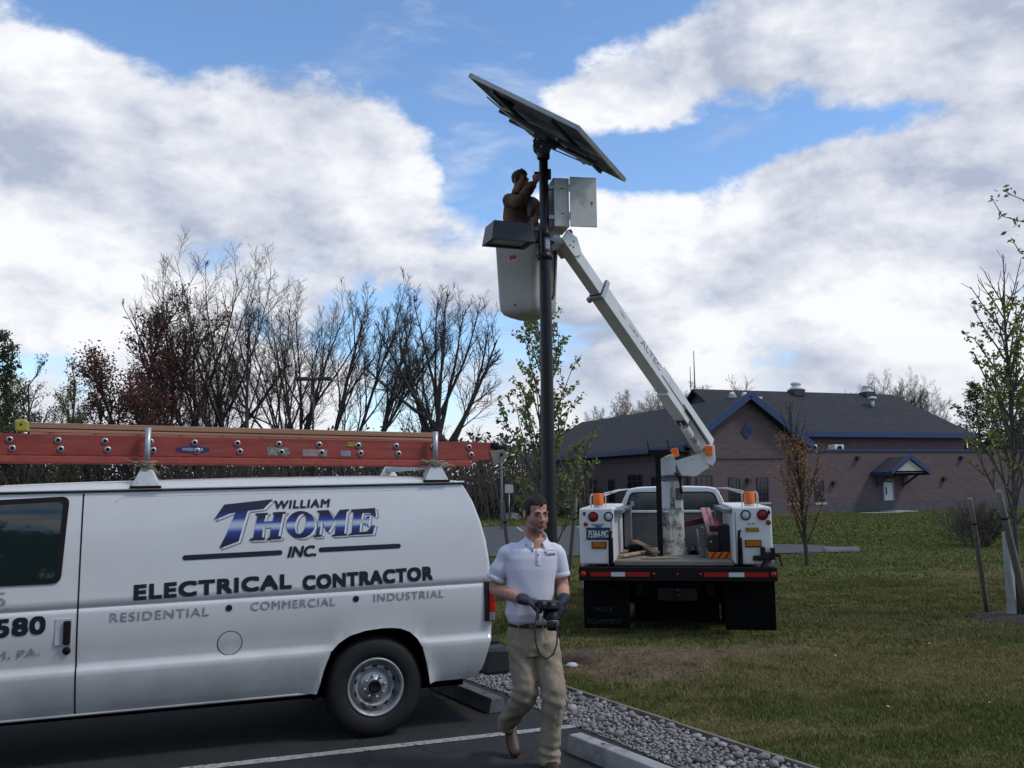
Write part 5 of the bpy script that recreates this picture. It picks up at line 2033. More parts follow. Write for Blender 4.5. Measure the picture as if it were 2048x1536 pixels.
    up = d.cross(side).normalized()
    def at(f, du=0.0, ds=0.0):
        return P0 + d * (L * f) + up * du + side * ds
    def beam(f0, f1, w_, h_, du, m_, name, par, ds=0.0, bev=0.008):
        mb = MB()
        a, b = at(f0, du, ds), at(f1, du, ds)
        Mx = Matrix((side, d, up)).transposed()
        mb.box((a + b) / 2, (w_, (b - a).length, h_), Mx)
        return mb.build(name, m_, par, bevel=bev)
    outer = beam(0.33, 0.795, 0.17, 0.185, 0.0, M['boom'], 'boom', o)
    beam(0.175, 0.335, 0.165, 0.22, -0.022, M['boom'], 'boom_sleeve', outer)
    beam(0.0, 0.40, 0.14, 0.135, 0.047, M['boom'], 'boom_root', outer, 0.025)
    beam(0.795, 1.0, 0.135, 0.150, 0.0, M['boom'], 'boom_extension', outer)
    beam(0.785, 0.80, 0.20, 0.225, 0.0, mat('collar_grey', (0.42, 0.43, 0.45), 0.4, 0.3), 'collar', outer)
    beam(0.797, 0.803, 0.150, 0.165, 0.0, M['black'], 'wear_pad', outer)
    for ds, du in ((0.07, 0.13), (-0.09, -0.11)):
        beam(0.785, 0.802, 0.045, 0.045, du, mat('collar_grey', (0.42, 0.43, 0.45)), 'collar_lug', outer, ds)
    mb = MB()
    mb.tube([at(0.02, -0.02, 0.10), at(0.24, 0.0, 0.10)], 0.011, 6)
    mb.build('hydraulic_line', M['steel'], outer)
    mb = MB()
    mb.tube([at(0.03, -0.05, 0.09), at(0.22, -0.03, 0.10)], 0.009, 6)
    mb.build('hydraulic_line', M['blackpaint'], outer)
    # lift cylinder
    a, b = at(0.195, -0.115), at(0.035, -0.16)
    mb = MB()
    mb.tube([a, a.lerp(b, 0.25)], 0.035, 14)
    mb.tube([a.lerp(b, 0.22), b], 0.058, 16)
    mb.build('lift_cylinder', M['boomdirty'], outer)
    mb = MB()
    Mx = Matrix((side, d, up)).transposed()
    mb.box(at(0.186, -0.12), (0.12, 0.09, 0.06), Mx)
    mb.build('cylinder_bracket', mat('greasy_black', (0.03, 0.026, 0.022), 0.5, 0, 0.5, 20), outer, bevel=0.01)
    # lettering on the flank
    def flank_text(txt, f0, f1, h_, du, m_, b=0.0):
        vs, fs, w_, hh = text_polys(txt, 1.0)
        La = (f1 - f0) * L
        for k, (dx, dy) in enumerate(((0, 0), (b, b), (-b, -b))):
            q = []
            for x, y in vs:
                # read from the upper end downwards
                p = P0 + d * (L * f1 - La * x / w_ + dx) + up * (du + h_ * (y / hh) + dy) + side * (0.0856 + 0.0003 * k)
                q.append(p)
            MB().add(q, fs).build('boom_lettering', m_, outer, fix=False)
    flank_text('ALTEC', 0.415, 0.555, 0.075, 0.0, mat('boom_print', (0.24, 0.24, 0.25), 0.5), 0.003)
    worn = mat('worn_decal', (0.40, 0.40, 0.40), 0.5, 0, 0.5, 45, dirt=(0.66, 0.66, 0.64), dscale=30, dlo=0.45, dhi=0.55)
    for f0, f1 in ((0.575, 0.635), (0.66, 0.70)):
        beam(f0, f1, 0.0012, 0.032, 0.025, worn, 'decal', outer, 0.0858, 0)
    # tip bracket
    mb = MB()
    q = [at(0.985, 0.12), at(1.03, 0.06), at(1.035, -0.10), at(0.965, -0.10), at(0.94, 0.03)]
    mb.prism([p + side * 0.075 for p in q], side * 0.02)
    mb.prism([p - side * 0.095 for p in q], side * 0.02)
    tp = mb.build('tip_bracket', M['boom'], outer, bevel=0.004)
    for f, du in ((0.985, -0.03), (0.992, 0.03), (1.0, -0.06)):
        mb = MB()
        disc(mb, at(f, du, 0.096), 0.011, 0.006, 8, side)
        mb.build('tip_bolt', M['hole'], tp)
    mb = MB()
    mb.box(at(1.0, 0.145), (0.07, 0.05, 0.09), Mx)
    mb.build('tip_control', mat('control_red', (0.25, 0.03, 0.02), 0.5), tp, bevel=0.008)
    # ---- bucket
    A = R(31)
    ex = Vector((math.cos(A), -math.sin(A), 0))     # along the front-left face, to the right
    ey = Vector((math.sin(A), math.cos(A), 0))      # along the right face, away
    Mc = Vector((0.268, 9.66, 0))
    cen = Mc - ex * 0.26 + ey * 0.27
    def bpt(u, v, z):
        p = cen + ex * u + ey * v
        return TL((p.x, p.y, z))
    def ringpts(hw, hd, z, r, n=5):
        pts = []
        for (sx, sy, a0) in ((1, -1, -90), (1, 1, 0), (-1, 1, 90), (-1, -1, 180)):
            for k in range(n + 1):
                a_ = R(a0 + 90 * k / n)
                pts.append(bpt(sx * (hw - r) + r * math.cos(a_), sy * (hd - r) + r * math.sin(a_), z))
        return pts
    mb = MB()
    prof = [(0.10, 3.672, 0.06), (0.175, 3.678, 0.08), (0.215, 3.70, 0.08), (0.236, 3.745, 0.07), (0.242, 3.85, 0.06), (0.268, 4.60, 0.05), (0.285, 4.615, 0.05), (0.285, 4.645, 0.05), (0.262, 4.650, 0.04),
            (0.248, 4.62, 0.04), (0.225, 3.80, 0.05), (0.06, 3.76, 0.05)]
    rows = [ringpts(h_, h_ * 1.02, z, min(r, h_ * 0.8)) for h_, z, r in prof]
    mb.grid(rows, closed=True)
    mb.prism(rows[0], (0, 0, 0.002))
    mb.prism(rows[-1], (0, 0, 0.002))
    bu = mb.build('bucket', M['bucket'], o)
    # foot-step recess on the right face
    mb = MB()
    def rf(v, z, off):
        return bpt(0.242 + 0.026 * (z - 3.85) / 0.75 + off, v, z)
    qs = []
    for (v, z) in ((-0.15, 3.93), (-0.12, 3.87), (0.135, 3.87), (0.165, 3.93), (0.18, 4.44), (0.14, 4.52), (-0.11, 4.52), (-0.16, 4.44)):
        qs.append((v, z))
    mb.grid([[rf(v, z, 0.006) for v, z in qs + qs[:1]], [rf(0.005 + (v - 0.005) * 0.86, 4.2 + (z - 4.2) * 0.95, 0.012) for v, z in qs + qs[:1]], [rf(0.005 + (v - 0.005) * 0.78, 4.2 + (z - 4.2) * 0.93, 0.0045) for v, z in qs + qs[:1]]])
    s_ = mb.build('step_rim', M['black'], bu)
    mb = MB()
    mb.add([rf(0.005 + (v - 0.005) * 0.80, 4.2 + (z - 4.2) * 0.935, 0.004) for v, z in qs], [tuple(range(len(qs)))])
    mb.build('step_recess', M['bucketdark'], s_)
    # red warning label
    def ff(u, z, off):
        return bpt(u, -(0.247 + 0.026 * (z - 3.85) / 0.75) - off, z)
    mb = MB()
    mb.add([ff(-0.085, 4.255, 0.004), ff(0.035, 4.265, 0.004), ff(0.035, 4.33, 0.004), ff(-0.085, 4.33, 0.004)], [(0, 1, 2, 3)])
    lb = mb.build('warning_label', mat('label_white', (0.5, 0.48, 0.46), 0.5), bu)
    mb = MB()
    mb.add([ff(-0.07, 4.272, 0.0055), ff(0.025, 4.28, 0.0055), ff(0.025, 4.325, 0.0055), ff(-0.07, 4.325, 0.0055)], [(0, 1, 2, 3)])
    mb.build('label_red', mat('label_red', (0.35, 0.015, 0.02), 0.5), lb)
    # pivot and bracket between bucket and boom
    c1, c2 = bpt(0.27, 0.05, 4.42), P1
    mb = MB()
    mb.tube([c1, (c1 + c2) / 2 + Vector((0, 0, 0.0)), c2], 0.032, 12)
    mb.build('bucket_mount', M['boom'], bu)
    # ---- boom rest: black post with a cradle
    x, y = -0.163, 0.92
    mb = MB()
    mb.box((x, y, 1.56), (0.072, 0.075, 1.32))
    br = mb.build('boom_rest', M['blackpaint'], o, bevel=0.006)
    mb = MB()
    mb.prism([(x - 0.12, y - 0.05, 2.30), (x + 0.14, y - 0.05, 2.30), (x + 0.14, y - 0.05, 2.27), (x + 0.05, y - 0.05, 2.20), (x - 0.045, y - 0.05, 2.20), (x - 0.11, y - 0.05, 2.26)], (0, 0.11, 0))
    mb.build('cradle', M['black'], br, bevel=0.006)
    for s in (-1, 1):
        mb = MB()
        xx = x + 0.01 + s * 0.125
        mb.tube([(xx, y, 2.24), (xx + s * 0.01, y, 2.30), (xx + s * 0.008, y, 2.36), (xx - s * 0.002 + 0.02 * (s < 0) * -1, y, 2.41), (xx + s * 0.025 * (1 if s < 0 else -1), y, 2.43)], 0.008, 6)
        mb.build('cradle_guide', M['black'], br)
    return o


TRUCK = build_truck()


def truck_load():
    def top(name, mb, m_, label, cat, bevel=0.006, group=None):
        ob = mb.build(name, m_, None, bevel=bevel)
        ob.matrix_world = T_M
        tag(ob, label, cat, group)
        return ob
    def holder(name, label, cat):
        return thing(name, T_LOC, label, cat, T_RZ)
    top('plank', MB().bar((-0.66, 0.45, 0.945), (-0.18, 1.6, 0.955), 0.09, 0.03), M['board'], 'pale narrow plank lying flat on the left of the truck bed', 'plank')
    top('plank', MB().bar((-0.22, 0.75, 0.97), (-0.55, 2.2, 1.03), 0.10, 0.035), mat('brown_board', (0.26, 0.15, 0.10), 0.8, 0, 0.3, 8), 'brown plank propped against the bulkhead on the left of the truck bed', 'plank')
    top('wood_scrap', MB().bar((-0.40, 0.35, 0.925), (0.05, 0.42, 0.925), 0.09, 0.02), mat('scrap_wood', (0.33, 0.27, 0.19), 0.8, 0, 0.3, 9), 'thin pale wood scrap on the deck in front of the boom rest', 'wood scrap')
    # faded red planks leaning in the bed
    h = holder('folding_ladder', 'faded pink folding step ladder leaning up in the truck bed', 'step ladder')
    a0, b0 = Vector((0.465, 1.95, 1.495)), Vector((0.505, 0.62, 1.205))
    for off, w_ in ((-0.028, 0.070), (0.040, 0.050)):
        MB().bar(a0 + Vector((off, 0, 0)), b0 + Vector((off, 0, 0)), w_, 0.035).build('rail', M['pink'], h, bevel=0.005)
    MB().bar(a0 + Vector((0.011, 0.0, -0.016)), b0 + Vector((0.011, 0.002, -0.016)), 0.02, 0.012).build('groove', mat('groove_red', (0.10, 0.02, 0.02), 0.7), h)
    MB().bar((0.387, 0.66, 0.913), (0.372, 0.62, 1.30), 0.055, 0.04).build('leg', mat('leg_grey', (0.17, 0.17, 0.17), 0.6, 0.2, 0.3, 8), h, bevel=0.004)
    MB().bar((0.352, 0.74, 0.913), (0.318, 1.0, 1.25), 0.022, 0.022).build('leg', M['bedmetal'], h)
    top('toolbox', MB().box((0.60, 0.95, 1.115), (0.26, 0.55, 0.40)), mat('dark_blue_box', (0.012, 0.013, 0.022), 0.5), 'tall black toolbox beside the right side box of the truck bed', 'toolbox', 0.012)
    c = holder('case', 'low black case in front of the toolbox in the truck bed', 'case')
    MB().box((0.50, 0.62, 1.09), (0.14, 0.16, 0.18)).build('shell', mat('case_black', (0.015, 0.015, 0.015), 0.5), c, bevel=0.01)
    MB().box((0.47, 0.53, 1.12), (0.02, 0.012, 0.03)).build('latch', M['steel'], c)
    cb = MB()
    rr = random.Random(5)
    for j in range(5):
        r0 = 0.13 + 0.012 * rr.uniform(-1, 1)
        cb.tube([(-0.47 + r0 * math.cos(a) + rr.uniform(-.006, .006), 1.55 + r0 * 1.3 * math.sin(a), 0.93 + 0.02 * j + rr.uniform(-.004, .004)) for a in np.linspace(0, 2 * PI, 22)], 0.011, 6)
    top('coiled_cable', cb, M['black'], 'coil of black cable on the left of the truck bed behind the planks', 'cable', 0)
    top('tarp', MB().grid([[(0.19 + 0.03 * i + 0.01 * math.sin(j * 1.7 + i), 1.1 + 0.11 * j, 0.92 + 0.10 * math.sin(i / 5 * PI) * (0.6 + 0.4 * math.sin(j * 1.3)) + 0.012 * math.sin(i * 3.1 + j * 2.3)) for i in range(6)] for j in range(9)]), mat('tarp_dark', (0.012, 0.014, 0.02), 0.6), 'dark crumpled tarp on the truck bed right of the turret', 'tarp', 0)
    k = holder('barricade_board', 'orange and black striped barricade board lying in the truck bed', 'barricade board')
    MB().box((0.585, 0.50, 0.953), (0.300, 0.025, 0.078)).build('board', M['orange'], k, bevel=0.003)
    for i in range(4):
        x = 0.455 + i * 0.085
        MB().prism([(x, 0.486, 0.916), (x + 0.022, 0.486, 0.916), (x + 0.077, 0.486, 0.990), (x + 0.055, 0.486, 0.990)], (0, -0.001, 0)).build('stripe', mat('stripe_dark', (0.03, 0.012, 0.012), 0.6), k)
    top('pipe_rack', MB().bar((0.14, 1.85, 1.28), (0.44, 1.9, 1.33), 0.05, 0.08), mat('dark_red_paint', (0.11, 0.022, 0.025), 0.6, 0, 0.3, 9), 'dark red steel bar lying across the truck bed behind the turret', 'steel bar')
    mb = MB()
    pts = []
    for i in range(7):
        pts.append([(0.53 + 0.016 * i, 0.62 + 0.012 * math.sin(i * 1.5), 1.372 - 0.004 * i + 0.012 * math.sin(i * 0.8)), (0.535 + 0.010 * i, 0.60 + 0.012 * math.sin(i * 1.2), 1.325 + 0.007 * i), (0.545 + 0.006 * i, 0.60, 1.29 + 0.011 * i)])
    mb.grid(pts)
    mb.grid([[(p[0], p[1] + 0.004, p[2]) for p in r] for r in pts])
    top('warning_flag', mb, mat('flag_pink', (0.75, 0.06, 0.13), 0.7), 'small bright pink warning flag at the end of the step ladder', 'flag', 0)
    # bench vise on the bumper corner
    v = holder('bench_vise', 'black bench vise bolted on the right end of the truck bumper', 'vise')
    vb = mat('vise_iron', (0.012, 0.012, 0.013), 0.5, 0.3, 0.3, 15)
    MB().lathe([(0.085, 0.0), (0.08, 0.02), (0.05, 0.05), (0.05, 0.10)], (1.10, -0.01, 0.858), n=18).build('base', vb, v)
    MB().box((1.11, -0.01, 0.985), (0.17, 0.11, 0.085)).build('body', vb, v, bevel=0.015)
    mb = MB()
    mb.box((1.05, -0.01, 1.055), (0.055, 0.13, 0.075))
    mb.build('fixed_jaw', vb, v, bevel=0.01)
    mb = MB()
    mb.box((1.165, -0.01, 1.045), (0.05, 0.13, 0.075))
    mb.build('moving_jaw', vb, v, bevel=0.01)
    MB().box((0.985, -0.01, 0.96), (0.10, 0.08, 0.06)).build('anvil', vb, v, bevel=0.012)
    MB().tube([(1.19, -0.01, 0.99), (1.255, -0.01, 0.99)], 0.018, 10).build('screw', vb, v)
    MB().tube([(1.235, -0.02, 1.02), (1.262, -0.06, 0.86)], 0.008, 6).build('handle', M['blackpaint'], v)


truck_load()


# ================================================================ LIGHT POLE WITH SOLAR PANEL
def build_pole():
    px, py = 0.358, 9.41
    o = thing('solar_light_pole', (px, py, 0), 'tall dark bronze light pole topped by a tilted solar panel', 'lamp post')
    P = M['pole']
    mb = MB()
    n = 32
    mb.lathe([(0.088, 0.0), (0.0845, 0.8), (0.0760, 1.7), (0.0680, 2.4), (0.0625, 3.48), (0.0605, 4.22)], (0, 0, 0), n=n)
    mb.build('shaft', P, o)
    mb = MB()
    mb.lathe([(0.13, 0.0), (0.13, 0.03), (0.10, 0.06), (0.092, 0.09)], (0, 0, 0), n=n)
    mb.build('base_cover', P, o)
    mb = MB()
    mb.lathe([(0.060, 4.20), (0.060, 4.46), (0.056, 4.50), (0.0490, 4.52), (0.0470, 5.36), (0.0, 5.362)], (0, 0, 0), n=n)
    mb.build('upper_tube', P, o)
    mb = MB()
    mb.lathe([(0.0685, 4.17), (0.082, 4.175), (0.082, 4.21), (0.070, 4.235)], (0, 0, 0), n=n)
    mb.build('joint_ring', P, o)
    # numbered tag
    tg = MB()
    tg.lathe([(0.0625, 4.27), (0.0625, 4.385)], (0, 0, 0), n=40)
    tg2 = MB()
    rows = []
    for k in range(9):
        a = R(-90 - 2 + 7.0 * k)
        rows.append([(0.0625 * math.cos(a), 0.0625 * math.sin(a), 4.268), (0.0625 * math.cos(a), 0.0625 * math.sin(a), 4.385)])
    tg2.grid(rows)
    tgo = tg2.build('number_tag', mat('tag_grey', (0.16, 0.18, 0.22), 0.4, 0.3), o)
    vs, fs = fit_text('8', -0.020, 0.022, 4.282, 0.088)
    q = []
    for x, z in vs:
        a = R(-90) + R(26) + x / 0.0625
        q.append((0.0638 * math.cos(a), 0.0638 * math.sin(a), z))
    MB().add(q, fs).build('tag_figure', mat('tag_white', (0.6, 0.62, 0.64), 0.5), tgo, fix=False)
    # ---- lamp head: shoebox on a short arm to the left
    Lr = Matrix.Rotation(R(24), 4, 'Z')
    lam = thing_part('lamp_head', o, (0, 0, 0))
    lam.rotation_euler = (0, 0, R(20))
    x0, x1 = -0.635, -0.165
    zc = 4.405
    mb = MB()
    t_, b_ = [], []
    for (x, y) in ((x0, -0.17), (x1, -0.17), (x1, 0.17), (x0, 0.17)):
        b_.append((x, y, 4.305))
        t_.append((-0.41 + (x + 0.41) * 0.86, y * 0.84, 4.505))
    mb.add(b_ + t_, [(4, 5, 6, 7), (0, 1, 5, 4), (1, 2, 6, 5), (2, 3, 7, 6), (3, 0, 4, 7)])
    ins = [(-0.41 + (x + 0.41) * 0.80, y * 0.76, 4.305) for x, y in ((x0, -0.17), (x1, -0.17), (x1, 0.17), (x0, 0.17))]
    mb.add(b_ + ins + [(p[0], p[1], 4.325) for p in ins], [(0, 1, 5, 4), (1, 2, 6, 5), (2, 3, 7, 6), (3, 0, 4, 7), (4, 5, 9, 8), (5, 6, 10, 9), (6, 7, 11, 10), (7, 4, 8, 11)])
    mb.build('housing', M['lamp'], lam, bevel=0.006)
    MB().prism([(p[0], p[1], 4.322) for p in ins], (0, 0, 0.012)).build('lens', M['lens'], lam)
    mb = MB()
    mb.box((-0.11, 0, 4.41), (0.12, 0.10, 0.12))
    mb.box((-0.072, 0, 4.36), (0.035, 0.13, 0.30))
    mb.build('arm', M['pole'], lam, bevel=0.008)
    mb = MB()
    mb.tube([(-0.075, -0.07, 4.30), (-0.09, -0.075, 4.22), (-0.07, -0.08, 4.10), (-0.068, -0.07, 4.05)], 0.008, 6)
    mb.build('cable', M['black'], lam)
    # ---- equipment cabinet with its door swung open
    cab = thing_part('cabinet', o, (0.106, -0.03, 4.78))
    cab.rotation_euler = (0, 0, R(10))
    H = 0.515
    mb = MB()
    W_, D_ = 0.158, 0.34
    th = 0.012
    mb.box((W_ / 2, D_ / 2, H / 2 - th / 2), (W_, D_, th))
    mb.box((W_ / 2, D_ / 2, -H / 2 + th / 2), (W_, D_, th))
    mb.box((W_ / 2, th / 2, 0), (W_, th, H - 2 * th))
    mb.box((W_ / 2, D_ - th / 2, 0), (W_, th, H - 2 * th))
    mb.build('shell', M['cabinet'], cab)
    MB().box((-0.004, D_ / 2, 0), (0.008, D_, H)).build('back_plate', mat('cabinet_back', (0.13, 0.12, 0.125), 0.5), cab)
    for z in (0.145, -0.125):
        MB().box((0.088, -0.0012, z), (0.036, 0.003, 0.008)).build('vent_slot', M['hole'], cab)
    dr = thing_part('door', o, (0.106, -0.03, 4.78))
    dr.rotation_euler = (0, 0, R(10))
    dm = MB()
    rot = Matrix.Rotation(R(-10), 3, 'Z')
    dm.box((W_ + 0.145, -0.03, 0), (0.285, 0.022, H + 0.016))
    dmo = dm.build('door_leaf', M['cabinet'], dr, bevel=0.004)
    mb = MB()
    disc(mb, (W_ + 0.235, -0.041, -0.005), 0.010, 0.006, 10)
    mb.box((W_ + 0.235, -0.043, -0.028), (0.006, 0.004, 0.03))
    mb.build('door_lock', M['black'], dr)
    for z in (0.15, -0.15):
        mb = MB()
        mb.tube([(W_ + 0.004, -0.016, z - 0.04), (W_ + 0.004, -0.016, z + 0.04)], 0.007, 8)
        mb.build('hinge', M['steel'], dr)
    for z in (4.93, 4.61):
        mb = MB()
        mb.box((0.075, -0.035, z), (0.055, 0.05, 0.042))
        mb.build('cabinet_bracket', mat('bracket_pale', (0.5, 0.5, 0.5), 0.4, 0.5, 0.4, 60), o, bevel=0.004)
    for z in (5.105,):
        mb = MB()
        mb.tube([(-0.10, 0, z), (0.0, 0, z)], 0.012, 8)
        mb.box((0.06, 0.0, z - 0.02), (0.035, 0.06, 0.10))
        mb.build('pole_clamp', M['pole'], o)
    mb = MB()
    mb.lathe([(0.050, 4.40), (0.066, 4.41), (0.066, 4.47), (0.05, 4.48)], (0, 0, 0), n=20)
    mb.build('pole_clamp', M['pole'], o)
    # ---- solar panel
    c = Vector((0.449 - px, 0.0, 5.565))
    az, ti = R(-22.3), R(33.0)
    hd = Vector((-math.sin(az), math.cos(az), 0))
    up = Vector((-math.cos(az) * math.cos(ti), -math.sin(az) * math.cos(ti), math.sin(ti)))
    nn = hd.cross(up).normalized()
    if nn.z < 0:
        nn = -nn
    Mx = Matrix((hd, up, nn)).transposed()
    WW, HH = 1.68, 1.35
    pn = thing_part('solar_panel', o, tuple(c))
    pn.rotation_euler = Mx.to_euler()
    # two framed modules side by side along the level direction
    for s in (-1, 1):
        xc = s * WW / 4
        w2, h2 = WW / 2 - 0.006, HH
        fr = MB()
        fr.box((xc, h2 / 2 - 0.012, 0.0), (w2, 0.024, 0.046))
        fr.box((xc, -h2 / 2 + 0.012, 0.0), (w2, 0.024, 0.046))
        fr.box((xc + w2 / 2 - 0.012, 0, 0.0), (0.024, h2 - 0.048, 0.046))
        fr.box((xc - w2 / 2 + 0.012, 0, 0.0), (0.024, h2 - 0.048, 0.046))
        fr.build('module_frame', M['frame'], pn, bevel=0.003, seg=1)
        MB().box((xc, 0, 0.012), (w2 - 0.05, h2 - 0.05, 0.004)).build('backsheet', M['backsheet'], pn)
        ce = MB()
        nx, ny = 4, 9
        cw, ch = (w2 - 0.07) / nx, (h2 - 0.07) / ny
        for i in range(nx):
            for j in range(ny):
                ce.box((xc - (w2 - 0.07) / 2 + cw * (i + .5), -(h2 - 0.07) / 2 + ch * (j + .5), 0.0165), (cw - 0.004, ch - 0.004, 0.003))
        tag(ce.build('cells', M['cell'], pn), kind='stuff')
        jb = MB()
        jb.box((xc + 0.05, 0.42, -0.002), (0.13, 0.12, 0.026))
        jb.build('junction_box', M['black'], pn, bevel=0.006)
    dark = mat('rack_dark', (0.05, 0.05, 0.052), 0.5, 0.2, 0.2, 9)
    for y in (-0.36, 0.36):
        MB().box((0, y, -0.042), (WW * 0.98, 0.045, 0.038)).build('purlin', dark, pn, bevel=0.003, seg=1)
    for x in (-0.14, 0.14):
        MB().box((x, 0, -0.080), (0.045, HH * 0.86, 0.038)).build('rack_beam', dark, pn, bevel=0.003, seg=1)
    br = mat('brace_bright', (0.75, 0.74, 0.72), 0.5, 0.0)
    for (a, b) in (((0.0, 0.10, -0.115), (0.02, 0.60, -0.066)), ((-0.20, -0.20, -0.085), (0.70, -0.20, -0.066)), ((0.02, -0.05, -0.17), (0.55, -0.34, -0.066)), ((-0.04, 0.03, -0.17), (-0.50, 0.58, -0.066)), ((0.05, 0.05, -0.17), (0.55, 0.34, -0.066))):
        MB().bar(a, b, 0.017, 0.014).build('brace', br, pn)
    MB().box((0.0, 0.0, -0.125), (0.32, 0.16, 0.055)).build('mount_plate', dark, pn, bevel=0.006)
    # tilt head on top of the tube
    mb = MB()
    mb.lathe([(0.060, 5.25), (0.068, 5.255), (0.068, 5.33), (0.060, 5.335)], (0, 0, 0), n=24)
    mb.box((0, 0, 5.39), (0.10, 0.13, 0.12))
    mb.build('tilt_head', dark, o, bevel=0.008)
    mb = MB()
    mb.prism([(-0.10, -0.07, 5.36), (-0.055, -0.07, 5.30), (0.06, -0.07, 5.30), (0.09, -0.07, 5.40), (0.05, -0.07, 5.49), (-0.06, -0.07, 5.50), (-0.11, -0.07, 5.43)], (0, 0.014, 0))
    mb.box((0, 0, 5.40), (0.06, 0.126, 0.07))
    mb.prism([(-0.10, 0.056, 5.36), (-0.055, 0.056, 5.30), (0.06, 0.056, 5.30), (0.09, 0.056, 5.40), (0.05, 0.056, 5.49), (-0.06, 0.056, 5.50), (-0.11, 0.056, 5.43)], (0, 0.014, 0))
    th_ = mb.build('tilt_bracket', mat('bracket_grey', (0.11, 0.11, 0.12), 0.45, 0.4, 0.3, 15), o, bevel=0.003)
    for x, z in ((-0.02, 5.36), (0.03, 5.43), (-0.055, 5.44)):
        mb = MB()
        disc(mb, (x, -0.071, z), 0.014, 0.01, 8)
        mb.build('bolt', M['steel'], th_)
    return o


build_pole()

# ================================================================ PEOPLE
def tube_e(mb, pts, rad, ref=(0, 1, 0), n=20, sub=4):
    """closed limb: pts with radii (r) or (ra, rb); resampled smoothly; ref fixes the second axis"""
    P = [Vector(p) for p in pts]
    Rr = [(r, r) if not isinstance(r, tuple) else r for r in rad]
    Q, S = [], []
    m_ = len(P)
    for i in range(m_ - 1):
        p0, p1, p2, p3 = P[max(0, i - 1)], P[i], P[i + 1], P[min(m_ - 1, i + 2)]
        for k in range(sub):
            t = k / sub
            Q.append(0.5 * ((2 * p1) + (p2 - p0) * t + (2 * p0 - 5 * p1 + 4 * p2 - p3) * t * t + (3 * p1 - p0 - 3 * p2 + p3) * t ** 3))
            u = t * t * (3 - 2 * t)
            S.append((Rr[i][0] * (1 - u) + Rr[i + 1][0] * u, Rr[i][1] * (1 - u) + Rr[i + 1][1] * u))
    Q.append(P[-1])
    S.append(Rr[-1])
    rows = []
    ref = Vector(ref)
    for i, q in enumerate(Q):
        d = (Q[min(len(Q) - 1, i + 1)] - Q[max(0, i - 1)]).normalized()
        b = (ref - d * ref.dot(d)).normalized()
        a = d.cross(b)
        rows.append([q + a * (S[i][0] * math.cos(2 * PI * k / n)) + b * (S[i][1] * math.sin(2 * PI * k / n)) for k in range(n)])
    d0 = (Q[0] - Q[1]).normalized()
    d1 = (Q[-1] - Q[-2]).normalized()
    def cap(row, c, d, r):
        return [[c + (p - c) * f + d * (r * g) for p in row] for f, g in ((0.85, 0.30), (0.55, 0.48), (0.05, 0.55))]
    top = cap(rows[0], Q[0], d0, min(S[0]))[::-1]
    bot = cap(rows[-1], Q[-1], d1, min(S[-1]))
    rows = top + rows + bot
    o = len(mb.v)
    mb.grid(rows, closed=True)
    nn_ = len(rows)
    mb.f.append(tuple(o + k for k in reversed(range(n))))
    mb.s.append(True)
    mb.f.append(tuple(o + (nn_ - 1) * n + k for k in range(n)))
    mb.s.append(True)
    return mb


def ell(mb, c, r, M3=None, nu=16, nv=10):
    c = Vector(c)
    rows = []
    for i in range(nv + 1):
        ph = -PI / 2 + PI * i / nv
        ph = max(-PI / 2 + 0.02, min(PI / 2 - 0.02, ph))
        rows.append([])
        for k in range(nu):
            t = 2 * PI * k / nu
            v = Vector((r[0] * math.cos(ph) * math.cos(t), r[1] * math.cos(ph) * math.sin(t), r[2] * math.sin(ph)))
            if M3:
                v = M3 @ v
            rows[-1].append(v + c)
    o = len(mb.v)
    mb.grid(rows, closed=True)
    mb.f.append(tuple(o + k for k in reversed(range(nu))))
    mb.s.append(True)
    mb.f.append(tuple(o + nv * nu + k for k in range(nu)))
    mb.s.append(True)
    return mb


def fuse(mb, name, voxel, smooth=6, fac=0.5):
    """union of closed pieces into one continuous smooth surface"""
    ob = bpy.data.objects.new('fuse', mb.mesh('fuse'))
    COL.objects.link(ob)
    rm = ob.modifiers.new('r', 'REMESH')
    rm.mode = 'VOXEL'
    rm.voxel_size = voxel
    if smooth:
        sm = ob.modifiers.new('s', 'SMOOTH')
        sm.iterations = smooth
        sm.factor = fac
    me = bpy.data.meshes.new_from_object(ob.evaluated_get(bpy.context.evaluated_depsgraph_get()))
    me.name = name
    bpy.data.objects.remove(ob)
    for p in me.polygons:
        p.use_smooth = True
    return me


def coords(me):
    a = np.empty(len(me.vertices) * 3, np.float32)
    me.vertices.foreach_get('co', a)
    return a.reshape(-1, 3).astype(float)


def normals(me):
    a = np.empty(len(me.vertices) * 3, np.float32)
    me.vertices.foreach_get('normal', a)
    return a.reshape(-1, 3).astype(float)


def set_coords(me, c):
    me.vertices.foreach_set('co', np.asarray(c, np.float32).ravel())
    me.update()


def wrinkle(me, amp, fn):
    c, n = coords(me), normals(me)
    set_coords(me, c + n * (amp * fn(c))[:, None])


SKIN = attr_mat('skin', 0.68, var=0.18, vscale=60, sub=0.05, bump=0.25, bscale=300)


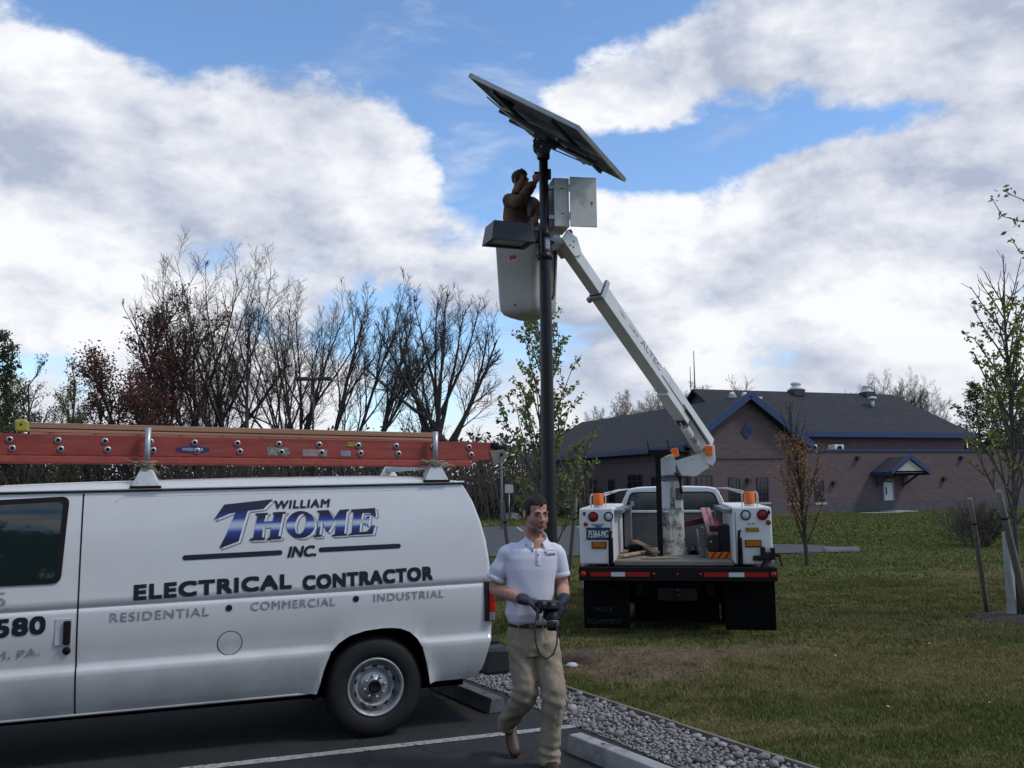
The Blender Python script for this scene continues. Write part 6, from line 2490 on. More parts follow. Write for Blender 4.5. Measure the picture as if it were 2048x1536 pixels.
def head_mesh(mb, T):
    """head shapes in a head frame (face towards -y); T maps them to the person's frame"""
    R3 = T.to_3x3()
    def E(c, r):
        ell(mb, T @ Vector(c), r, R3)
    E((0, 0.018, 0.040), (0.074, 0.096, 0.080))
    E((0, -0.030, -0.022), (0.064, 0.066, 0.085))
    E((0, -0.036, -0.070), (0.052, 0.054, 0.042))
    E((0, -0.080, -0.097), (0.022, 0.018, 0.017))
    for s in (-1, 1):
        E((s * 0.040, -0.052, -0.026), (0.024, 0.026, 0.032))
        E((s * 0.026, -0.079, 0.026), (0.028, 0.014, 0.010))
        E((s * 0.044, -0.030, -0.078), (0.020, 0.034, 0.026))
        E((s * 0.0785, 0.014, -0.004), (0.009, 0.021, 0.032))
        E((s * 0.011, -0.103, -0.030), (0.009, 0.011, 0.009))
    mb2 = MB()
    tube_e(mb, [T @ Vector(p) for p in ((0, -0.088, 0.014), (0, -0.104, -0.010), (0, -0.116, -0.026))], [0.009, 0.011, 0.013], R3 @ Vector((1, 0, 0)), 10, 3)
    E((0, -0.094, -0.056), (0.024, 0.010, 0.006))
    E((0, -0.092, -0.067), (0.020, 0.011, 0.007))
    tube_e(mb, [T @ Vector(p) for p in ((0, 0.012, -0.03), (0, 0.022, -0.10), (0, 0.036, -0.19))], [(0.054, 0.062), (0.054, 0.060), (0.066, 0.066)], R3 @ Vector((0, 1, 0)), 18, 3)


def skin_cols(me, T, base, stubble=0.5):
    c = coords(me)
    h = np.array(T.inverted())
    q = c @ h[:3, :3].T + h[:3, 3]
    col = np.tile(np.array(base), (len(c), 1))
    x, y, z = q[:, 0], q[:, 1], q[:, 2]
    near = (np.abs(x) < 0.1) & (np.abs(z) < 0.16) & (y < 0.12)
    jaw = smoothstep(-0.036, -0.058, z) * smoothstep(0.03, -0.01, y) * near * smoothstep(-0.135, -0.115, z)
    col = col * (1 - stubble * jaw[:, None] * np.array([0.55, 0.50, 0.45]))
    lips = np.exp(-((x / 0.022) ** 2 + ((z + 0.062) / 0.009) ** 2)) * (y < -0.075) * near
    col = col * (1 - lips[:, None] * np.array([0.15, 0.40, 0.40]))
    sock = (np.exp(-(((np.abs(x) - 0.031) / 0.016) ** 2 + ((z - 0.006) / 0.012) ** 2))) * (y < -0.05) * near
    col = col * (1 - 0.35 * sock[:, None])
    set_col(me, col)


def hair_obj(T, parent, col, seed, front=0.078, ragged=0.022):
    mb = MB()
    rr = np.random.default_rng(seed)
    rows = []
    nu, nv = 56, 30
    for i in range(nv + 1):
        ph = -0.75 + (PI / 2 + 0.75) * i / nv
        ph = min(ph, PI / 2 - 0.02)
        row = []
        for k in range(nu):
            t = 2 * PI * k / nu
            f = 0.985 + 0.075 * (vnoise(k * 1.3 + seed, i * 0.45) - 0.5) + 0.03 * (vnoise(k * 3.1, i * 1.1 + seed) - 0.5)
            v = Vector((0.0785 * math.cos(ph) * math.cos(t) * f, 0.018 + 0.1005 * math.cos(ph) * math.sin(t) * f, 0.040 + 0.0875 * math.sin(ph) * f + 0.010 * max(0, -math.sin(t)) * math.sin(max(ph, 0)) * (1 + 0.8 * vnoise(k * 1.7, 3.0))))
            row.append(v)
        rows.append(row)
    def keep(v):
        x, y, z = v
        jit = ragged * (vnoise(x * 260 + 9, y * 260) - 0.5)
        if y < -0.035:
            lim = front - 0.25 * max(0, abs(x) - 0.045)
        elif y < 0.006:
            lim = -0.014 + 0.02 * (1 if abs(x) < 0.06 else 0)
        elif y < 0.035:
            lim = 0.030 - 0.4 * (y - 0.006)
        else:
            lim = 0.015 - 0.9 * (y - 0.035)
        return z > lim + jit
    used = {}
    vs, fs = [], []
    for i in range(nv):
        for k in range(nu):
            k2 = (k + 1) % nu
            q = [(i, k), (i, k2), (i + 1, k2), (i + 1, k)]
            c = sum((rows[a][b] for a, b in q), Vector()) / 4
            if keep(c):
                idx = []
                for a, b in q:
                    if (a, b) not in used:
                        used[(a, b)] = len(vs)
                        vs.append(T @ rows[a][b])
                    idx.append(used[(a, b)])
                fs.append(tuple(idx))
    mb.add(vs, fs, True)
    ob = mb.build('hair', mat('hair_dark', col, 0.55, 0, 0.4, 60, bump=0.6, bscale=300, stretch=(3, 3, 1)), parent)
    sd = ob.modifiers.new('thick', 'SOLIDIFY')
    sd.thickness = 0.012
    sd.offset = -0.6
    return ob


def face_bits(T, parent, browcol):
    for s in (-1, 1):
        mb = MB()
        ell(mb, T @ Vector((s * 0.031, -0.0765, 0.005)), (0.0125, 0.0115, 0.0075))
        e = mb.build('eye', mat('eye_white', (0.16, 0.13, 0.12), 0.4), parent)
        mb = MB()
        ell(mb, T @ Vector((s * 0.031 + 0.001, -0.0845, 0.004)), (0.006, 0.0045, 0.006))
        mb.build('iris', mat('iris_dark', (0.02, 0.012, 0.008), 0.15), e)
        mb = MB()
        mb.tube([T @ Vector(p) for p in ((s * 0.012, -0.0925, 0.023), (s * 0.026, -0.0915, 0.029), (s * 0.040, -0.0835, 0.029), (s * 0.050, -0.072, 0.022))], [0.0045, 0.0058, 0.005, 0.002], 6)
        mb.build('eyebrow', mat('brow_dark', browcol, 0.7), parent)


def hand_shape(mb, wrist, d, palm_n, grip, thumb_side, size=1.0):
    """palm, four fingers curled by grip (0..1) and a thumb; d = wrist to knuckles, palm_n = direction the palm faces"""
    w, d, pn = Vector(wrist), Vector(d).normalized(), Vector(palm_n).normalized()
    pn = (pn - d * pn.dot(d)).normalized()
    sd = d.cross(pn).normalized() * thumb_side
    s = size
    ell(mb, w + d * 0.048 * s, (0.040 * s, 0.052 * s, 0.019 * s), Matrix((sd, d, pn)).transposed())
    tube_e(mb, [w - d * 0.03 * s, w + d * 0.02 * s], [(0.026 * s, 0.030 * s), (0.022 * s, 0.034 * s)], sd, 12, 2)
    for k, (off, ln) in enumerate(((0.028, 0.072), (0.010, 0.082), (-0.009, 0.076), (-0.026, 0.060))):
        p = w + d * (0.086 - 0.004 * abs(k - 1)) * s + sd * off * s
        pts = [w + d * 0.055 * s + sd * off * 0.9 * s, p]
        ang = 0.0
        for f in (0.42, 0.32, 0.26):
            ang += grip * R(62)
            dirn = d * math.cos(ang) + pn * math.sin(ang)
            p = p + dirn * ln * f * s
            pts.append(p)
        tube_e(mb, pts, [0.0095 * s, 0.0102 * s, 0.0095 * s, 0.0088 * s, 0.0072 * s], sd, 10, 2)
    t0 = w + d * 0.022 * s + sd * 0.026 * s
    t1 = t0 + (sd * 0.75 + d * 0.6 + pn * 0.25).normalized() * 0.040 * s
    t2 = t1 + (d * 0.8 + sd * 0.15 + pn * (0.3 + 0.5 * grip)).normalized() * 0.034 * s
    t3 = t2 + (d * 0.8 - sd * 0.1 + pn * (0.3 + 0.7 * grip)).normalized() * 0.024 * s
    tube_e(mb, [t0, t1, t2, t3], [0.0135 * s, 0.012 * s, 0.0105 * s, 0.008 * s], pn, 10, 2)


def shoe(mb, toe, heel, w=0.048, h=0.075):
    """leather shoe between toe and heel points on its sole"""
    t, b = Vector(toe), Vector(heel)
    d = (t - b)
    L = d.length
    d.normalize()
    sd = d.cross(Vector((0, 0, 1))).normalized()
    u = sd.cross(d).normalized()
    if u.z < 0:
        u = -u
    rows = []
    prof = [(0.0, 0.030, 0.075), (0.05, 0.036, 0.085), (0.25, 0.038, 0.085), (0.40, 0.040, 0.072), (0.60, 0.046, 0.056), (0.80, 0.045, 0.044), (0.93, 0.034, 0.034), (1.0, 0.016, 0.022)]
    n = 16
    for f, ww, hh in prof:
        c = b + d * (L * f)
        row = []
        for k in range(n):
            a = 2 * PI * k / n
            x = ww * math.copysign(abs(math.cos(a)) ** 0.7, math.cos(a))
            z = hh * 0.5 + hh * 0.5 * math.copysign(abs(math.sin(a)) ** 0.7, math.sin(a))
            row.append(c + sd * x + u * z)
        rows.append(row)
    o = len(mb.v)
    mb.grid(rows, closed=True)
    mb.f.append(tuple(o + k for k in reversed(range(n))))
    mb.s.append(True)
    mb.f.append(tuple(o + (len(rows) - 1) * n + k for k in range(n)))
    mb.s.append(True)


def build_man():
    o = thing('person', (0, 0, 0), 'man in white polo and khaki trousers walking with a black camera in gloved hands', 'person')
    V = Vector
    T = Matrix.Translation((0.150, 6.235, 1.655)) @ Matrix.Rotation(R(24), 4, 'Z') @ Matrix.Rotation(R(9), 4, 'X')
    # ---- body: one surface, thin under the clothes
    mb = MB()
    head_mesh(mb, T)
    tube_e(mb, [(0.148, 6.26, 1.47), (0.125, 6.26, 1.36), (0.11, 6.255, 1.15), (0.11, 6.25, 0.95), (0.115, 6.25, 0.86)], [(0.07, 0.065), (0.15, 0.095), (0.14, 0.095), (0.13, 0.09), (0.13, 0.09)], (0, 1, 0), 22)
    shR, elR, wrR = V((-0.030, 6.26, 1.395)), V((-0.128, 6.265, 1.165)), V((0.052, 6.075, 1.118))
    shL, elL, wrL = V((0.276, 6.27, 1.395)), V((0.322, 6.275, 1.165)), V((0.318, 6.085, 1.118))
    tube_e(mb, [(0.05, 6.26, 1.40), shR, (shR + elR) / 2, elR, elR.lerp(wrR, 0.35), wrR, wrR + (wrR - elR).normalized() * 0.02], [0.06, 0.056, 0.047, 0.043, 0.043, 0.030, 0.028], (0, 1, 0), 16)
    tube_e(mb, [(0.20, 6.26, 1.40), shL, (shL + elL) / 2, elL, elL.lerp(wrL, 0.35), wrL, wrL + (wrL - elL).normalized() * 0.02], [0.06, 0.056, 0.047, 0.043, 0.043, 0.030, 0.028], (0, 1, 0), 16)
    hipR, knR, anR = V((0.050, 6.27, 0.86)), V((0.064, 6.235, 0.500)), V((-0.050, 6.56, 0.235))
    hipL, knL, anL = V((0.188, 6.265, 0.86)), V((0.246, 6.20, 0.490)), V((0.222, 6.29, 0.10))
    tube_e(mb, [hipR, hipR.lerp(knR, 0.5), knR, knR.lerp(anR, 0.4), anR, anR + V((-0.01, 0.05, -0.06))], [0.06, 0.06, 0.055, 0.052, 0.035, 0.03], (0, 1, 0), 14)
    tube_e(mb, [hipL, hipL.lerp(knL, 0.5), knL, knL.lerp(anL, 0.4), anL, anL + V((0, 0, -0.06))], [0.06, 0.06, 0.055, 0.052, 0.035, 0.03], (0, 1, 0), 14)
    me = fuse(mb, 'body', 0.0046, 4)
    me.materials.append(SKIN)
    skin_cols(me, T, (0.50, 0.265, 0.185), 0.6)
    body = inst('body', me, o)
    hair_obj(T, o, (0.014, 0.010, 0.008), 3)
    face_bits(T, o, (0.016, 0.010, 0.008))
    # ---- polo shirt
    mb = MB()
    sect = [(0.945, 0.107, 6.25, 0.150, 0.114), (0.965, 0.105, 6.24, 0.156, 0.122), (1.01, 0.103, 6.235, 0.160, 0.126), (1.10, 0.104, 6.24, 0.157, 0.120), (1.20, 0.108, 6.245, 0.162, 0.120),
            (1.30, 0.113, 6.25, 0.172, 0.120), (1.37, 0.118, 6.255, 0.176, 0.112), (1.42, 0.124, 6.26, 0.162, 0.098), (1.455, 0.132, 6.265, 0.125, 0.084), (1.485, 0.142, 6.27, 0.086, 0.076), (1.505, 0.148, 6.27, 0.068, 0.068)]
    rows = []
    n = 44
    for z, cx, cy, a, b in sect:
        row = []
        for k in range(n):
            t = 2 * PI * k / n
            ex = 0.82
            fr_ = max(0.0, -math.sin(t + R(-9))) ** 1.5
            zz = z - max(0.0, z - 1.42) * 0.75 * fr_
            row.append((cx + a * math.copysign(abs(math.cos(t)) ** ex, math.cos(t)), cy + b * math.copysign(abs(math.sin(t)) ** ex, math.sin(t)), zz))
        rows.append(row)
    # densify
    dense = []
    for i in range(len(rows) - 1):
        for k in range(4):
            t = k / 4
            dense.append([tuple(V(p) * (1 - t) + V(q) * t) for p, q in zip(rows[i], rows[i + 1])])
    dense.append(rows[-1])
    oo = len(mb.v)
    mb.grid(dense, closed=True)
    mb.f.append(tuple(oo + k for k in reversed(range(n))))
    mb.s.append(True)
    mb.f.append(tuple(oo + (len(dense) - 1) * n + k for k in range(n)))
    mb.s.append(True)
    tube_e(mb, [(0.06, 6.262, 1.402), (-0.028, 6.262, 1.392), (-0.085, 6.262, 1.310), (-0.122, 6.258, 1.236)], [0.062, 0.070, 0.064, 0.060], (0, 1, 0), 20)
    tube_e(mb, [(0.20, 6.266, 1.402), (0.272, 6.27, 1.392), (0.300, 6.27, 1.315), (0.312, 6.27, 1.256)], [0.062, 0.068, 0.061, 0.056], (0, 1, 0), 20)
    me = fuse(mb, 'polo_shirt', 0.006, 3)
    def folds(c):
        x, y, z = c[:, 0], c[:, 1], c[:, 2]
        low = smoothstep(1.22, 0.98, z)
        f = 0.55 * np.sin(30 * x + 26 * z + 2.0 * np.sin(9 * z)) * np.exp(-((x - 0.0) / 0.09) ** 2) * smoothstep(1.32, 1.12, z)
        f += 0.5 * np.sin(38 * x - 20 * z) * np.exp(-((x - 0.24) / 0.07) ** 2) * smoothstep(1.35, 1.15, z)
        f += 0.7 * low * (fbm(x * 16 + 4, z * 9 + y * 7, 3) - 0.5) * 2
        f += 0.4 * np.sin(46 * z + 14 * x) * smoothstep(-0.02, -0.06, x)
        return f
    wrinkle(me, 0.0115, folds)
    shirt_m = mat('polo_cotton', (0.66, 0.65, 0.72), 0.85, 0, 0.06, 5, bump=0.12, bscale=220)
    me.materials.append(shirt_m)
    shirt = inst('polo_shirt', me, o)
    # sleeve hems
    for (c, d, r) in (((-0.1235, 6.2578, 1.230), (-0.125, -0.01, -0.25), 0.0635), ((0.3125, 6.27, 1.250), (0.04, 0, -0.25), 0.0592)):
        mb = MB()
        mb.lathe([(r - 0.012, -0.004), (r - 0.004, 0.0), (r + 0.001, 0.006), (r + 0.0015, 0.028), (r - 0.003, 0.030)], V(c) + V(d).normalized() * 0.012, (-V(d)), 24)
        mb.build('sleeve_hem', shirt_m, shirt)
    # collar: stand and turned-down points
    mb = MB()
    cc = V((0.150, 6.262, 0))
    fr = R(-90 + 9)
    def ringc(rx, ry, zf, zb, a0, a1, n_=30, pts=0.0):
        row = []
        for k in range(n_ + 1):
            u = k / n_
            a = a0 + (a1 - a0) * u
            front = 0.5 + 0.5 * math.cos(a - fr)
            z = zb + (zf - zb) * front
            e = max(0.0, 1 - min(u, 1 - u) / 0.16)
            row.append((cc.x + (rx + pts * e * 0.5) * math.cos(a), cc.y + (ry + pts * e * 0.9) * math.sin(a), z - pts * e * 1.05))
        return row
    g = R(24)
    A0, A1 = fr + g, fr + 2 * PI - g
    mb.grid([ringc(0.064, 0.066, 1.440, 1.525, A0, A1), ringc(0.067, 0.070, 1.468, 1.552, A0, A1), ringc(0.071, 0.075, 1.469, 1.553, A0, A1), ringc(0.086, 0.094, 1.430, 1.516, A0, A1, pts=0.022), ringc(0.084, 0.092, 1.428, 1.514, A0, A1, pts=0.021)])
    cl = mb.build('collar', shirt_m, shirt)
    sd = cl.modifiers.new('thick', 'SOLIDIFY')
    sd.thickness = 0.003
    # placket, button and chest logo laid on the cloth
    from mathutils.bvhtree import BVHTree
    bv = BVHTree.FromPolygons([v.co[:] for v in me.vertices], [p.vertices[:] for p in me.polygons])
    def onto(x, z, off=0.003):
        h = bv.ray_cast(V((x, 5.5, z)), V((0, 1, 0)))
        return V((x, (h[0].y if h[0] else 6.13) - off, z))
    mb = MB()
    rows = []
    for k in range(12):
        z = 1.432 - 0.105 * k / 11
        xc = 0.158 + 0.000 * k
        rows.append([onto(xc - 0.015, z, 0.001), onto(xc - 0.014, z, 0.004), onto(xc + 0.014, z, 0.004), onto(xc + 0.015, z, 0.001)])
    mb.grid(rows)
    mb.build('placket', shirt_m, shirt)
    for z in (1.392, 1.352):
        mb = MB()
        disc(mb, onto(0.158, z, 0.004), 0.0055, 0.003, 10)
        mb.build('button', mat('button_dark', (0.05, 0.05, 0.07), 0.4) if z > 1.37 else mat('button_white', (0.5, 0.5, 0.55), 0.4), shirt)
    vs, fs = fit_text('Thome', 0.196, 0.272, 1.384, 0.026, 0.01)
    fig = [(x, z) for x, z in vs]
    mb = MB().add([onto(x, z, 0.0035) for x, z in fig], fs)
    mb.build('chest_lettering', mat('logo_navy', (0.02, 0.022, 0.06), 0.7), shirt, fix=False)
    mb = MB()
    mb.grid([[onto(0.196 + 0.076 * k / 8, 1.414 + 0.010 * math.sin(k / 8 * PI), 0.0035) for k in range(9)], [onto(0.196 + 0.076 * k / 8, 1.4125 + 0.009 * math.sin(k / 8 * PI), 0.0035) for k in range(9)]])
    mb.build('chest_mark', mat('logo_navy', (0.02, 0.022, 0.06)), shirt)
    # ---- trousers
    mb = MB()
    rows = []
    for z, cx, cy, a, b in ((0.955, 0.107, 6.25, 0.146, 0.106), (0.92, 0.107, 6.25, 0.152, 0.112), (0.86, 0.112, 6.255, 0.166, 0.122), (0.80, 0.116, 6.255, 0.170, 0.124), (0.74, 0.120, 6.25, 0.164, 0.110)):
        rows.append([(cx + a * math.cos(2 * PI * k / 36), cy + b * math.sin(2 * PI * k / 36), z) for k in range(36)])
    oo = len(mb.v)
    mb.grid(rows, closed=True)
    mb.f.append(tuple(oo + k for k in reversed(range(36))))
    mb.s.append(True)
    mb.f.append(tuple(oo + 4 * 36 + k for k in range(36)))
    mb.s.append(True)
    tube_e(mb, [(0.040, 6.258, 0.82), (0.050, 6.245, 0.66), knR + V((0, -0.005, 0.0)), knR.lerp(anR, 0.45) + V((0, 0.01, -0.012)), anR + V((-0.002, 0, 0.01)), anR + V((-0.010, 0.035, -0.035))],
           [(0.094, 0.112), (0.088, 0.100), (0.082, 0.086), (0.076, 0.082), (0.066, 0.070), (0.066, 0.070)], (0, 1, 0), 24)
    tube_e(mb, [(0.198, 6.25, 0.82), (0.222, 6.235, 0.66), knL, knL.lerp(anL, 0.5) + V((-0.004, 0.01, 0)), anL + V((-0.004, 0, 0.03)), anL + V((-0.004, 0.005, -0.055))],
           [(0.094, 0.112), (0.090, 0.100), (0.081, 0.087), (0.070, 0.078), (0.069, 0.077), (0.075, 0.087)], (0, 1, 0), 24)
    me = fuse(mb, 'trousers', 0.007, 3)
    def tfold(c):
        x, y, z = c[:, 0], c[:, 1], c[:, 2]
        f = 0.9 * (fbm(x * 20 + z * 9 + y * 8, z * 14 - x * 12, 4) - 0.5) * 2
        f += 0.6 * np.sin(70 * z + 30 * x) * np.exp(-((z - 0.47) / 0.07) ** 2)
        f += 0.8 * np.sin(95 * z + 18 * x) * np.exp(-((z - 0.12) / 0.055) ** 2) * (x > 0.1)
        f += 0.7 * np.sin(60 * z - 40 * x) * np.exp(-((z - 0.30) / 0.06) ** 2) * (x < 0.1)
        f += 0.5 * np.sin(55 * z + 60 * (x - 0.12)) * np.exp(-((z - 0.73) / 0.06) ** 2)
        return f
    wrinkle(me, 0.0085, tfold)
    kh = mat('khaki_twill', (0.33, 0.27, 0.19), 0.9, 0, 0.18, 7, bump=0.15, bscale=250)
    me.materials.append(kh)
    tr = inst('trousers', me, o)
    bt = BVHTree.FromPolygons([v.co[:] for v in me.vertices], [p.vertices[:] for p in me.polygons])
    mb = MB()
    rows = []
    for k in range(14):
        z = 0.90 - 0.16 * k / 13
        h = bt.ray_cast(V((0.128 + 0.02 * k / 13, 5.5, z)), V((0, 1, 0)))
        if h[0]:
            rows.append([h[0] + V((-0.003, -0.0015, 0)), h[0] + V((0.003, -0.003, 0))])
    mb.grid(rows)
    mb.build('fly_seam', mat('khaki_shadow', (0.15, 0.115, 0.08), 0.9), tr)
    mb = MB()
    mb.lathe([(0.150, 0.0), (0.1535, 0.002), (0.1535, 0.032), (0.150, 0.034)], (0, 0, 0), n=40)
    bl = mb.build('belt', mat('belt_leather', (0.055, 0.022, 0.018), 0.5, 0, 0.3, 15), o)
    bl.location = (0.107, 6.25, 0.924)
    bl.scale = (1.0, 0.76, 1.0)
    for x in (-0.085, 0.075):
        mb = MB()
        yy = 6.25 - 0.117 * math.sqrt(max(0, 1 - (x / 0.154) ** 2))
        mb.box((0.107 + x, yy - 0.004, 0.940), (0.010, 0.006, 0.046))
        mb.build('belt_loop', kh, tr)
    mb = MB()
    mb.box((0.112, 6.126, 0.941), (0.042, 0.008, 0.034))
    mb.build('belt_buckle', mat('buckle_dull', (0.16, 0.11, 0.06), 0.4, 0.6), o, bevel=0.004)
    # ---- shoes
    mb = MB()
    shoe(mb, (0.236, 6.085, 0.004), (0.220, 6.36, 0.004))
    mb.build('shoe', mat('shoe_leather', (0.050, 0.022, 0.016), 0.45, 0, 0.3, 20), o, smooth_all=True)
    mb = MB()
    shoe(mb, (-0.006, 6.515, 0.010), (-0.062, 6.685, 0.165))
    mb.build('shoe', mat('shoe_leather', (0.050, 0.022, 0.016)), o, smooth_all=True)
    # ---- gloves round the camera
    gl = mat('glove_navy', (0.016, 0.018, 0.040), 0.8, 0, 0.3, 30, col2=(0.05, 0.055, 0.075), bump=0.2, bscale=120)
    mb = MB()
    hand_shape(mb, (0.070, 6.06, 1.112), (0.95, -0.18, -0.20), (0.10, -0.10, -1.0), 0.55, -1, 1.25)
    tube_e(mb, [wrR + (elR - wrR).normalized() * 0.02, wrR + V((0.02, -0.015, -0.004))], [0.037, 0.036], (0, 1, 0), 14, 2)
    mg = fuse(mb, 'glove', 0.0042, 3)
    mg.materials.append(gl)
    g1 = inst('glove', mg, o)
    mb = MB()
    ell(mb, (0.122, 6.028, 1.122), (0.022, 0.018, 0.014))
    mb.build('glove_patch', mat('glove_grey', (0.16, 0.16, 0.18), 0.8), g1)
    mb = MB()
    hand_shape(mb, (0.315, 6.065, 1.105), (-0.42, -0.45, -0.72), (-1.0, 0.2, 0.1), 0.55, 1, 1.2)
    tube_e(mb, [wrL + (elL - wrL).normalized() * 0.02, wrL + V((-0.004, -0.02, -0.012))], [0.036, 0.035], (0, 1, 0), 14, 2)
    mg = fuse(mb, 'glove', 0.0042, 3)
    mg.materials.append(gl)
    inst('glove', mg, o)
    # ---- camera with its lens pointing down, held in both hands: a thing of its own
    c = thing('camera', (0.225, 5.995, 1.085), 'black camera with a long lens held at the waist by the man in white', 'camera')
    c.rotation_euler = (R(-12), R(4), R(6))
    bk = mat('camera_black', (0.010, 0.010, 0.011), 0.45, 0, 0.2, 80, bump=0.2, bscale=400)
    mb = MB()
    mb.box((-0.01, 0.0, 0.0), (0.140, 0.100, 0.062))
    b = mb.build('camera_body', bk, c, bevel=0.010)
    mb = MB()
    mb.box((-0.066, 0.01, -0.012), (0.036, 0.095, 0.080))
    mb.build('grip', bk, b, bevel=0.014)
    mb = MB()
    mb.box((0.012, -0.058, -0.004), (0.056, 0.034, 0.052))
    mb.build('viewfinder_hump', bk, b, bevel=0.010)
    mb = MB()
    mb.lathe([(0.014, 0.0), (0.014, 0.012), (0.010, 0.014), (0.0, 0.014)], (-0.045, -0.050, 0.006), (0, -1, 0), 16)
    mb.build('mode_dial', mat('dial_grey', (0.09, 0.09, 0.09), 0.4), b)
    for k in range(2):
        MB().box((0.006 + 0.014 * k, -0.0765, 0.002), (0.003, 0.002, 0.014)).build('flash_mark', M['platewhite'], b)
    mb = MB()
    mb.lathe([(0.034, 0.0), (0.036, 0.014), (0.038, 0.018), (0.038, 0.066), (0.036, 0.068), (0.036, 0.074), (0.040, 0.078), (0.040, 0.118), (0.035, 0.120), (0.030, 0.104), (0.0, 0.102)], (0.014, 0.0, -0.030), (0.06, -0.18, -1), 30)
    ln = mb.build('lens', bk, c)
    mb = MB()
    mb.lathe([(0.0385, 0.0), (0.0388, 0.001), (0.0388, 0.004), (0.0385, 0.005)], (0.0185, -0.0128, -0.100), (0.06, -0.18, -1), 30)
    mb.build('lens_ring', mat('ring_grey', (0.22, 0.22, 0.22), 0.4, 0.5), ln)
    mb = MB()
    pts = [(-0.080, -0.03, 0.0), (-0.090, -0.06, -0.06), (-0.104, -0.075, -0.14), (-0.100, -0.085, -0.23), (-0.070, -0.09, -0.305), (-0.030, -0.09, -0.330), (0.012, -0.09, -0.30), (0.034, -0.088, -0.24), (0.036, -0.085, -0.17), (0.030, -0.06, -0.10)]
    q = []
    for i, p in enumerate(pts):
        q.append([V(p) + V((-0.005, 0, 0)), V(p) + V((0.005, -0.002, 0.0))])
    mb.tube([V(p) for p in pts], 0.0052, 8)
    mb.build('strap', mat('strap_black', (0.012, 0.012, 0.013), 0.7), c)
    mb = MB()
    mb.box((-0.084, -0.045, -0.062), (0.022, 0.012, 0.075))
    mb.build('strap_pad', mat('strap_black', (0.012, 0.012, 0.013)), c, bevel=0.004)
    return o


build_man()


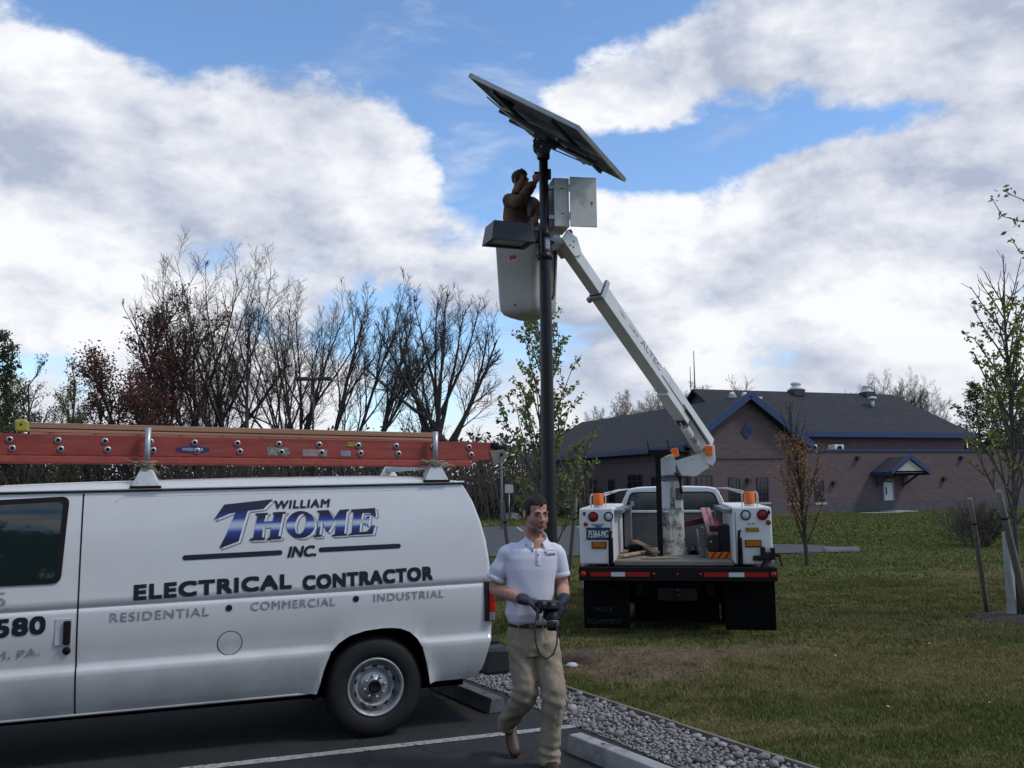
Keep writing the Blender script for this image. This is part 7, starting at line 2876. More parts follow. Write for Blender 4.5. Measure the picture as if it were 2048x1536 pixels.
def build_worker():
    o = thing('person', (0, 0, 0), 'worker in a brown jacket standing in the raised white bucket and reaching to the pole', 'person')
    V = Vector
    T = Matrix.Translation((0.120, 9.93, 5.190)) @ Matrix.Rotation(R(48), 4, 'Z') @ Matrix.Rotation(R(9), 4, 'X')
    mb = MB()
    head_mesh(mb, T)
    tube_e(mb, [(0.115, 9.97, 5.02), (0.10, 9.97, 4.92), (0.09, 9.97, 4.70), (0.09, 9.97, 4.48)], [(0.07, 0.065), (0.15, 0.10), (0.14, 0.10), (0.13, 0.10)], (0, 1, 0), 20)
    shA, elA, haA = V((-0.015, 9.86, 4.955)), V((0.105, 9.68, 4.885)), V((0.268, 9.63, 5.075))
    shB, elB, haB = V((0.235, 10.0, 4.955)), V((0.310, 9.85, 4.86)), V((0.285, 9.70, 4.715))
    for a, b, c in ((shA, elA, haA), (shB, elB, haB)):
        tube_e(mb, [V((0.10, 9.96, 4.94)), a, a.lerp(b, 0.5), b, b.lerp(c, 0.4), c], [0.06, 0.056, 0.046, 0.043, 0.040, 0.029], (0, 1, 0), 14)
    for x in (0.02, 0.17):
        tube_e(mb, [(x, 9.97, 4.46), (x, 9.93, 4.15), (x, 9.99, 3.84)], [0.085, 0.06, 0.04], (0, 1, 0), 14)
    hand_shape(mb, haA, (0.55, -0.15, 0.8), (0.3, 0.9, 0.0), 0.55, 1, 1.0)
    hand_shape(mb, haB, (-0.10, -0.5, -0.35), (0.0, 0.1, -1.0), 0.65, -1, 1.0)
    me = fuse(mb, 'body', 0.006, 4)
    me.materials.append(SKIN)
    skin_cols(me, T, (0.26, 0.125, 0.09), 0.45)
    inst('body', me, o)
    hair_obj(T, o, (0.012, 0.008, 0.007), 8)
    face_bits(T, o, (0.012, 0.008, 0.007))
    jk = mat('work_jacket', (0.185, 0.105, 0.062), 0.9, 0, 0.45, 9, bump=0.3, bscale=60, dirt=(0.085, 0.048, 0.032), dscale=9)
    mb = MB()
    rows = []
    for z, cx, a, b in ((4.42, 0.09, 0.165, 0.130), (4.55, 0.09, 0.168, 0.132), (4.70, 0.092, 0.165, 0.13), (4.82, 0.098, 0.175, 0.135), (4.92, 0.105, 0.175, 0.130), (4.98, 0.110, 0.150, 0.110), (5.02, 0.114, 0.105, 0.095), (5.06, 0.118, 0.082, 0.082)):
        rows.append([(cx + a * math.cos(2 * PI * k / 30), 9.97 + b * math.sin(2 * PI * k / 30), z) for k in range(30)])
    oo = len(mb.v)
    mb.grid(rows, closed=True)
    mb.f.append(tuple(oo + k for k in reversed(range(30))))
    mb.s.append(True)
    mb.f.append(tuple(oo + 7 * 30 + k for k in range(30)))
    mb.s.append(True)
    for a, b, c in ((shA, elA, haA), (shB, elB, haB)):
        tube_e(mb, [V((0.10, 9.96, 4.94)), a, a.lerp(b, 0.5), b, b.lerp(c, 0.5), b.lerp(c, 0.88)], [0.08, 0.078, 0.070, 0.066, 0.058, 0.050], (0, 1, 0), 18)
    me = fuse(mb, 'jacket', 0.007, 3)
    wrinkle(me, 0.010, lambda c: 2 * (fbm(c[:, 0] * 14 + c[:, 1] * 9, c[:, 2] * 16, 3) - 0.5))
    me.materials.append(jk)
    j = inst('jacket', me, o)
    mb = MB()
    rows = []
    for rx, dz in ((0.074, 0.045), (0.082, 0.075), (0.090, 0.07), (0.108, 0.005)):
        rows.append([(0.118 + rx * math.cos(a), 9.965 + rx * math.sin(a), 5.035 + dz) for a in np.linspace(R(-30), R(270), 26)])
    mb.grid(rows)
    cl = mb.build('jacket_collar', jk, j)
    sd = cl.modifiers.new('thick', 'SOLIDIFY')
    sd.thickness = 0.006
    mb = MB()
    for x in (0.02, 0.17):
        tube_e(mb, [(x, 9.97, 4.50), (x, 9.93, 4.15), (x, 9.99, 3.80)], [0.10, 0.08, 0.075], (0, 1, 0), 16)
    ell(mb, (0.095, 9.97, 4.48), (0.165, 0.125, 0.12))
    me = fuse(mb, 'trousers', 0.009, 3)
    me.materials.append(M['jeans'])
    inst('trousers', me, o)
    for x in (0.02, 0.17):
        mb = MB()
        shoe(mb, (x + 0.05, 9.82, 3.765), (x - 0.01, 10.06, 3.765))
        mb.build('boot', mat('boot_tan', (0.14, 0.08, 0.04), 0.7), o, smooth_all=True)
    # grey cloth bag held against the jacket
    mb = MB()
    tube_e(mb, [(0.215, 9.72, 4.93), (0.225, 9.70, 4.84), (0.215, 9.71, 4.74)], [(0.028, 0.03), (0.04, 0.035), (0.03, 0.03)], (0, 1, 0), 14)
    me = fuse(mb, 'tool_pouch', 0.006, 3)
    me.materials.append(mat('pouch_grey', (0.16, 0.155, 0.15), 0.9, 0, 0.3, 20))
    p = inst('tool_pouch', me)
    tag(p, 'grey cloth tool pouch hanging at the front of the worker in the bucket', 'tool pouch')


build_worker()

# ================================================================ TREES
def rot_about(v, axis, a):
    return Matrix.Rotation(a, 3, axis) @ v


class Tree:
    """recursive branching; segments are gathered per level, leaves at the outer twigs"""
    def __init__(self, seed, env=None):
        self.env = env           # crown outline (height of its centre, half width, half height)
        self.r = random.Random(seed)
        self.lines = []          # (level, pts, radii)
        self.tips = []           # (point, direction)

    def grow(self, p, d, L, rad, level, spec):
        r = self.r
        s = spec[level]
        n = s.get('n', 4)
        pts, rs = [p.copy()], [rad]
        d = d.normalized()
        for i in range(n):
            w = s.get('wig', 0.12)
            d = (d + Vector((r.gauss(0, w), r.gauss(0, w), r.gauss(0, w * 0.6))) + Vector((s.get('lean', 0) / n, 0, s.get('up', 0.1) / n))).normalized()
            p = p + d * (L / n)
            if self.env and level > 0 and i > 0:
                e_ = self.env
                w_ = 0.88 + 0.24 * float(vnoise(p.x * 0.7 + p.z * 0.4 + 50, p.y * 0.7 + p.z * 0.5))
                if (p.x * p.x + p.y * p.y) / (e_[1] * w_) ** 2 + ((p.z - e_[0]) / (e_[2] * w_)) ** 2 > 1.0:
                    break
            pts.append(p.copy())
            rs.append(max(rad * (1 - (1 - s.get('tip', 0.35)) * (i + 1) / n), s.get('rmin', 0.004)))
        n0, n = n, len(pts) - 1
        if n < 1 or (level == 1 and n < 0.45 * n0):
            return
        L = L * n / n0
        self.lines.append((level, pts, rs))
        if level + 1 >= len(spec):
            self.tips.append((pts[-1], d))
            for q in pts[1:-1]:
                self.tips.append((q, d))
            return
        c = spec[level + 1]
        k = c['k'] if not isinstance(c['k'], tuple) else r.randint(*c['k'])
        a0 = r.uniform(0, 6.28)
        for j in range(k):
            f = c.get('f0', 0.3) + (1 - c.get('f0', 0.3)) * (j + r.uniform(0.1, 0.9)) / k
            x = f * n
            i = min(n - 1, int(x))
            q = pts[i].lerp(pts[i + 1], x - i)
            dd = (pts[i + 1] - pts[i]).normalized()
            ax = dd.cross(Vector((0, 0, 1)))
            if ax.length < 0.05:
                ax = Vector((1, 0, 0))
            ax.normalize()
            ax = rot_about(ax, dd, a0 + j * 2.4 + r.uniform(-0.5, 0.5))
            nd = rot_about(dd, ax, R(r.uniform(*c['ang'])))
            ll = L * r.uniform(*c['len']) * (1 - c.get('taper', 0.45) * f)
            rr = max(min(rs[i] * 0.75, rad * c.get('rad', 0.5)), c.get('rmin', 0.004))
            self.grow(q, nd, ll, rr, level + 1, spec)


def lines_mesh(name, lines, m, sides):
    """all polylines as tubes in one numpy mesh; sides(level) gives the corners"""
    V, F = [], []
    base = 0
    for level, pts, rs in lines:
        n = sides(level)
        P = np.array([p[:] for p in pts])
        D = np.gradient(P, axis=0)
        D /= np.linalg.norm(D, axis=1)[:, None] + 1e-9
        ref = np.array([0.31, 0.17, 0.93]) if abs(D[0][2]) < 0.8 else np.array([0.94, 0.2, 0.1])
        A = np.cross(D, ref)
        A /= np.linalg.norm(A, axis=1)[:, None] + 1e-9
        B = np.cross(D, A)
        t = np.arange(n) * 2 * PI / n
        ring = P[:, None, :] + (A[:, None, :] * np.cos(t)[None, :, None] + B[:, None, :] * np.sin(t)[None, :, None]) * np.array(rs)[:, None, None]
        V.append(ring.reshape(-1, 3))
        k = len(P)
        i = np.arange(k - 1)[:, None] * n
        j = np.arange(n)[None, :]
        j2 = (j + 1) % n
        F.append((np.stack([i + j, i + j2, i + n + j2, i + n + j], -1) + base).reshape(-1))
        base += k * n
    return raw_mesh(name, np.concatenate(V), np.concatenate(F), 4, m, True)


def leaf_mesh(name, tips, per, size, spread, cols, seed, m, flat=0.0):
    g = np.random.default_rng(seed)
    T = np.array([t[0][:] for t in tips])
    idx = np.repeat(np.arange(len(T)), per)
    P = T[idx] + g.normal(0, spread, (len(idx), 3))
    n = len(P)
    a = g.normal(0, 1, (n, 3))
    a /= np.linalg.norm(a, axis=1)[:, None]
    b = g.normal(0, 1, (n, 3))
    b = np.cross(a, b)
    b /= np.linalg.norm(b, axis=1)[:, None] + 1e-9
    s = size * g.uniform(0.6, 1.35, n)[:, None]
    V = np.empty((n, 4, 3))
    V[:, 0] = P - a * s * 0.5
    V[:, 1] = P + b * s * 0.28
    V[:, 2] = P + a * s * 0.5
    V[:, 3] = P - b * s * 0.28
    me = raw_mesh(name, V.reshape(-1, 3), np.arange(n * 4), 4, m)
    cc = np.array(cols)[g.integers(0, len(cols), n)] * g.uniform(0.7, 1.3, n)[:, None]
    set_col(me, np.repeat(cc, 4, 0))
    return me


LEAF = attr_mat('leaf', 0.75, var=0.1, vscale=2.0)


def let_light_through(m, f):
    """thin leaves pass part of the light"""
    t = NT(m.node_tree)
    out = t.n['Material Output']
    pb = t.n['Principled BSDF']
    src = pb.inputs['Base Color'].links[0].from_socket
    tl = t.new('ShaderNodeBsdfTranslucent')
    t.l.new(src, tl.inputs['Color'])
    mx = t.new('ShaderNodeMixShader')
    mx.inputs[0].default_value = f
    t.l.new(pb.outputs[0], mx.inputs[1])
    t.l.new(tl.outputs[0], mx.inputs[2])
    t.l.new(mx.outputs[0], out.inputs[0])


let_light_through(LEAF, 0.45)


def tree_proto(seed, spec, H, r0, stems=None, leaves=None, twigmat=None, barkmat=None, env=None):
    t = Tree(seed, env)
    for (dx, dy, d, L, rr) in (stems or [(0, 0, (0, 0, 1), H, r0)]):
        t.grow(Vector((dx, dy, -0.1)), Vector(d), L, rr, 0, spec)
    tr = lines_mesh('trunk', [l for l in t.lines if l[0] <= 1], barkmat or M['bark'], lambda l: 9 if l == 0 else 6)
    tw = [l for l in t.lines if l[0] >= 2]
    cr = lines_mesh('crown', tw, twigmat or M['twig'], lambda l: 4 if l == 2 else 3) if tw else None
    if leaves and len(leaves) > 4:
        t.tips = [q for q in t.tips if q[0].z < leaves[4]]
    lf = leaf_mesh('foliage', t.tips, *leaves[:4], seed, LEAF) if leaves else None
    return tr, cr, lf


def plant(proto, name, loc, label, cat, rz=0.0, s=1.0, group=None, sz=None):
    tr, cr, lf = proto
    o = thing(name, loc, label, cat, rz, group)
    o.scale = (s, s, s * (sz or 1.0))
    inst('trunk', tr, o)
    if cr:
        c = inst('crown', cr, o)
        if lf:
            inst('foliage', lf, c)
    elif lf:
        inst('crown', lf, o)
    return o


BARE = [dict(n=7, wig=0.04, up=0.10, tip=0.22),
        dict(k=(10, 12), f0=0.30, ang=(14, 52), len=(1.25, 1.6), rad=0.46, n=10, wig=0.05, up=0.50, tip=0.12, taper=0.18, rmin=0.015),
        dict(k=(8, 10), f0=0.25, ang=(20, 48), len=(0.28, 0.42), rad=0.30, n=5, wig=0.08, up=0.35, tip=0.25, rmin=0.010, taper=0.42),
        dict(k=(7, 8), f0=0.15, ang=(20, 50), len=(0.36, 0.55), rad=0.42, n=4, wig=0.10, up=0.25, tip=0.5, rmin=0.008, taper=0.4),
        dict(k=(5, 7), f0=0.12, ang=(18, 52), len=(0.42, 0.70), rad=0.55, n=2, wig=0.10, up=0.2, tip=0.8, rmin=0.0065, taper=0.3)]
BARE2 = [dict(n=8, wig=0.03, up=0.1, tip=0.25, lean=0.25), dict(k=(7, 9), f0=0.36, ang=(12, 28), len=(0.36, 0.58), rad=0.42, n=6, wig=0.06, up=0.45, tip=0.2, taper=0.45, rmin=0.014),
         dict(k=(7, 9), f0=0.2, ang=(18, 42), len=(0.30, 0.48), rad=0.34, n=4, wig=0.09, up=0.4, tip=0.4, rmin=0.010, taper=0.4),
         dict(k=(6, 7), f0=0.2, ang=(20, 48), len=(0.40, 0.62), rad=0.45, n=3, wig=0.11, up=0.3, tip=0.6, rmin=0.008, taper=0.4),
         dict(k=(4, 6), f0=0.15, ang=(18, 52), len=(0.42, 0.70), rad=0.55, n=2, wig=0.11, up=0.2, tip=0.8, rmin=0.0065, taper=0.3)]
THIN = [dict(n=7, wig=0.04, up=0.1, tip=0.35), dict(k=(9, 12), f0=0.3, ang=(25, 50), len=(0.25, 0.42), rad=0.4, n=4, wig=0.12, up=0.6, tip=0.4, taper=0.5, rmin=0.014),
        dict(k=(6, 8), f0=0.2, ang=(25, 55), len=(0.4, 0.6), rad=0.5, n=3, wig=0.15, up=0.4, tip=0.6, rmin=0.011, taper=0.4),
        dict(k=(3, 5), f0=0.2, ang=(20, 55), len=(0.45, 0.7), rad=0.6, n=2, wig=0.15, up=0.3, tip=0.8, rmin=0.010, taper=0.3)]


def build_woods():
    tall = tree_proto(65, BARE, 10.5, 0.40, [(0, 0, (-0.26, 0.1, 1), 7.6, 0.30), (0.4, 0.2, (0.12, 0, 1), 7.8, 0.28)], env=(11.2, 5.6, 7.6))
    wide = tree_proto(61, BARE, 10, 0.34, [(0, 0, (0.16, 0, 1), 7.2, 0.28), (0.3, -0.2, (-0.22, 0.1, 1), 6.8, 0.22)], env=(10.4, 4.8, 6.8))
    leanr = tree_proto(23, BARE2, 12.5, 0.20)
    leanr2 = tree_proto(24, BARE2, 12, 0.22, [(0, 0, (0.06, 0, 1), 12.5, 0.17), (0.4, 0.1, (0.34, 0, 1), 11.5, 0.15)])
    oak = tree_proto(75, [BARE[0], dict(BARE[1], ang=(14, 58), k=(11, 13), f0=0.28, up=0.45)] + BARE[2:], 8, 0.36, [(0, 0, (0.06, 0, 1), 7.4, 0.36)], None, env=(8.9, 4.6, 5.9))
    thin = tree_proto(26, THIN, 9.5, 0.12)
    thin2 = tree_proto(27, THIN, 9.0, 0.10, [(0, 0, (-0.1, 0, 1), 9, 0.10), (0.5, 0.2, (0.25, 0, 1), 8, 0.08)])
    red = tree_proto(28, THIN, 8.5, 0.16, [(0, 0, (0.06, 0, 1), 9, 0.16), (0.3, 0.2, (-0.3, 0.1, 1), 7.5, 0.12), (0.2, -0.2, (0.3, 0, 1), 8.5, 0.12)],
                     (4, 0.14, 0.20, [(0.17, 0.055, 0.045), (0.13, 0.045, 0.036), (0.20, 0.09, 0.065), (0.09, 0.04, 0.032)]))
    green = tree_proto(29, THIN, 8.5, 0.14, [(0, 0, (0.05, 0, 1), 9, 0.14), (0.3, 0.2, (-0.2, 0.1, 1), 7.5, 0.1)],
                       (2, 0.15, 0.14, [(0.18, 0.19, 0.06), (0.13, 0.15, 0.05), (0.22, 0.21, 0.08)]))
    pine = tree_proto(30, [dict(n=8, wig=0.02, up=0.1, tip=0.2), dict(k=46, f0=0.12, ang=(62, 88), len=(0.30, 0.36), rad=0.25, n=3, wig=0.08, up=0.15, tip=0.4, taper=0.86, rmin=0.02),
                           dict(k=7, f0=0.2, ang=(30, 60), len=(0.35, 0.5), rad=0.5, n=2, wig=0.1, up=0.1, tip=0.6, rmin=0.012, taper=0.4)], 11, 0.2, None,
                      (6, 0.24, 0.18, [(0.055, 0.075, 0.036), (0.065, 0.090, 0.040), (0.035, 0.055, 0.028)]))
    bud = tree_proto(31, BARE, 9, 0.2, [(0, 0, (0.05, 0, 1), 5.0, 0.22), (0.2, 0.1, (-0.25, 0, 1), 4.6, 0.16)], (1, 0.11, 0.10, [(0.42, 0.33, 0.28), (0.36, 0.29, 0.22), (0.30, 0.25, 0.19)]), mat('pale_twigs', (0.16, 0.13, 0.11), 0.9), env=(7.0, 4.2, 5.4))
    g1 = 'bare trees behind the van'
    items = [
        (tall, (-19.2, 59, 0), 0.1, 1.04, 'tallest bare tree above the van with two spreading dark trunks'),
        (wide, (-14.4, 61, 0), 0.6, 1.0, 'broad bare tree with many upright limbs right of the tallest tree'),
        (leanr, (-16.4, 57, 0), 2.2, 0.95, 'slender dark bare tree standing close before the tallest tree'),
        (leanr, (-12.6, 62, 0), 0.2, 1.02, 'bare tree leaning right, directly behind the far lamp heads'),
        (leanr2, (-11.0, 60, 0), 0.0, 1.0, 'pair of thin bare trunks leaning right in the middle of the wood'),
        (leanr, (-9.6, 63, 0), 0.4, 0.98, 'single slim bare tree leaning right, left of the rounded tree'),
        (oak, (-4.8, 60, 0), 0.6, 1.06, 'rounded bare tree with a stout trunk at the right end of the wood'),
        (thin, (-6.6, 66, 0), 0.0, 0.95, 'thin pale bare sapling left of the rounded bare tree'),
        (thin2, (-2.2, 68, 0), 1.0, 0.62, 'small faint bare tree right of the rounded bare tree'),
        (wide, (-21.5, 66, 0), 1.9, 0.85, 'bare tree half hidden behind the red-leaved tree'),
        (thin, (-13.9, 56, 0), 1.3, 0.8, 'thin dark bare stem before the broad bare tree'),
        (thin, (-10.1, 56, 0), 2.6, 0.72, 'short thin bare tree low among the leaning trunks'),
        (thin2, (-6.0, 58, 0), 0.3, 0.66, 'short forked bare tree just left of the stout rounded tree'),
    ]
    for k, (p, loc, rz, s, lab) in enumerate(items):
        plant(p, 'bare_tree', loc, lab, 'tree', rz, s, g1)
    plant(red, 'red_leaf_tree', (-22.4, 55, 0), 'tree with dark red spring leaves left of the tallest bare tree', 'tree', 0.3, 1.34)
    plant(red, 'red_leaf_tree', (-20.6, 54, 0), 'lower dark red leafed tree nearest behind the front rack post', 'tree', 1.9, 1.0)
    plant(pine, 'pine_tree', (-31.3, 56, 0), 'dark evergreen cut by the left edge of the photo', 'tree', 0.5, 1.06)
    g2 = 'budding green trees at the left'
    for (x, y, rz, s, lab) in ((-31.0, 57, 0.0, 1.0, 'budding green tree next to the evergreen at the left edge'), (-28.6, 55, 1.2, 0.92, 'sparse budding green tree between the evergreen and the red tree'),
                               (-25.9, 58, 2.0, 0.86, 'low budding green tree just left of the red-leaved tree'), (-24.6, 52, 0.4, 0.55, 'small green bushy tree in front of the red-leaved tree'),
                               (-29.8, 62, 2.9, 1.0, 'budding green tree farthest back at the left of the wood')):
        plant(green, 'budding_tree', (x, y, 0), lab, 'tree', rz, s, g2)
    # undergrowth: one mass of stems and brush
    g = np.random.default_rng(5)
    n = 6500
    x = g.uniform(-38, 4.5, n)
    y = g.uniform(52, 72, n)
    z0 = g.uniform(0, 1.2, n)
    L = g.uniform(0.8, 4.6, n) * g.uniform(0.6, 1.2, n) * np.where(x > -6, 0.75, 1.0)
    lines = []
    for i in range(n):
        d = np.array([g.normal(0, 0.25), g.normal(0, 0.2), 1.0])
        a = Vector((x[i], y[i], z0[i] - 0.2))
        b = a + Vector(d * L[i] * 0.5)
        c = b + Vector((d + np.array([g.normal(0, 0.3), 0, 0])) * L[i] * 0.5)
        rr = g.uniform(0.015, 0.04)
        lines.append((3, [a, b, c], [rr, rr * 0.8, rr * 0.4]))
    me = lines_mesh('undergrowth', lines, M['twig'], lambda l: 3)
    u = inst('undergrowth', me)
    tag(u, kind='stuff')
    n = 26000
    tips = [(Vector((a, b, c)), None) for a, b, c in zip(g.uniform(-38, 5.0, n), g.uniform(54, 72, n), np.abs(g.normal(0.7, 0.8, n)))]
    me = leaf_mesh('brush', tips, 2, 0.22, 0.22, [(0.026, 0.022, 0.017), (0.034, 0.030, 0.018), (0.030, 0.036, 0.018), (0.045, 0.034, 0.026), (0.018, 0.018, 0.015)], 6, LEAF)
    tag(inst('brush', me), kind='stuff')
    # far woods on the horizon, all round the view
    n = 22000
    xx = g.uniform(-170, 190, n)
    yy = g.uniform(105, 150, n)
    hh = 5.5 + 3.5 * fbm(xx * 0.06, yy * 0.02, 3)
    zz = g.uniform(0, 1, n) ** 0.8 * hh
    tips = [(Vector((a, b, c)), None) for a, b, c in zip(xx, yy, zz)]
    me = leaf_mesh('far_woods', tips, 4, 0.65, 0.6, [(0.040, 0.036, 0.028), (0.050, 0.046, 0.030), (0.038, 0.045, 0.026), (0.055, 0.045, 0.038)], 7, LEAF)
    tag(inst('far_woods', me), kind='stuff')
    # trees behind and beside the building
    g3 = 'budding trees behind the building'
    for (x, y, rz, s, lab) in ((12.6, 96, 0.0, 1.02, 'pinkish budding tree behind the left roof slope, leftmost of its row'), (16.4, 99, 1.3, 1.08, 'pinkish budding tree behind the roof, left of the boom'),
                               (19.8, 101, 2.4, 1.12, 'pinkish budding tree behind the roof, hidden partly by the boom'), (9.6, 98, 0.7, 0.88, 'lower budding tree at the left end of the building row')):
        plant(bud, 'budding_tree', (x, y, 0), lab, 'tree', rz, s, g3)
    plant(thin, 'bare_tree', (25.6, 105, 0), 'faint bare tree top showing over the main roof ridge', 'tree', 0.4, 1.26)
    g4 = 'bare trees beyond the right end of the building'
    for (x, y, rz, s, lab) in ((38.6, 96, 0.2, 0.86, 'bare tree beyond the right roof hip, nearest to it'), (41.5, 98, 1.4, 0.84, 'bare tree between the roof hip and the dark evergreens'), (44.2, 100, 2.8, 0.80, 'bare tree standing behind the dark evergreens')):
        plant(wide, 'bare_tree', (x, y, 0), lab, 'tree', rz, s, g4)
    g5 = 'dark evergreens right of the building'
    for (x, y, rz, s, lab) in ((40.6, 80, 0.2, 0.92, 'dark evergreen at the right corner of the main roof'), (43.0, 79, 1.2, 1.02, 'dark evergreen behind the staked young tree'), (45.8, 82, 2.0, 0.95, 'dark evergreen at the right edge of the photo')):
        plant(pine, 'pine_tree', (x, y, 0), lab, 'tree', rz, s, g5)
    # belt of trees on the near side of the lot, mirrored in the van's window
    leafy = tree_proto(33, [dict(n=6, wig=0.05, up=0.1, tip=0.4), dict(k=12, f0=0.18, ang=(40, 70), len=(0.45, 0.6), rad=0.45, n=4, wig=0.12, up=0.35, tip=0.4, taper=0.55),
                            dict(k=7, f0=0.2, ang=(30, 60), len=(0.4, 0.6), rad=0.5, n=3, wig=0.15, up=0.2, tip=0.5, taper=0.4), dict(k=4, f0=0.3, ang=(30, 60), len=(0.4, 0.6), rad=0.5, n=2, wig=0.15, up=0.2, tip=0.6, taper=0.4)], 8.5, 0.22, None,
                       (9, 0.34, 0.28, [(0.045, 0.065, 0.022), (0.035, 0.052, 0.018), (0.055, 0.075, 0.025)]))
    ORD = 'first second third fourth fifth sixth seventh eighth ninth tenth eleventh twelfth thirteenth'.split()
    for k in range(13):
        x = -33 + k * 5.4
        plant(leafy, 'lot_tree', (x, -19 - 4.0 * (k % 2), 0), '%s leafy tree, counted from the left when facing it, of the belt behind the viewpoint' % ORD[k], 'tree', k * 1.7, 1.1 + 0.15 * (k % 3), 'trees across the parking lot')


build_woods()


def sapling(seed, H, r0, kids, leaves, up=0.55, ang=(16, 34), ln=(0.34, 0.55), barkm=None, f0=0.22):
    spec = [dict(n=9, wig=0.025, up=0.1, tip=0.25), dict(k=kids, f0=f0, ang=ang, len=ln, rad=0.4, n=6, wig=0.05, up=up, tip=0.35, taper=0.62, rmin=0.006),
            dict(k=(3, 5), f0=0.3, ang=(20, 45), len=(0.25, 0.4), rad=0.6, n=4, wig=0.08, up=0.3, tip=0.5, taper=0.4, rmin=0.004)]
    return tree_proto(seed, spec, H, r0, None, leaves, M['bark2'], barkm or M['bark2'])


def build_young_trees():
    gl = [(0.22, 0.25, 0.07), (0.18, 0.21, 0.06), (0.26, 0.28, 0.09), (0.13, 0.16, 0.05)]
    p = sapling(41, 4.35, 0.040, 34, (7, 0.072, 0.030, gl), 0.5, (14, 40), (0.36, 0.58), None, 0.10)
    plant(p, 'young_tree', (0.40, 15.1, 0), 'young tree with small green leaves rising behind the dark pole', 'tree', 0.8, 1.0)
    yl = [(0.24, 0.26, 0.06), (0.20, 0.225, 0.055), (0.28, 0.29, 0.08), (0.14, 0.165, 0.05)]
    p2 = sapling(42, 4.5, 0.045, 38, (4, 0.066, 0.030, yl, 4.4), 0.5, (18, 40), (0.30, 0.50), None, 0.26)
    t2 = plant(p2, 'young_tree', (6.82, 12.75, 0), 'staked young tree with yellow green leaves near the right edge', 'tree', 0.0, 1.0)
    mb = MB()
    mb.lathe([(0.060, 0.0), (0.058, 1.12), (0.052, 1.14), (0.05, 1.13)], (-0.12, -0.02, 0.0), n=16)
    mb.build('trunk_guard', mat('white_tree_guard', (0.36, 0.36, 0.35), 0.7, 0, 0.15, 6), t2)
    p3 = sapling(43, 6.0, 0.06, 26, (3, 0.075, 0.05, yl), 0.55, (16, 34), (0.30, 0.42), None, 0.3)
    t3 = plant(p3, 'young_tree', (9.0, 10.8, 0), 'young tree outside the frame with one leafy branch entering at the upper right', 'tree', 2.1, 1.0)
    t = Tree(46)
    rr = t.r
    tips, lines = [], []
    for (z0, z1, xe) in ((4.2, 4.95, -3.16), (4.1, 5.20, -3.02), (4.0, 4.50, -2.98)):
        pts = [Vector((0, 0, z0 - 0.9)).lerp(Vector((xe, -0.1, z1)), k / 8) + Vector((0, 0, 0.25 * math.sin(k / 8 * PI))) for k in range(9)]
        lines.append((2, pts, [0.020 - 0.0019 * k for k in range(9)]))
        tips += [(q, None) for q in pts[5:]] + [(pts[7].lerp(pts[8], 0.5), None)]
        for k in range(5, 9):
            e = pts[k] + Vector((rr.uniform(-.12, .02), rr.uniform(-.1, .1), rr.uniform(.05, .2)))
            lines.append((3, [pts[k], (pts[k] + e) / 2, e], [0.006, 0.005, 0.004]))
            tips.append((e, None))
    b_ = thing_part('branch', t3)
    b_.rotation_euler = (0, 0, -2.1)
    inst('wood', lines_mesh('wood', lines, M['bark2'], lambda l: 5), b_)
    inst('foliage', leaf_mesh('foliage', tips, 6, 0.07, 0.04, yl, 9, LEAF), b_)
    ol = [(0.36, 0.19, 0.08), (0.30, 0.15, 0.06), (0.24, 0.12, 0.06), (0.36, 0.22, 0.09)]
    p4 = sapling(44, 3.4, 0.05, 34, (5, 0.060, 0.05, ol, 2.9), 0.75, (16, 36), (0.34, 0.52), M['bark'], 0.10)
    plant(p4, 'orange_leaf_tree', (6.52, 20.9, 0), 'small upright tree with rusty orange leaves before the brick building', 'tree', 0.3, 1.0)
    # bare round shrub
    t = Tree(45)
    sp = [dict(n=4, wig=0.10, up=0.2, tip=0.5), dict(k=6, f0=0.2, ang=(20, 50), len=(0.45, 0.7), rad=0.6, n=3, wig=0.12, up=0.2, tip=0.5, rmin=0.006, taper=0.4),
          dict(k=5, f0=0.2, ang=(20, 55), len=(0.4, 0.6), rad=0.6, n=2, wig=0.15, up=0.1, tip=0.6, rmin=0.005, taper=0.4)]
    for k in range(46):
        a = t.r.uniform(0, 6.28)
        q = t.r.uniform(0.0, 0.9)
        t.grow(Vector((0.25 * math.cos(a), 0.25 * math.sin(a), -0.05)), Vector((q * math.cos(a), q * math.sin(a), 0.8)), t.r.uniform(0.8, 1.15), 0.012, 0, sp)
    o = thing('bare_shrub', (12.9, 26.2, 0), 'dense twiggy dark shrub rounded on the lawn left of the staked tree', 'shrub')
    inst('stem', lines_mesh('stem', [l for l in t.lines if l[0] == 0], M['twig'], lambda l: 4), o)
    c = inst('twigs', lines_mesh('twigs', [l for l in t.lines if l[0] > 0], M['twig'], lambda l: 3), o)
    tag(c, kind='stuff')
    # stakes
    g = 'wooden stakes holding the young trees'
    for (a, b, r_, lab) in (((6.05, 12.35, 1.60), (6.605, 13.2, -0.05), 0.034, 'grey wooden stake leaning left of the tree by the right edge'),
                            ((6.30, 12.10, 1.70), (6.93, 12.75, -0.05), 0.048, 'thick grey wooden stake crossing the white trunk guard at the right edge'),
                            ((-0.175, 15.2, 1.58), (-0.02, 15.6, -0.05), 0.034, 'thin wooden stake left of the young tree behind the man'),
                            ((1.03, 15.3, 1.62), (0.86, 15.7, -0.05), 0.034, 'thin wooden stake leaning between the pole and the truck')):
        a, b = Vector(a), Vector(b)
        o = thing('tree_stake', b, lab, 'stake', 0.0, g)
        mb = MB()
        q = [Vector((0, 0, 0)).lerp(a - b, k / 5) for k in range(6)]
        mb.tube(q, [r_, r_ * 0.98, r_ * 1.0, r_ * 0.97, r_ * 0.95, r_ * 0.9], 9)
        mb.build('post', M['wood'], o)
        mb = MB()
        f = (a - b) * 0.80
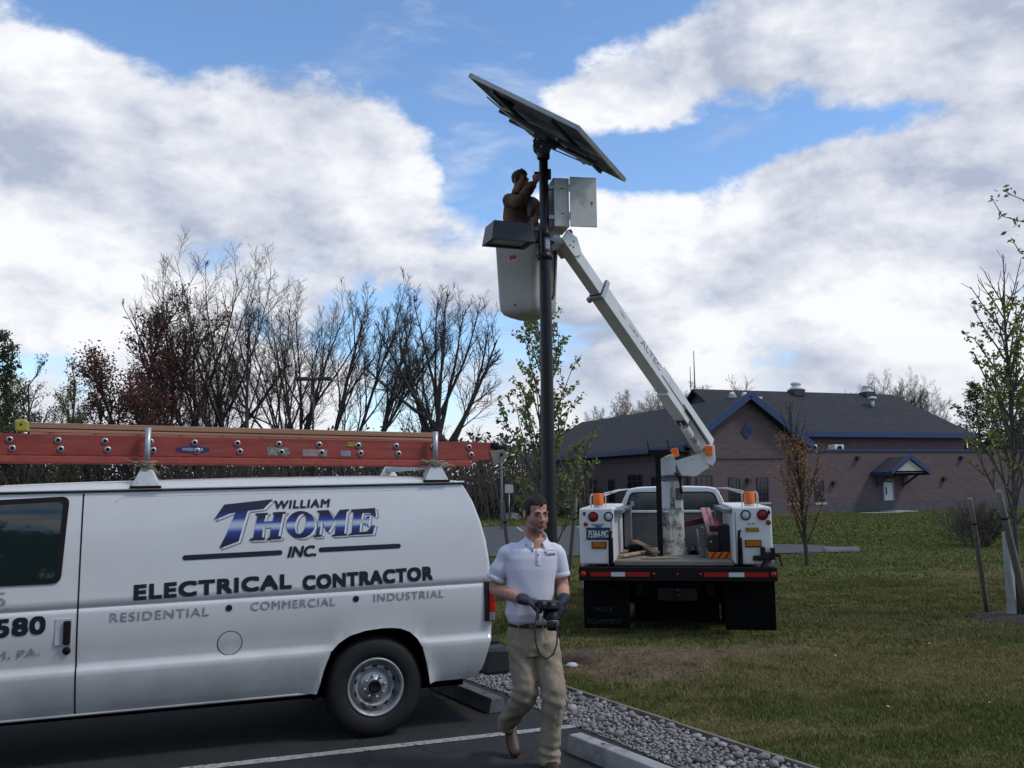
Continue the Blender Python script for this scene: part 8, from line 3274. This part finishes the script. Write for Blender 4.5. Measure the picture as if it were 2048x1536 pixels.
        d = (a - b).normalized()
        mb.lathe([(r_ + 0.002, -0.012), (r_ + 0.006, -0.008), (r_ + 0.006, 0.008), (r_ + 0.002, 0.012)], f, d, 12)
        mb.build('tie', M['blackpaint'], o)
    # mulch round the staked tree
    mb = MB()
    rows = []
    for k in range(5):
        r_ = 0.62 * (1 - k / 4)
        rows.append([(6.8 + r_ * math.cos(a) * 1.05, 12.75 + r_ * math.sin(a) * 0.9, -0.01 + 0.055 * (1 - (r_ / 0.62) ** 2) + 0.012 * vnoise(a * 4, k * 2.0)) for a in np.linspace(0, 2 * PI, 25)[:-1]])
    mb.grid(rows, closed=True)
    tag(mb.build('mulch_ring', mat('mulch', (0.055, 0.045, 0.038), 0.95, 0, 0.5, 25, bump=0.9, bscale=50)), kind='structure')


build_young_trees()


def build_far_things():
    # twin-headed lot lamp in front of the wood
    o = thing('lot_lamp', (-9.71, 45.0, -0.1), 'dark twin-headed parking lot lamp in front of the bare trees', 'lamp post')
    MB().tube([(0, 0, 0), (0, 0, 3.5), (0, 0, 7.2)], [0.07, 0.06, 0.05], 10).build('pole', M['pole'], o)
    MB().box((0, 0, 7.22), (0.5, 0.10, 0.08)).build('crossarm', M['pole'], o)
    for s in (-1, 1):
        MB().box((s * 0.56, 0, 7.24), (0.62, 0.42, 0.16)).build('lamp_head', M['lamp'], o, bevel=0.03)
    # stadium lights far away
    o = thing('stadium_light', (-4.75, 120, 0), 'row of distant stadium floodlights on a mast beyond the ladder end', 'floodlight')
    MB().tube([(0, 0, 0), (0, 0, 8.0)], [0.10, 0.07], 8).build('mast', mat('mast_grey', (0.12, 0.12, 0.13), 0.6), o)
    MB().box((0, 0, 7.78), (1.7, 0.06, 0.06)).build('crossbar', mat('mast_grey', (0.12, 0.12, 0.13)), o)
    for k in range(5):
        mb = MB()
        mb.lathe([(0.0, 0.12), (0.10, 0.08), (0.15, -0.02), (0.14, -0.08), (0.0, -0.06)], (-0.68 + 0.34 * k, -0.05, 7.95), (0.3, -1, -0.3), 10)
        mb.build('floodlight', M['lamp'], o)
    # slim grey post
    o = thing('slim_post', (-0.50, 40.0, -0.05), 'slim pale grey post beyond the rear of the van', 'post')
    MB().tube([(0, 0, 0), (0, 0, 2.6), (0, 0, 4.0)], [0.055, 0.05, 0.045], 8).build('post', mat('pale_post', (0.22, 0.23, 0.24), 0.6), o)
    MB().lathe([(0.055, 0), (0.06, 0.03), (0.0, 0.06)], (0, 0, 3.99), n=8).build('cap', M['lamp'], o)
    # small sign
    o = thing('small_sign', (-0.22, 50.0, -0.1), 'small pale sign on a post far behind the walking man', 'sign')
    MB().tube([(0, 0, 0), (0, 0, 1.9)], 0.03, 6).build('post', M['steel'], o)
    MB().box((0, -0.04, 1.75), (0.45, 0.03, 0.45)).build('board', mat('sign_pale', (0.42, 0.40, 0.38), 0.7), o, bevel=0.01)
    # pale mound of rubble
    rows = []
    for k in range(6):
        r_ = 0.55 * math.cos(k / 5 * PI / 2)
        rows.append([(r_ * math.cos(a) * (1 + 0.2 * vnoise(a * 3, k)), r_ * 0.7 * math.sin(a), 0.40 * math.sin(k / 5 * PI / 2) + 0.05 * vnoise(a * 5, k * 2.0)) for a in np.linspace(0, 2 * PI, 17)[:-1]])
    o = MB().grid(rows, closed=True).build('pale_mound', mat('pale_rubble', (0.42, 0.41, 0.40), 0.9, 0, 0.3, 6))
    o.location = (-0.12, 55, -0.17)
    tag(o, 'small pale mound on the far grass behind the walking man', 'mound')


build_far_things()
